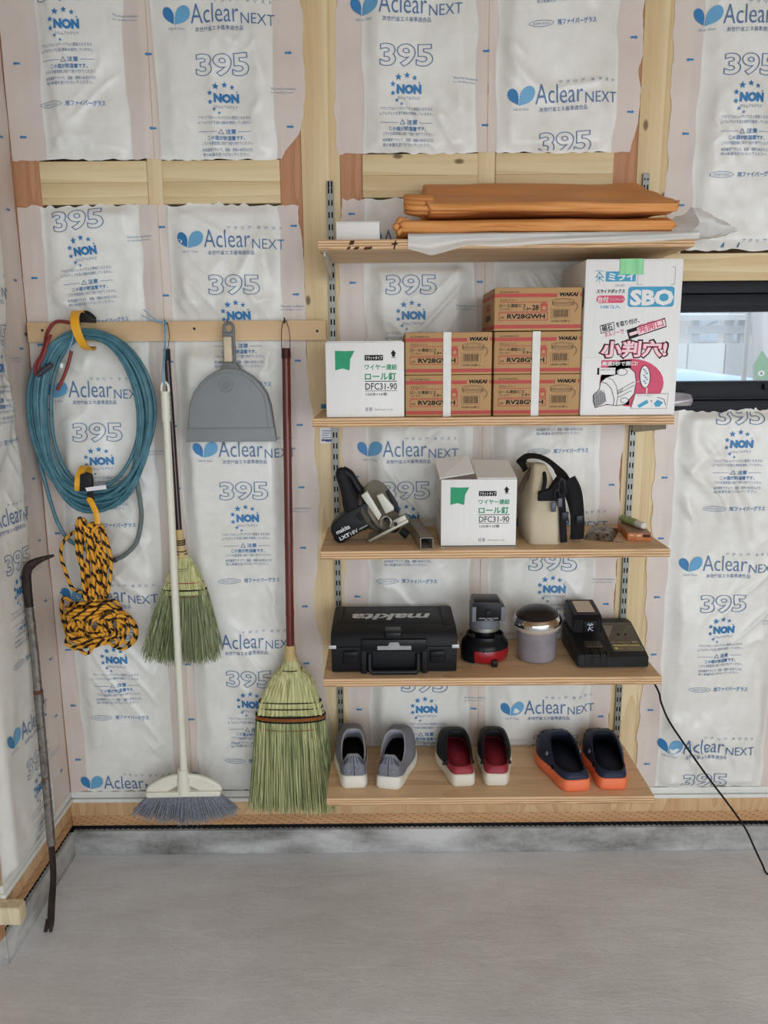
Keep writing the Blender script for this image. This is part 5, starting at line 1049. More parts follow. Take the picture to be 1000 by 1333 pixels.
b.sphere(P3(445, 616, SY+0.02), 0.0165, 14, 0); b.build('rear_handle', m_mk2, saw)
b = MB(); b.tube(catmull([P3(446, 612, SY+0.02), P3(456, 618, SY+0.022), P3(465, 632, SY+0.026), P3(474, 646, SY+0.03)], 5), [0.012]*6+[0.011]*5+[0.012]*5, 10); b.build('front_grip', m_mk, saw)
b = MB(); b.cyl(P3(466, 676, SY+0.03), P3(489, 663, SY+0.035), 0.036, 0.034, 20); b.build('motor_housing', m_mk, saw)
axis = (P3(500, 655, SY+0.02)-P3(480, 668, SY+0.03)).normalized(); rotm = axis.to_track_quat('Z', 'Y').to_matrix().to_4x4()
# blade housing: half-disc shell seen nearly edge-on, leaning
def disc_part(b, px, py, Y, r, th, r2=None, mat=0, n=32, tiltz=0.0):
    ax_ = Vector((0.80, -0.42, 0.42)).normalized(); mt = Matrix.Translation(P3(px, py, Y)) @ ax_.to_track_quat('Z', 'Y').to_matrix().to_4x4(); b.lathe([(r*0.86, -th/2), (r, -th/2+0.002), (r, th/2-0.002), (r*0.86, th/2)], n, mat, mt)
b = MB(); disc_part(b, 488, 662, SY+0.045, 0.068, 0.012); b.build('upper_guard', plain('dull_alloy', (112, 108, 98), 0.42, 0.6), saw)
b = MB(); disc_part(b, 482, 665, SY+0.045, 0.052, 0.022); b.build('gear_case', plain('dark_alloy', (92, 90, 86), 0.4, 0.6), saw)
b = MB(); disc_part(b, 497, 658, SY+0.052, 0.074, 0.014); b.build('blade_cover', m_alu, saw)
b = MB(); b.prism(poly_px([(490, 645), (498, 642), (513, 660), (513, 664), (502, 669), (500, 665)], SY-0.028)[::-1], SY-0.030, SY-0.006, 'Y', 0, bev=0.003); b.build('dust_outlet', m_alu2, saw)
b = MB(); b.prism(poly_px([(470, 645), (478, 639), (497, 670), (493, 678)], SY-0.02)[::-1], SY-0.022, SY-0.008, 'Y', 0, bev=0.002); b.build('depth_guide', m_alu2, saw)
b = MB(); b.prism(poly_px([(481, 706.5), (479, 703.5), (531, 676), (532.5, 680)], SY-0.018)[::-1], SY-0.018, SY+0.075, 'Y', 0, bev=0.001)
b.prism(poly_px([(509, 688), (512, 677), (527, 670), (532, 680)], SY-0.012)[::-1], SY-0.014, SY-0.008, 'Y', 0, bev=0.001); b.build('base_plate', m_alu, saw)
b = MB(); b.tube(catmull([P3(496, 684, SY-0.016), P3(497, 676, SY-0.02), P3(503, 673, SY-0.02), P3(509, 678, SY-0.02), P3(508, 686, SY-0.018)], 5), 0.0042, 8); b.build('bevel_quadrant', m_alu, saw)
b = MB(); p = P3(515, 682, SY-0.02); b.cyl(p, p+Vector((0, -0.008, 0)), 0.0052, None, 12); p = P3(503, 676, SY-0.024); b.cyl(p, p+Vector((0.004, -0.012, 0)), 0.0066, None, 12); b.build('clamp_knobs', m_mk, saw)
b = MB(); disc_part(b, 508, 674, SY+0.058, 0.044, 0.010); b.build('lower_guard', plain('dark_guard', (74, 70, 66), 0.45, 0.5), saw)
b = MB(); b.prism(poly_px([(502, 640), (506, 637), (518, 655), (520, 668), (513, 664), (510, 655)], SY)[::-1], SY-0.012, SY+0.006, 'Y', 0, bev=0.002); b.build('guard_lever', m_mk, saw)
b = MB(); b.cyl(P3(522, 690, SY+0.03), P3(531, 697, SY+0.028), 0.011, 0.012, 12); b.build('front_knob', m_mk2, saw)
# square tube offcut
b = MB(); a0, a1 = Vector((-0.177, -0.298, z3+0.0162)), Vector((-0.205, -0.045, z3+0.0162)); d = (a1-a0).normalized(); w2 = Vector((1, 0, 0))
for q in range(2): pass
ang = math.atan2(a1.x-a0.x, a1.y-a0.y); Mx = Matrix.Translation(a0) @ RZ(-ang); L = (a1-a0).length; hw, hh, tk = 0.0175, 0.0158, 0.0022
b.box(-hw, hw, 0, L, hh-tk, hh, 0, bev=0.0008, M=Mx); b.box(-hw, hw, 0, L, -hh, -hh+tk, 0, bev=0.0008, M=Mx); b.box(-hw, -hw+tk, 0, L, -hh, hh, 0, bev=0.0008, M=Mx); b.box(hw-tk, hw, 0, L, -hh, hh, 0, bev=0.0008, M=Mx)
b.build('square_tube', plain('drab_metal_tube', (146, 138, 124), 0.5, 0.2, 0.08), label='drab square tube offcut lying between saw and opened carton', cat='tube')
# canvas bag
t = NT('canvas'); n1 = t.noise(6, 4, 0.6); wv = t.noise(260, 2, 0.6); t.col(t.ramp(t.math('ADD', t.math('MULTIPLY', n1, 0.8), t.math('MULTIPLY', wv, 0.2)), [(0.3, srgb(186, 172, 146)), (0.7, srgb(210, 198, 174))])); t.bump(t.math('ADD', n1, t.math('MULTIPLY', wv, 0.4)), 0.5, 0.003); m_canvas = t.set(0.85, 0, 0.2)
m_web = plain('black_webbing', (26, 26, 28), 0.75, 0, 0.2, 200, 0.3)
bag = thing('tool_bag', 'beige canvas tool bag with black straps next to the opened carton', 'bag', (0.15, -0.16, z3))
b = MB(); x0b, x1b, y0b, y1b, hb = 0.092, 0.192, -0.262, -0.075, 0.205
def bagf(u, v):
    a = 2*PI*u; c, s = math.cos(a), math.sin(a); pw = 0.42; rx = math.copysign(abs(c)**pw, c); ry = math.copysign(abs(s)**pw, s)
    w = 0.050*(1-0.62*max(0, (v-0.45)/0.55)**1.5)*(0.93+0.14*math.sin(PI*min(1, v*1.6))); l = 0.0935*(1-0.30*max(0, (v-0.5)/0.5)**1.6)*(0.97+0.05*math.sin(PI*v))
    cxx = 0.142-0.018*max(0, (v-0.5))*1.6; cyy = -0.168+0.030*max(0, v-0.5)
    return (cxx+w*rx+0.004*nz(u*9, v*6), cyy+l*ry+0.004*nz(u*9+30, v*6), z3+0.001+hb*v*(1+0.03*ry*-1*(v > .8)))
b.grid(bagf, 64, 30, 0, True); o = b.n-64*30; b.f.append(tuple(o+i for i in range(64))[::-1]); b.f.append(tuple(o+29*64+i for i in range(64))); b.mi += [0, 0]; b.build('body', m_canvas, bag, smooth=1.2)
Yf = y0b-0.004
def band(b, pts, w, th=0.0025, up=None):   # flat webbing: width w across the given up direction
    c = catmull(pts, 7); n = len(c); b.tube(c, w/2, 8, 0, flat=th*2/w, up=up)
b = MB(); b.prism(poly_px([(701, 652), (702, 641), (716, 637), (727, 622), (737, 624), (739, 640), (733, 652)], Yf)[::-1], Yf-0.004, Yf+0.028, 'Y', 0, bev=0.002); b.build('end_pocket_flap', m_web, bag)
b = MB(); band(b, [P3(730, 640, Yf-0.006), P3(732, 660, Yf-0.005), P3(733, 685, Yf-0.004), P3(734, 706, Yf-0.003)], 0.019, 0.003, (0, -1, 0)); b.build('end_webbing', m_web, bag)
b = MB(); band(b, [P3(703, 607, -0.20), P3(708, 614, -0.225), P3(709.5, 626, -0.25), P3(707, 640, -0.262)], 0.011, 0.003, (0, -1, 0)); b.build('top_webbing', m_web, bag)
b = MB(); band(b, [P3(677, 640, -0.21), P3(684, 624, -0.20), P3(691, 612, -0.19), P3(698, 607, -0.185)], 0.013, 0.004, (0, -1, 0)); b.build('leather_edge', plain('brown_leather', (74, 60, 52), 0.6), bag)
b = MB(); band(b, [P3(684, 612, -0.165), P3(680, 601, -0.165), P3(686, 594, -0.165), P3(700, 594, -0.165), P3(714, 600, -0.165), P3(726, 611, -0.17), P3(734, 622, -0.19), P3(737, 630, -0.2)], 0.034, 0.005, (0, -0.25, 1)); band(b, [P3(740, 624, -0.22), P3(748, 640, -0.225), P3(751, 660, -0.222), P3(752, 685, -0.22), P3(751, 701, -0.218)], 0.044, 0.010, (0.35, -0.94, 0)); b.build('shoulder_strap', m_web, bag)
b = MB(); band(b, [P3(738, 640, -0.215), P3(745, 662, -0.215), P3(748, 690, -0.212), P3(747, 699, -0.21)], 0.034, 0.008, (0.9, -0.4, 0)); b.build('strap_fold', m_web, bag)
m_hw = plain('black_hardware', (40, 42, 48), 0.25, 0.3); b = MB()
c = P3(731, 634, Yf-0.016); b.tube([c+Vector((0.0075*math.cos(2*PI*k/16), -0.002, 0.022*math.sin(2*PI*k/16))) for k in range(16)], 0.0022, 7, closed=True); b.build('snap_hook', m_hw, bag)
b = MB(); c = P3(727, 644, Yf-0.018); b.tube([c+Vector((0.006*math.cos(2*PI*k/16)-0.003, 0, 0.012*math.sin(2*PI*k/16))) for k in range(16)], 0.0018, 7, closed=True); b.build('snap_ring', m_hw, bag)
b = MB(); c = P3(729, 654, Yf-0.013); b.box(c.x-0.006, c.x+0.006, c.y-0.004, c.y+0.002, c.z-0.012, c.z+0.012, 0, bev=0.002); b.build('zip_pull', plain('slate_plastic', (72, 76, 90), 0.4), bag)
b = MB(); c = P3(721, 660, Yf-0.012); b.box(c.x-0.007, c.x+0.006, c.y-0.003, c.y+0.003, c.z-0.013, c.z+0.013, 0, bev=0.002); b.build('zip_pull', plain('slate_plastic', (72, 76, 90), 0.4), bag)
b = MB(); c = P3(735, 672, Yf-0.009); b.box(c.x-0.008, c.x+0.010, c.y-0.005, c.y+0.003, c.z-0.012, c.z+0.012, 0, bev=0.002); b.build('buckle', m_hw, bag)
b = MB(); c = P3(753, 676, -0.237); b.box(c.x-0.006, c.x+0.012, c.y-0.004, c.y+0.003, c.z-0.011, c.z+0.011, 0, bev=0.002); b.build('strap_buckle', m_hw, bag)
# parts bag, orange box, sachet, pin
t = NT('smoky_parts_bag'); n1 = t.node('ShaderNodeTexVoronoi'); t.link(t.mapped((1, 0.35, 1), rot=(0, 0, 0.5)), n1.inputs['Vector']); n1.inputs['Scale'].default_value = 90; t.col(t.ramp(n1.outputs['Distance'], [(0.15, srgb(40, 36, 34)), (0.7, srgb(118, 102, 88))])); t.bump(n1.outputs['Distance'], 0.6, 0.003); m_parts = t.set(0.25)
b = MB(); Mp = T(0.318, -0.150, z3+0.0012) @ RZ(-0.38)
def pillow(u, v): e = min(1, min(u, 1-u, v, 1-v)*7); return ((u-0.5)*0.078, (v-0.5)*0.140, 0.016*math.sqrt(e)*(0.8+0.4*(nz(u*7, v*9)+0.5)))
b.M = Mp; b.grid(pillow, 22, 34); b.grid(lambda u, v: ((0.5-u)*0.078, (v-0.5)*0.140, 0.0), 22, 34); b.build('parts_bag', m_parts, smooth=3.2, label='flat smoky plastic bag of dark screws on the shelf', cat='parts bag')
ob = thing('orange_box', 'small flat orange screw box at right end of middle shelf', 'box', (0.405, -0.16, z3)); Mo = T(0.408, -0.150, z3+0.0004) @ RZ(-0.10)
b = MB(Mo); b.box(-0.031, 0.031, -0.072, 0.072, 0, 0.021, 0, bev=0.001); otr = b.build('tray', plain('orange_card', (196, 116, 62), 0.5, 0, 0.08), ob)
b = MB(Mo); k = Ink(b, Mo @ Vector((-0.031, -0.072, 0)), (math.cos(-0.10), math.sin(-0.10), 0), (0, 0, 1), 0.0004); b.M = Matrix(); k.rect(0.040, 0.010, 0.060, 0.019, 0); k.rect(0.006, 0.014, 0.016, 0.016, 1); k.poly([(0.022, 0.015), (0.027, 0.012), (0.036, 0.014), (0.034, 0.018)], 1); k.text('SCREW 100', 0.024, 0.003, 0.014, 0.003, 1); b.build('box_print', [plain('dark_brown_ink', (64, 46, 38), 0.6), plain('pale_print', (232, 200, 160), 0.6)], otr)
b = MB(Mo); b.box(-0.0305, 0.0305, -0.0715, 0.0715, 0.0211, 0.0223, 0, bev=0.0004, seg=1); b.build('lid', plain('brown_card_lid', (150, 112, 88), 0.4, 0, 0.1), ob)
gl_ = thing('glue_stick', 'green and white small tube lying on the orange box', 'tube', (0.42, -0.13, z3+0.034)); p0 = Vector((0.396, -0.075, z3+0.0338)); p1 = Vector((0.424, -0.185, z3+0.0338)); d = (p1-p0)
b = MB(); b.tube([p0, p0+d*0.03, p0+d*0.68, p0+d*0.70], [0.008, 0.0108, 0.0108, 0.010], 16); b.build('tube_body', plain('green_wrapper', (140, 158, 96), 0.4, 0, 0.15), gl_)
b = MB(); b.tube([p0+d*0.705, p0+d*0.95, p0+d], [0.0106, 0.0106, 0.008], 16); b.build('cap', plain('white_cap', (220, 218, 210), 0.35, 0, 0.03), gl_)
b = MB(); b.cyl((0.333, -0.232, z3+0.0016), (0.353, -0.240, z3+0.0016), 0.0014, 0.0008, 8); b.build('nail', m_steel, label='tiny loose nail in front of the orange box', cat='nail')

# ================================================================== FOURTH SHELF
z4 = SZ[4]
case = thing('tool_case', 'black plastic tool case with silver maker lettering on its lid', 'tool case', (-0.264, -0.15, z4))
cxm = -0.264; y0c, y1c = -0.266, -0.042; m_case = plain('case_black', (25, 26, 29), 0.5, 0, 0.08); m_case2 = plain('case_black_gloss', (22, 22, 25), 0.28, 0, 0.08)
b = MB(); b.prism([(y0c, z4+0.001), (y1c, z4+0.001), (y1c+0.004, z4+0.076), (y0c-0.004, z4+0.076)], cxm-0.171, cxm+0.171, 'X', 0, bev=0.005)
b.box(cxm-0.09, cxm-0.075, y0c-0.014, y0c, z4+0.002, z4+0.074, 0, bev=0.003); b.box(cxm+0.075, cxm+0.09, y0c-0.014, y0c, z4+0.002, z4+0.074, 0, bev=0.003)
b.build('lower_shell', m_case, case)
b = MB(); b.prism([(y0c-0.004, z4+0.0775), (y1c+0.004, z4+0.0775), (y1c+0.002, z4+0.108), (y1c-0.012, z4+0.120), (y0c+0.045, z4+0.120), (y0c+0.008, z4+0.112), (y0c-0.002, z4+0.100)], cxm-0.172, cxm+0.172, 'X', 0, bev=0.005)
b.box(cxm-0.140, cxm+0.130, y0c+0.060, y1c-0.016, z4+0.119, z4+0.1215, 0, bev=0.001)
b.box(cxm-0.160, cxm-0.146, y0c+0.05, y1c-0.016, z4+0.118, z4+0.123, 0, bev=0.002); b.box(cxm+0.137, cxm+0.160, y0c+0.05, y1c-0.016, z4+0.118, z4+0.123, 0, bev=0.002)
clid = b.build('lid', m_case, case)
b = MB(); b.box(cxm-0.088, cxm+0.088, y0c-0.016, y0c-0.002, z4+0.066, z4+0.100, 0, bev=0.003); b.box(cxm-0.024, cxm+0.020, y0c-0.012, y0c+0.040, z4+0.096, z4+0.119, 0, bev=0.003); hasp = b.build('front_hasp', m_case2, case)
b = MB(); b.tube([(cxm-0.066, y0c-0.006, z4+0.058), (cxm-0.066, y0c-0.016, z4+0.016), (cxm-0.060, y0c-0.018, z4+0.009), (cxm+0.060, y0c-0.018, z4+0.009), (cxm+0.066, y0c-0.016, z4+0.016), (cxm+0.066, y0c-0.006, z4+0.058)], 0.0075, 10); b.build('carry_handle', m_case2, case)
for s in (-1, 1):
    b = MB(); x = cxm+s*0.118; b.box(x-0.021, x+0.021, y0c-0.012, y0c-0.003, z4+0.030, z4+0.066, 0, bev=0.004); b.box(x-0.018, x+0.018, y0c-0.014, y0c-0.006, z4+0.048, z4+0.064, 0, bev=0.002); b.build('latch', m_case2, case)
b = MB(); y = y0c-0.0168; zz = z4+0.072; b.prism([(cxm-0.045, zz), (cxm+0.046, zz), (cxm+0.046, zz+0.011), (cxm+0.016, zz+0.011), (cxm+0.012, zz+0.021), (cxm-0.012, zz+0.021), (cxm-0.017, zz+0.011), (cxm-0.045, zz+0.011)], y-0.0006, y+0.0012, 'Y'); b.build('silver_label', plain('matte_silver', (150, 152, 152), 0.4, 0.2), hasp)
for s in (-1, 1):
    b = MB(); x = cxm+s*0.167; b.box(x-0.010, x+0.010, y0c-0.0062, y0c+0.03, z4+0.071, z4+0.081, 0, bev=0.0015); b.build('side_clip', plain('clip_silver', (190, 190, 190), 0.35, 0.2), case)
b = MB(); k = Ink(b, (cxm+0.106, y0c+0.140, z4+0.1215), (-1, 0, 0), (0, -1, 0), 0.0006); k.text('makita', 0, 0.0, 0.222, 0.056, 0, bold=0.035, slant=0.25, res=4); b.build('lid_lettering', m_silver, clid)
# red and black lantern-like tool with grey cylinder head
hl = thing('work_lamp_unit', 'red and black round base with a grey cylinder head upside down', 'power tool', (-0.004, -0.165, z4)); Cx, Cy = -0.0045, -0.165
b = MB(); b.lathe([(0.045, 0.0), (0.058, 0.003), (0.0655, 0.012), (0.067, 0.026), (0.066, 0.040), (0.064, 0.045)], 36, 0, T(Cx, Cy, z4+0.002)); brg = b.build('base_ring', plain('red_gloss', (150, 24, 34), 0.25, 0, 0.06), hl)
b = MB(); b.lathe([(0.0665, 0.040), (0.066, 0.047), (0.062, 0.056), (0.056, 0.062), (0.0525, 0.074), (0.050, 0.074), (0.047, 0.062), (0.028, 0.056), (0.026, 0.084), (0.0, 0.084)], 36, 0, T(Cx, Cy, z4+0.002), cap=False); b.prism([(Cx+0.067*1.012*math.cos(a), Cy+0.067*1.012*math.sin(a)) for a in [R(165+8*i) for i in range(10)]]+[(Cx+0.05*math.cos(a), Cy+0.05*math.sin(a)) for a in [R(237-8*i) for i in range(10)]], z4+0.006, z4+0.046, 'Z'); b.build('black_bowl', m_case2, hl)
b = MB(); b.box(Cx+0.012, Cx+0.028, Cy-0.073, Cy-0.055, z4, z4+0.020, 0, bev=0.003); b.build('release_catch', m_mk, brg)
b = MB(); b.cyl((Cx-0.006, Cy-0.0645, z4+0.041), (Cx-0.006, Cy-0.0695, z4+0.041), 0.0045, 0.003, 10); b.build('pin', m_steel, brg)
b = MB(); b.lathe([(0.036, 0.0865), (0.0425, 0.088), (0.043, 0.097), (0.0425, 0.098)], 32, 0, T(Cx-0.002, Cy, z4+0.002)); b.build('silver_ring', m_steel, hl)
b = MB(); b.lathe([(0.0423, 0.0982), (0.0423, 0.130), (0.040, 0.135)], 32, 0, T(Cx-0.002, Cy, z4+0.002)); b.build('grey_cylinder', plain('grey_shell', (104, 106, 114), 0.5, 0, 0.08), hl)
b = MB(); b.prism([(Cx-0.040, z4+0.126), (Cx+0.046, z4+0.126), (Cx+0.046, z4+0.168), (Cx+0.036, z4+0.180), (Cx-0.036, z4+0.182), (Cx-0.040, z4+0.170)], Cy-0.046, Cy+0.034, 'Y', 0, bev=0.003); sqh = b.build('square_head', m_case2, hl)
for s in (-1, 1): b = MB(); b.box(Cx+0.003+s*0.040-0.006, Cx+0.003+s*0.040+0.006, Cy-0.049, Cy+0.02, z4+0.124, z4+0.168, 0, bev=0.002); b.build('side_cheek', plain('grey_shell', (104, 106, 114), 0.5, 0, 0.08), hl)
b = MB(); b.box(Cx-0.005, Cx+0.009, Cy-0.052, Cy-0.045, z4+0.140, z4+0.158, 0, bev=0.002); b.build('latch_tab', m_mk, sqh)
b = MB(); k = Ink(b, (Cx-0.026, Cy-0.0470, z4+0.127), (1, 0, 0), (0, 0, 1), 0.0004); k.rect(0, 0, 0.058, 0.011, 0); k.text('WORK LAMP UNIT', 0.002, 0.006, 0.054, 0.003, 1, lift=1); k.text('AC 100V', 0.018, 0.0015, 0.026, 0.0028, 1, lift=1); b.build('rating_label', [m_ink_black, m_silver], sqh)
# canister with chrome lid
can = thing('canister', 'cloudy plastic canister with chrome rimmed black domed lid', 'canister', (0.143, -0.165, z4)); Cx, Cy = 0.143, -0.165
t = NT('cloudy_plastic'); t.col(t.ramp(t.noise(12, 4), [(0.3, srgb(138, 132, 140)), (0.7, srgb(170, 164, 170))])); t.set(0.22); t.b.inputs['Transmission Weight'].default_value = 0.25; m_cloud = t.m
b = MB(); b.lathe([(0.048, 0.0), (0.053, 0.003), (0.0555, 0.012), (0.0565, 0.094)], 40, 0, T(Cx, Cy, z4+0.0005)); b.build('body', m_cloud, can)
Ml = T(Cx+0.001, Cy, z4+0.094) @ RX(R(3)) @ RY(R(-3))
b = MB(); b.lathe([(0.057, -0.004), (0.064, 0.002), (0.0665, 0.010), (0.064, 0.013)], 40, 0, Ml); b.build('collar', plain('cream_collar', (186, 176, 160), 0.5, 0, 0.05), can)
m_chrome = plain('chrome', (222, 222, 224), 0.08, 1.0, 0.01)
b = MB(); b.lathe([(0.060, 0.0135), (0.0675, 0.0135), (0.0682, 0.023), (0.066, 0.028), (0.0605, 0.036)], 48, 0, Ml); b.build('chrome_rim', m_chrome, can)
b = MB(); b.lathe([(0.0600, 0.0362), (0.057, 0.041), (0.048, 0.0495), (0.033, 0.0560), (0.015, 0.0585), (0.0005, 0.059)], 40, 0, Ml); b.build('black_dome', plain('black_dome', (40, 36, 34), 0.3, 0, 0.1), can)
# charger and battery
chg = thing('battery_charger', 'black battery charger with printed sloping top, right end of shelf', 'charger', (0.345, -0.15, z4)); m_chg = plain('charger_black', (36, 36, 36), 0.5, 0, 0.15)
b = MB(); b.prism([(-0.252, z4+0.005), (-0.246, z4+0.003), (-0.05, z4+0.003), (-0.045, z4+0.075), (-0.085, z4+0.078), (-0.235, z4+0.040), (-0.252, z4+0.034)], 0.262, 0.437, 'X', 0, bev=0.006); b.prism([(-0.252, z4+0.005), (-0.246, z4+0.003), (-0.055, z4+0.003), (-0.05, z4+0.066), (-0.09, z4+0.067), (-0.21, z4+0.048), (-0.250, z4+0.040)], 0.240, 0.330, 'X', 0, bev=0.006)
for x in (0.262, 0.283, 0.305, 0.322): b.box(x-0.001, x+0.001, -0.2535, -0.22, z4+0.008, z4+0.046)
csh = b.build('shell', m_chg, chg)
for x, y in ((0.262, -0.235), (0.424, -0.235), (0.268, -0.07), (0.424, -0.07)): b = MB(); b.cyl((x, y, z4+0.0002), (x, y, z4+0.006), 0.007, None, 10); b.build('foot', m_dark, chg)
n_ = Vector((0, -0.038, 0.15)).normalized(); vv = Vector((0, 0.150, 0.038)).normalized(); o = Vector((0.345, -0.235, z4+0.040))+vv*0.004
b = MB(); k = Ink(b, o, (1, 0, 0), vv, 0.0010); k.rect(0, 0, 0.086, 0.145, 0); k.rect(0.004, 0.026, 0.080, 0.031, 1, 1); k.frame(0.016, 0.005, 0.082, 0.023, 0.001, 1, 1); k.text('SAFETY  CHARGING  INFO', 0.020, 0.011, 0.056, 0.006, 1, lift=1); k.disc(0.010, 0.014, 0.005, 0.006, 1, 14, 1)
k.text('OPTIMUM CHARGE 14.4-18V', 0.002, 0.040, 0.055, 0.005, 1, lift=1); k.text('80%', 0.062, 0.040, 0.016, 0.008, 1, lift=1, bold=0.02); k.line([(0.03, 0.055), (0.075, 0.125)], 0.0012, 2, 1); k.line([(0.075, 0.125), (0.085, 0.122)], 0.0012, 2, 1); k.disc(0.034, 0.082, 0.004, 0.005, 3, 12, 1); k.disc(0.054, 0.082, 0.004, 0.005, 3, 12, 1); k.text('LITHIUM-ION CHARGER', 0.006, 0.134, 0.06, 0.005, 2, lift=1); k.poly([(0.0, 0.06), (0.030, 0.128), (0.0, 0.128)], 2, 1)
b.build('top_label', [plain('label_grey', (86, 82, 74), 0.45, 0, 0.1), plain('label_yellow', (206, 190, 120), 0.5), plain('label_light', (136, 130, 118), 0.5), m_ink_black], csh)
b = MB(); o2 = Vector((0.268, -0.215, z4+0.0472)); v2 = Vector((0, 0.12, 0.019)).normalized(); k = Ink(b, o2, (1, 0, 0), v2, 0.0012); k.rect(0.004, 0.0, 0.050, 0.045, 0); 
for q in range(5): k.rect(0.008+q*0.009, 0.003, 0.010+q*0.009, 0.045, 1, 1)
k.rect(0.004, 0.0, 0.050, 0.003, 2, 1); b.build('contact_rail', [plain('rail_grey', (96, 90, 78), 0.4, 0.3), m_chg, plain('label_light', (136, 130, 118), 0.5)], csh)
b = MB(); cab = catmull([(0.428, -0.048, z4+0.02), (0.445, -0.035, z4+0.012), (0.462, -0.044, z4+0.008), (0.464, -0.05, z4-0.03)]+[Wp(855.5, 896, -0.052), Wp(861, 915, -0.056), Wp(872, 940, -0.062), Wp(897, 977, -0.07), Wp(922, 1012, -0.08), Wp(947, 1045, -0.09), Wp(963, 1067, -0.1), Wp(973, 1083, -0.108), Wp(982, 1103, -0.118), Wp(992, 1124, -0.124), Wp(1001, 1139, -0.128)]+[(0.94, -0.16, 0.006), (1.05, -0.22, 0.005), (1.15, -0.22, 0.005)], 6)
b.tube(cab, 0.0032, 8); b.build('power_cord', m_dark, chg)
bat = thing('tool_battery', 'black slide-on battery docked on the charger, pale sticker on top', 'battery', (0.285, -0.13, z4+0.08)); Mb = T(0.2825, -0.118, z4+0.083) @ RX(R(8))
b = MB(Mb); b.prism([(-0.060, 0.004), (0.058, -0.002), (0.060, 0.040), (0.050, 0.054), (-0.045, 0.052), (-0.058, 0.042)], -0.042, 0.042, 'X', 0, bev=0.006, seg=3); b.build('shell', m_case2, bat)
b = MB(Mb); b.box(-0.024, 0.026, -0.030, 0.040, 0.0532, 0.0545, 0, bev=0.0004, seg=1); b.build('pale_sticker', plain('tan_sticker', (206, 188, 168), 0.5, 0, 0.05), bat)
b = MB(Mb); b.box(-0.012, 0.026, -0.0640, -0.056, 0.006, 0.040, 0, bev=0.003); rbt = b.build('release_button', m_mk, bat)
b = MB(Mb); b.M = Matrix(); k = Ink(b, Mb @ Vector((-0.004, -0.0642, 0.010)), (1, 0, 0), (Mb.to_3x3() @ Vector((0, 0, 1))), 0.0005)
k.line([(0.002, 0.020), (0.006, 0.024), (0.009, 0.018), (0.013, 0.025), (0.018, 0.020), (0.006, 0.017)], 0.0013, 0); k.line([(0.005, 0.002), (0.009, 0.014)], 0.0015, 0); k.line([(0.018, 0.013), (0.008, 0.008), (0.019, 0.002)], 0.0014, 0); b.build('white_handwriting', plain('white_marker', (210, 222, 232), 0.5), rbt)
# ================================================================== SHOES
z5 = SZ[5]
def foot_outline(L, wh, wf, n=56, toe=0.0, side=1):
    """closed outline, heel at y=0, toe at y=L; side=1 bulges the little-toe side to +x"""
    out = []
    for k in range(n):
        a = 2*PI*k/n; y = 0.5-0.5*math.cos(a)                 # 0 heel .. 1 toe
        s = 1 if a < PI else -1
        w = wh+(wf-wh)*float(smooth(0.15, 0.68, np.float64(y)))-0.10*wh*math.exp(-((y-0.36)/0.16)**2)
        e = math.sin(a)*s; e = e**(0.30+0.22*float(smooth(0.3, 0.9, np.float64(y)))) if e > 0 else 0
        cx_ = side*(0.006*math.sin(PI*y)+toe*y*y)
        out.append((cx_+s*w*e, L*y))
    return out
def shell(b, bot, top, zb, zt, bulge, nv=12, mat=0, u0=0, u1=None, matf=None):
    """surface between the sole outline and the collar outline"""
    n = len(bot); idx = list(range(n)) if u1 is None else [i % n for i in range(u0, u1+1)]; wrap = u1 is None
    m = len(idx); vs = []
    for j in range(nv):
        v = j/(nv-1)
        for i in idx:
            B = Vector((bot[i][0], bot[i][1], zb(i))); C = Vector((top[i][0], top[i][1], zt(i)))
            d = Vector((B.x-C.x, B.y-C.y, 0)); cxy = B+d*0.10*bulge(i); ctrl = Vector((cxy.x, cxy.y, B.z+(C.z-B.z)*(0.55+0.35*bulge(i))))
            p = B*(1-v)**2+ctrl*2*v*(1-v)+C*v*v; vs.append(p[:])
    fs = []
    for j in range(nv-1):
        for i in range(m if wrap else m-1): i2 = (i+1) % m; fs.append((j*m+i, j*m+i2, (j+1)*m+i2, (j+1)*m+i))
    b.add(vs, fs, mat); return vs, m
def collar_outline(n, y0, y1, w, cx=0.0, pinch=0.8):
    out = []
    for k in range(n): a = 2*PI*k/n; y = y0+(y1-y0)*(0.5-0.5*math.cos(a)); s = math.sin(a); out.append((cx+math.copysign(abs(s)**pinch, s)*w, y))
    return out
def sole_mesh(b, out, z0, z1f, flare=1.03, mat=0, spring=0.0):
    n = len(out); cxm_ = sum(p[0] for p in out)/n; cym = sum(p[1] for p in out)/n; L = max(p[1] for p in out)
    sp = lambda y: spring*max(0, (y/L-0.7)/0.3)**2
    rings = []
    for sc, zf in ((0.93, lambda i: z0+sp(out[i][1])), (0.99*flare, lambda i: z0+0.006+sp(out[i][1])), (flare, lambda i: z0+(z1f(i)-z0)*0.5), (1.0, lambda i: z1f(i)-0.002), (0.965, lambda i: z1f(i))):
        rings.append([(cxm_+(p[0]-cxm_)*sc, cym+(p[1]-cym)*(1+(sc-1)*0.45), zf(i)) for i, p in enumerate(out)])
    vs = [q for r in rings for q in r]; fs = []
    for j in range(len(rings)-1):
        for i in range(n): i2 = (i+1) % n; fs.append((j*n+i, j*n+i2, (j+1)*n+i2, (j+1)*n+i))
    fs.append(tuple(range(n))[::-1]); fs.append(tuple((len(rings)-1)*n+i for i in range(n))); b.add(vs, fs, mat)
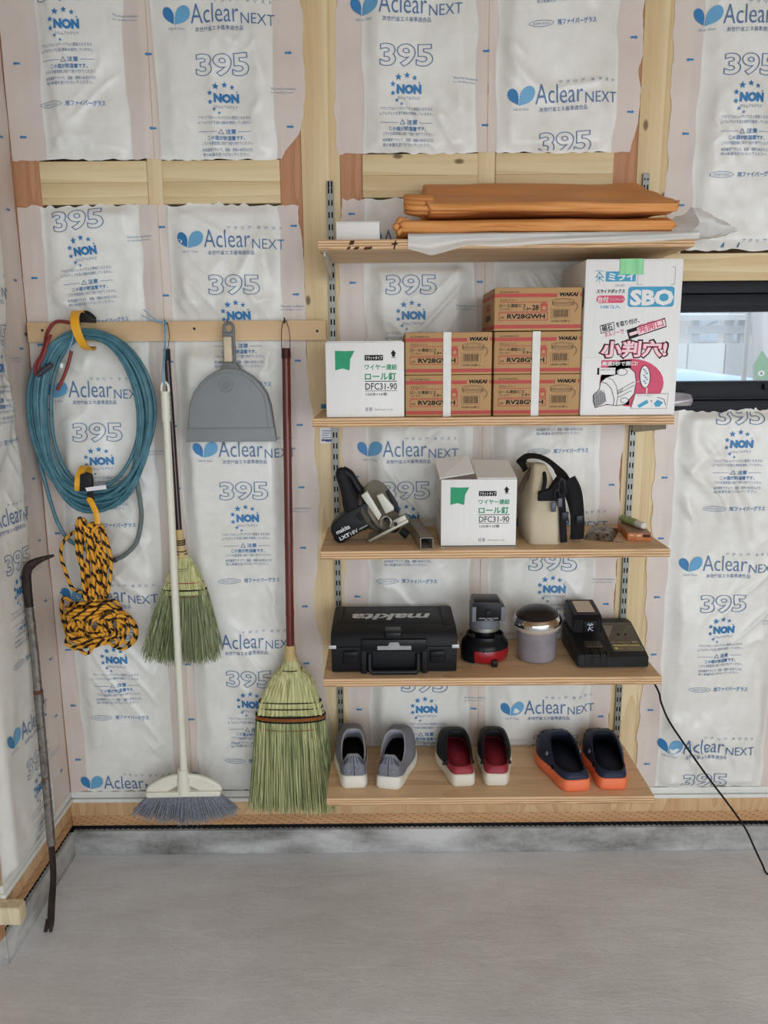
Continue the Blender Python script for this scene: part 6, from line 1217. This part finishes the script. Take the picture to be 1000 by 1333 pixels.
def inner(b, top, zt, floor, zf, mat=0, rim=0.0022):
    n = len(top); cy = sum(p[1] for p in top)/n; cx_ = sum(p[0] for p in top)/n; vs = []; fs = []
    rings = [[(p[0], p[1], zt(i)) for i, p in enumerate(top)], [(cx_+(p[0]-cx_)*0.95, cy+(p[1]-cy)*0.965, zt(i)+rim) for i, p in enumerate(top)], [(cx_+(p[0]-cx_)*0.88, cy+(p[1]-cy)*0.93, zt(i)-0.004) for i, p in enumerate(top)]]
    rings += [[((cx_+(p[0]-cx_)*0.9)*(1-q)+floor[i][0]*q, (cy+(p[1]-cy)*0.93)*(1-q)+floor[i][1]*q, (zt(i)-0.004)*(1-q)+zf*q) for i, p in enumerate(top)] for q in (0.35, 0.7, 1.0)]
    vs = [q for r in rings for q in r]
    for j in range(len(rings)-1):
        for i in range(n): i2 = (i+1) % n; fs.append((j*n+i, (j+1)*n+i, (j+1)*n+i2, j*n+i2))
    fs.append(tuple((len(rings)-1)*n+i for i in range(n))[::1]); b.add(vs, fs, mat)
def knit(name, c1, c2):
    t = NT(name); n1 = t.noise(160, 3, 0.6, t.mapped((1, 1, 1))); n2 = t.noise(8, 3); t.col(t.ramp(t.math('ADD', t.math('MULTIPLY', n1, 0.6), t.math('MULTIPLY', n2, 0.4)), [(0.35, srgb(*c1)), (0.65, srgb(*c2))])); t.bump(n1, 0.5, 0.0008); return t.set(0.85, 0, 0.2)
m_knit = knit('grey_knit', (104, 106, 114), (136, 138, 146)); m_lining = plain('grey_lining', (150, 150, 158), 0.85, 0, 0.08); m_insole = plain('dark_insole', (34, 34, 38), 0.9); m_midsole = plain('white_midsole', (226, 222, 212), 0.55, 0, 0.05, 14); m_knitdk = plain('charcoal_knit', (52, 54, 66), 0.85)
def sneaker(x, y, rot, side, label):
    root = thing('sneaker', label, 'shoe', (x, y, z5), 'shoes on the lowest shelf'); Mx = T(x, y, z5+0.0006) @ RZ(rot); n = 56
    out = foot_outline(0.240, 0.0435, 0.050, n, 0.012, side); yo = lambda i: out[i][1]/0.240
    zsole = lambda i: 0.030+0.010*math.exp(-((yo(i))/0.10)**2)-0.006*yo(i)
    b = MB(Mx); sole_mesh(b, out, 0, zsole, 1.05, 0, 0.010); b.build('midsole', m_midsole, root, smooth=1.0)
    up = [(0.955*p[0], 0.119+(p[1]-0.119)*0.968) for p in out]; top = collar_outline(n, 0.013, 0.132, 0.0355, 0.003*side, 0.75); yt = lambda i: (top[i][1]-0.013)/0.119
    zt = lambda i: 0.078+0.022*math.exp(-(yt(i)/0.09)**2)-0.012*math.exp(-((yt(i)-0.26)/0.14)**2)+0.042*float(smooth(0.35, 1.0, np.float64(yt(i))))
    b = MB(Mx); vs, m = shell(b, up, top, lambda i: zsole(i)-0.006, zt, lambda i: 0.35+0.75*float(smooth(0.4, 1.0, np.float64(yo(i)))), 14)
    b.build('knit_upper', m_knit, root, smooth=2.5)
    b = MB(Mx); fl = [(p[0]*0.72, 0.105+(p[1]-0.115)*0.86) for p in out]; inner(b, top, zt, fl, 0.043); b.mi = [0 if k < 4*n else 1 for k in range(len(b.f))]; b.build('lining', [m_lining, m_insole], root, smooth=2.5)
    b = MB(Mx); A = np.array(vs).reshape(14, n, 3)
    for q in range(-6, 7):
        i0 = q*0.62; j0, j1 = 8.4-(abs(q) % 2)*0.6-0.35*abs(q), 12.4-0.55*abs(q)
        if j1 <= j0+1: j1 = j0+1.4
        L = []
        for s in range(6):
            j = j0+(j1-j0)*s/5; jf = int(min(j, 12.99)); ii = i0; ia = int(math.floor(ii)); fu = ii-ia; g = lambda jj: A[jj, ia % n]*(1-fu)+A[jj, (ia+1) % n]*fu
            p = g(jf)*(1-(j-jf))+g(jf+1)*(j-jf); L.append(p)
        L = [Vector(p)+Vector((0, -0.0004, 0.0001)) for p in L]; b.tube(L, 0.00085, 5)
    b.build('heel_ribbing', m_knitdk, root)
    b = MB(Mx); L = [Vector(A[j, 0])+Vector((0, -0.0006, 0)) for j in range(1, 11)]; b.tube(L, 0.0009, 5); b.build('heel_seam', m_knitdk, root)
    b = MB(Mx)
    for q in range(4): yl = 0.140+q*0.013; zz = 0.1155-q*0.008; b.tube(catmull([(-0.020+0.003*side, yl, zz-0.010), (0.003*side, yl+0.002, zz-0.0005), (0.020+0.003*side, yl, zz-0.010)], 5), 0.0028, 6)
    b.build('laces', plain('black_lace', (36, 36, 42), 0.8), root)
sneaker(-0.378, -0.262, R(2), -1, 'left shoe of the grey knit sneakers with white soles'); sneaker(-0.284, -0.268, R(-10), 1, 'right shoe of the grey knit sneakers, turned outward')
def clog(x, y, rot, side, label, L, wh, wf, kind, tt=0.0):
    root = thing('clog', label, 'shoe', (x, y, z5), 'shoes on the lowest shelf'); Mx = T(x, y, z5+0.0006) @ RZ(rot); n = 64
    out = foot_outline(L, wh, wf, n, 0.008, side); yo = lambda i: out[i][1]/L
    if kind == 'black':
        ms, mu, mi_ = m_clog_white, m_clog_black, m_clog_red; zs = lambda i: 0.034-0.004*yo(i)+0.004*math.exp(-(yo(i)/0.1)**2)
    else:
        ms, mu, mi_ = m_clog_orange, m_clog_navy, m_clog_in; zs = lambda i: 0.036-0.006*yo(i)
    b = MB(Mx); sole_mesh(b, out, 0, zs, 1.03, 0, 0.014); b.build('sole', ms, root, smooth=1.0)
    up = [(0.965*p[0], L/2+(p[1]-L/2)*0.975) for p in out]
    y1 = (0.63 if kind == 'black' else 0.68)*L; top = collar_outline(n, 0.012, y1, wh*0.86, 0.004*side, 0.62); yt = lambda i: (top[i][1]-0.012)/(y1-0.012)
    hz_ = 0.018 if kind == 'black' else 0.017
    zt = lambda i: zs(i)+hz_+(0.056 if kind == 'black' else 0.050)*float(smooth(0.28, 0.95, np.float64(yt(i))))
    bl = lambda i: 0.25+0.75*float(smooth(0.3, 1.0, np.float64(yo(i))))
    if kind == 'black':
        h = int(n*0.20); b = MB(Mx); shell(b, up, top, lambda i: zs(i)-0.004, lambda i: zt(i)+0.001, bl, 14, 0, h, n-h); b.build('upper', mu, root, smooth=2.5)
        b = MB(Mx); shell(b, [(p[0]*0.97, L/2+(p[1]-L/2)*0.985) for p in up], top, lambda i: zs(i)-0.004, zt, lambda i: 0.2, 8, 0, n-h-3, n+h+3); b.build('heel_rim', mi_, root, smooth=2.5)
        b = MB(Mx); edge = [(top[i % n][0]*1.02, top[i % n][1], zt(i % n)+0.001) for i in range(h+1, n-h)]; b.tube(edge, 0.0032, 8)
        for s in (0, -1): p = edge[s]; q = up[(h+1) if s == 0 else (n-h-1)]; b.tube([p, ((p[0]+q[0])/2*1.05, p[1]-0.002, p[2]-0.008), (q[0]*1.02, q[1]-0.002, zs(h)-0.001)], [0.0034, 0.0045, 0.005], 8)
        b.build('collar_edge', m_clog_edge, root)
    else:
        b = MB(Mx); vs, m = shell(b, up, top, lambda i: zs(i)-0.004, zt, bl, 14, 0); b.build('upper', mu, root, smooth=2.5)
        A = np.array(vs).reshape(14, n, 3)
        for j, ii in ((9.2, (26, 29, 32, 35, 38)), (6.6, (24, 28, 32, 36, 40)), (4.4, (26, 30, 34, 38))):
            for i in ii:
                jf = int(j); p = Vector(A[jf, i]*(1-(j-jf))+A[jf+1, i]*(j-jf)); nrm = (Vector(A[jf, (i+1) % n])-Vector(A[jf, i-1])).cross(Vector(A[jf+1, i])-Vector(A[jf, i])).normalized()
                b = MB(Mx); b.lathe([(0.0045, 0.0), (0.0046, 0.0007), (0.002, 0.0009)], 12, 0, Matrix.Translation(p) @ nrm.to_track_quat('Z', 'Y').to_matrix().to_4x4()); b.build('vent_hole', m_clog_hole, root)
        for s in (1, -1):
            i = int(n*0.20)*s % n; p = Vector(A[5, i]); b = MB(Mx); b.lathe([(0.007, 0), (0.0072, 0.001), (0.003, 0.0012)], 12, 0, Matrix.Translation(p) @ Vector((s, 0, 0.2)).to_track_quat('Z', 'Y').to_matrix().to_4x4()); b.build('vent_hole', m_clog_hole, root)
        for s in (1, -1):
            i = int(n*0.27)*s % n; p = Vector(A[10, i]); b = MB(Mx); b.lathe([(0.0062, -0.001), (0.0062, 0.0022), (0.004, 0.003)], 12, 0, Matrix.Translation(p) @ Vector((s, 0, 0.35)).to_track_quat('Z', 'Y').to_matrix().to_4x4()); b.build('strap_rivet', plain('grey_rivet', (120, 122, 128), 0.4), root)
    b = MB(Mx); fl = [(p[0]*0.80, 0.012+(p[1])*0.88) for p in out]; inner(b, top, zt, fl, 0.0405); b.mi = [(1 if yt(k % n) > 0.42 and k < 4*n else 0) for k in range(len(b.f))]; b.build('footbed', [mi_, m_clog_black] if kind == 'black' else [m_clog_in, m_clog_in], root, smooth=2.5)  # black pair: vamp lining black, shade inside it also put into the colour
    if kind == 'black':   # dark underside of the vamp above the footbed
        b = MB(Mx); h2 = int(n*0.22); shell(b, [(p[0]*0.93, L/2+(p[1]-L/2)*0.94) for p in up], [(p[0]*0.96, p[1]+0.001) for p in top], lambda i: zs(i), lambda i: zt(i)-0.002, bl, 10, 0, h2, n-h2); b.build('upper_lining', m_clog_black, root, smooth=2.5)
m_clog_white = plain('clog_white_foam', (220, 214, 198), 0.6, 0, 0.05, 20); m_clog_black = plain('clog_black', (34, 36, 38), 0.6, 0, 0.15, 120, 0.3); m_clog_red = plain('clog_crimson', (150, 42, 58), 0.6, 0, 0.06); m_clog_edge = plain('clog_black_edge', (26, 28, 30), 0.4)
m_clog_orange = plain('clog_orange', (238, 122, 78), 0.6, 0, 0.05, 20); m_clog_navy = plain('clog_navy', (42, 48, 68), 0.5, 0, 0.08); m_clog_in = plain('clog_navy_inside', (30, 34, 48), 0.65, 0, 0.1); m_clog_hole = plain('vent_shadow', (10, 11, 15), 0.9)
clog(-0.068, -0.256, R(3.5), -1, 'left black clog with white sole and crimson footbed', 0.224, 0.042, 0.055, 'black'); clog(0.024, -0.254, R(-1.5), 1, 'right black clog with white sole and crimson footbed', 0.222, 0.042, 0.053, 'black')
clog(0.247, -0.286, R(6), -1, 'left navy clog with orange sole', 0.246, 0.050, 0.063, 'navy'); clog(0.348, -0.279, R(-1), 1, 'right navy clog with orange sole', 0.240, 0.050, 0.061, 'navy')
# ================================================================== SEEN THROUGH THE WINDOW
b = MB(); b.box(-2, 14, 0.2, 16, -0.12, -0.02); structure(b, 'ground_outside', plain('pale_paving', (150, 148, 144), 0.9, 0, 0.06, 4), 'pale paved ground outside', 'ground')
fn = thing('panel_fence', 'pale grey panel fence outside the window', 'fence', (3.4, 5.0, -0.02)); m_fp = plain('pale_fence', (178, 178, 176), 0.6, 0, 0.04); m_fpd = plain('grey_fence', (146, 146, 150), 0.6, 0, 0.04)
k = 0; x = 1.2
while x < 6.0: b = MB(); w_ = (0.42, 0.30, 0.55, 0.34)[k % 4]; b.box(x, x+w_-0.012, 5.0, 5.05, -0.02, W(930, 447, 5.0)[1], 0, bev=0.004); b.build('fence_panel', m_fpd if k % 3 == 1 else m_fp, fn); x += w_; k += 1
m_roof = plain('pale_roof', (168, 170, 174), 0.6); m_hw_ = plain('house_render', (184, 176, 170), 0.8, 0, 0.05); m_post = plain('carport_alloy', (168, 172, 178), 0.45, 0.3); m_winp = plain('far_window', (150, 166, 184), 0.15)
hs = thing('house', 'pale house with tiled roof seen far beyond the fence', 'house', (4.0, 9.5, -0.02))
b = MB(); b.box(1.0, 9.0, 9.5, 12, -0.02, 2.6); b.build('wall', m_hw_, hs)
b = MB(); b.prism([(9.1, 2.55), (10.9, 3.6), (12.5, 2.6), (12.5, 2.5), (9.1, 2.45)], 0.6, 9.4, 'X'); b.build('roof', m_roof, hs)
for x in (4.28, 4.72, 5.25):
    b = MB(); b.box(x, x+0.30, 9.46, 9.50, 1.72, 2.06, 0, bev=0.006); b.box(x+0.03, x+0.27, 9.455, 9.465, 1.75, 2.03, 1); b.box(x+0.145, x+0.155, 9.45, 9.465, 1.75, 2.03, 0); b.box(x+0.03, x+0.27, 9.45, 9.465, 1.885, 1.895, 0); b.build('window', [m_post, m_winp], hs)
b = MB(); b.box(1.0, 9.0, 9.44, 9.5, 2.12, 2.18); b.build('eaves_rail', m_post, hs)
xa, zb_ = W(906, 428, 5.9); xb_ = W(951, 428, 5.9)[0]; xc = W(969, 428, 5.9)[0]; zr = W(930, 418, 5.9)[1]
cp = thing('carport', 'grey carport frame with a flat roof beyond the fence', 'carport', (3.2, 6.6, -0.02))
b = MB(); b.prism([(5.7, zr), (8.2, zr+0.12), (8.2, zr+0.19), (5.7, zr+0.05)], xa-0.15, xc+0.4, 'X'); b.build('roof', m_roof, cp)
for x, y in ((xa, 5.9), (xb_, 5.9), (xc, 5.9), (xa, 7.8), (xc, 7.8)): b = MB(); b.box(x-0.035, x+0.035, y, y+0.07, -0.02, zr+0.02); b.build('post', m_post, cp)
b = MB(); b.box(xa-0.1, xc+0.3, 5.86, 5.9, zb_-0.05, zb_+0.03); b.build('beam', m_post, cp)
b = MB(); b.prism([(xa, zb_-0.02), (xa+0.05, zb_-0.02), (xa+0.22, zr), (xa+0.17, zr)], 5.87, 5.89, 'Y'); b.build('brace', m_post, cp)
# parked car, only roof and glass rise above the sill
car = thing('car', 'pale blue car parked outside below the window', 'car', (2.3, 3.0, -0.02)); m_car = plain('pale_blue_paint', (140, 172, 204), 0.2, 0.1, 0.02); m_cg = plain('car_glass', (70, 90, 104), 0.08)
b = MB(); ztop_ = W(910, 478, 2.9)[1]; prof = [(0.0, 0.32), (0.02, 0.75), (0.30, 0.93), (0.75, 1.00), (1.30, ztop_-0.06), (1.75, ztop_), (2.75, ztop_-0.01), (3.25, 1.02), (3.45, 0.95), (3.5, 0.35)]
xs = lambda q: W(974, 497, 2.9)[0]+1.25-q
def carf(u, v):
    m = len(prof)-1; k = min(int(v*m), m-1); f = v*m-k; px_ = prof[k][0]*(1-f)+prof[k+1][0]*f; pz = prof[k][1]*(1-f)+prof[k+1][1]*f
    s = (u-0.5)*2; r = (1-abs(s)**6)**(1/3); return (xs(px_), 3.05+0.78*s*(0.93 if pz > 1.1 else 1), 0.3+(pz-0.3)*r if pz > 0.3 else pz)
b.grid(carf, 30, 48); b.build('body', m_car, car, smooth=1.0)
b = MB(); b.prism([(xs(1.50), 1.27), (xs(1.12), 1.04), (xs(2.95), 1.04), (xs(2.72), 1.29)], 2.272, 2.30, 'Y', 0, bev=0.01); b.build('side_glass', m_cg, car)
b = MB(); b.prism([(3.0-0.06+x_, y_) for x_, y_ in ((-0.06, 0.02), (0.0, 0.02), (0.0, 0.06), (-0.06, 0.06))], 0.9, 0.93, 'Z'); b.build('door_mirror', m_car, car)
for x in (0.75, 2.75):
    b = MB(); b.lathe([(0.20, -0.09), (0.30, -0.085), (0.31, 0.0), (0.30, 0.085), (0.20, 0.09)], 24, 0, T(xs(x), 2.36, 0.295) @ RX(PI/2)); wh_ = b.build('wheel', m_dark, car)
# white banner with a green mark
ban = thing('banner', 'white hanging banner with a green leaf-like mark outside', 'banner', (1.75, 1.6, 0.2)); xl, zl2 = W(983, 520, 1.6); xr, _ = W(1040, 520, 1.6); ztp = W(975, 380, 1.6)[1]; xt = W(973, 400, 1.6)[0]
b = MB(); b.grid(lambda u, v: (xl+(xr-xl)*u+(xt-xl)*max(0, (v-0.55)/0.45), 1.6+0.012*math.sin(u*14+v*3), 0.5+(ztp+0.2-0.5)*v), 20, 24); b.grid(lambda u, v: (xl+(xr-xl)*u+(xt-xl)*max(0, (v-0.55)/0.45), 1.606+0.012*math.sin(u*14+v*3), 0.5+(ztp+0.2-0.5)*v), 20, 24); b.build('cloth', plain('white_cloth', (206, 206, 216), 0.8, 0, 0.02), ban)
b = MB(); k = Ink(b, (0, 1.584, 0), (1, 0, 0), (0, 0, 1), 0.001); k.poly([W(x, y, 1.584) for x, y in ((983, 494), (981, 476), (992, 456), (1004, 472), (1012, 494))], 0); c = W(991, 486, 1.584); k.disc(c[0], c[1], 0.016, 0.014, 1, 20, 1); k.disc(c[0], c[1], 0.007, 0.0065, 2, 14, 2); b.build('green_mark', [plain('banner_green', (84, 160, 106), 0.7), m_white, plain('dark_slate', (60, 76, 84), 0.6)], ban)
b = MB(); b.cyl((xl-0.05, 1.63, -0.02), (xl-0.05, 1.63, ztp+0.3), 0.012, None, 10); b.build('pole', m_post, ban)
# wrapped bundle lying on the window ledge
b = MB()
def wrapf(u, v):
    a = 2*PI*u; q = v; r = 0.021*(1-0.35*q**3)+0.004*math.sin(a*3+q*5); return (0.47+0.066*(q-0.5)*2*1.0+0.004*nz(u*8, v*6)+0.055, -0.030+r*0.8*math.cos(a), 1.4495+r*math.sin(a))
b.grid(wrapf, 22, 14, 0, True); o = b.n-22*14; b.f.append(tuple(o+i for i in range(22))[::-1]); b.f.append(tuple(o+13*22+i for i in range(22))); b.mi += [0, 0]
b.build('plastic_bundle', plain('shiny_grey_wrap', (168, 164, 170), 0.15, 0.2, 0.15, 30), smooth=3.2, label='small shiny plastic wrapped bundle behind the tall carton at window corner', cat='bundle')
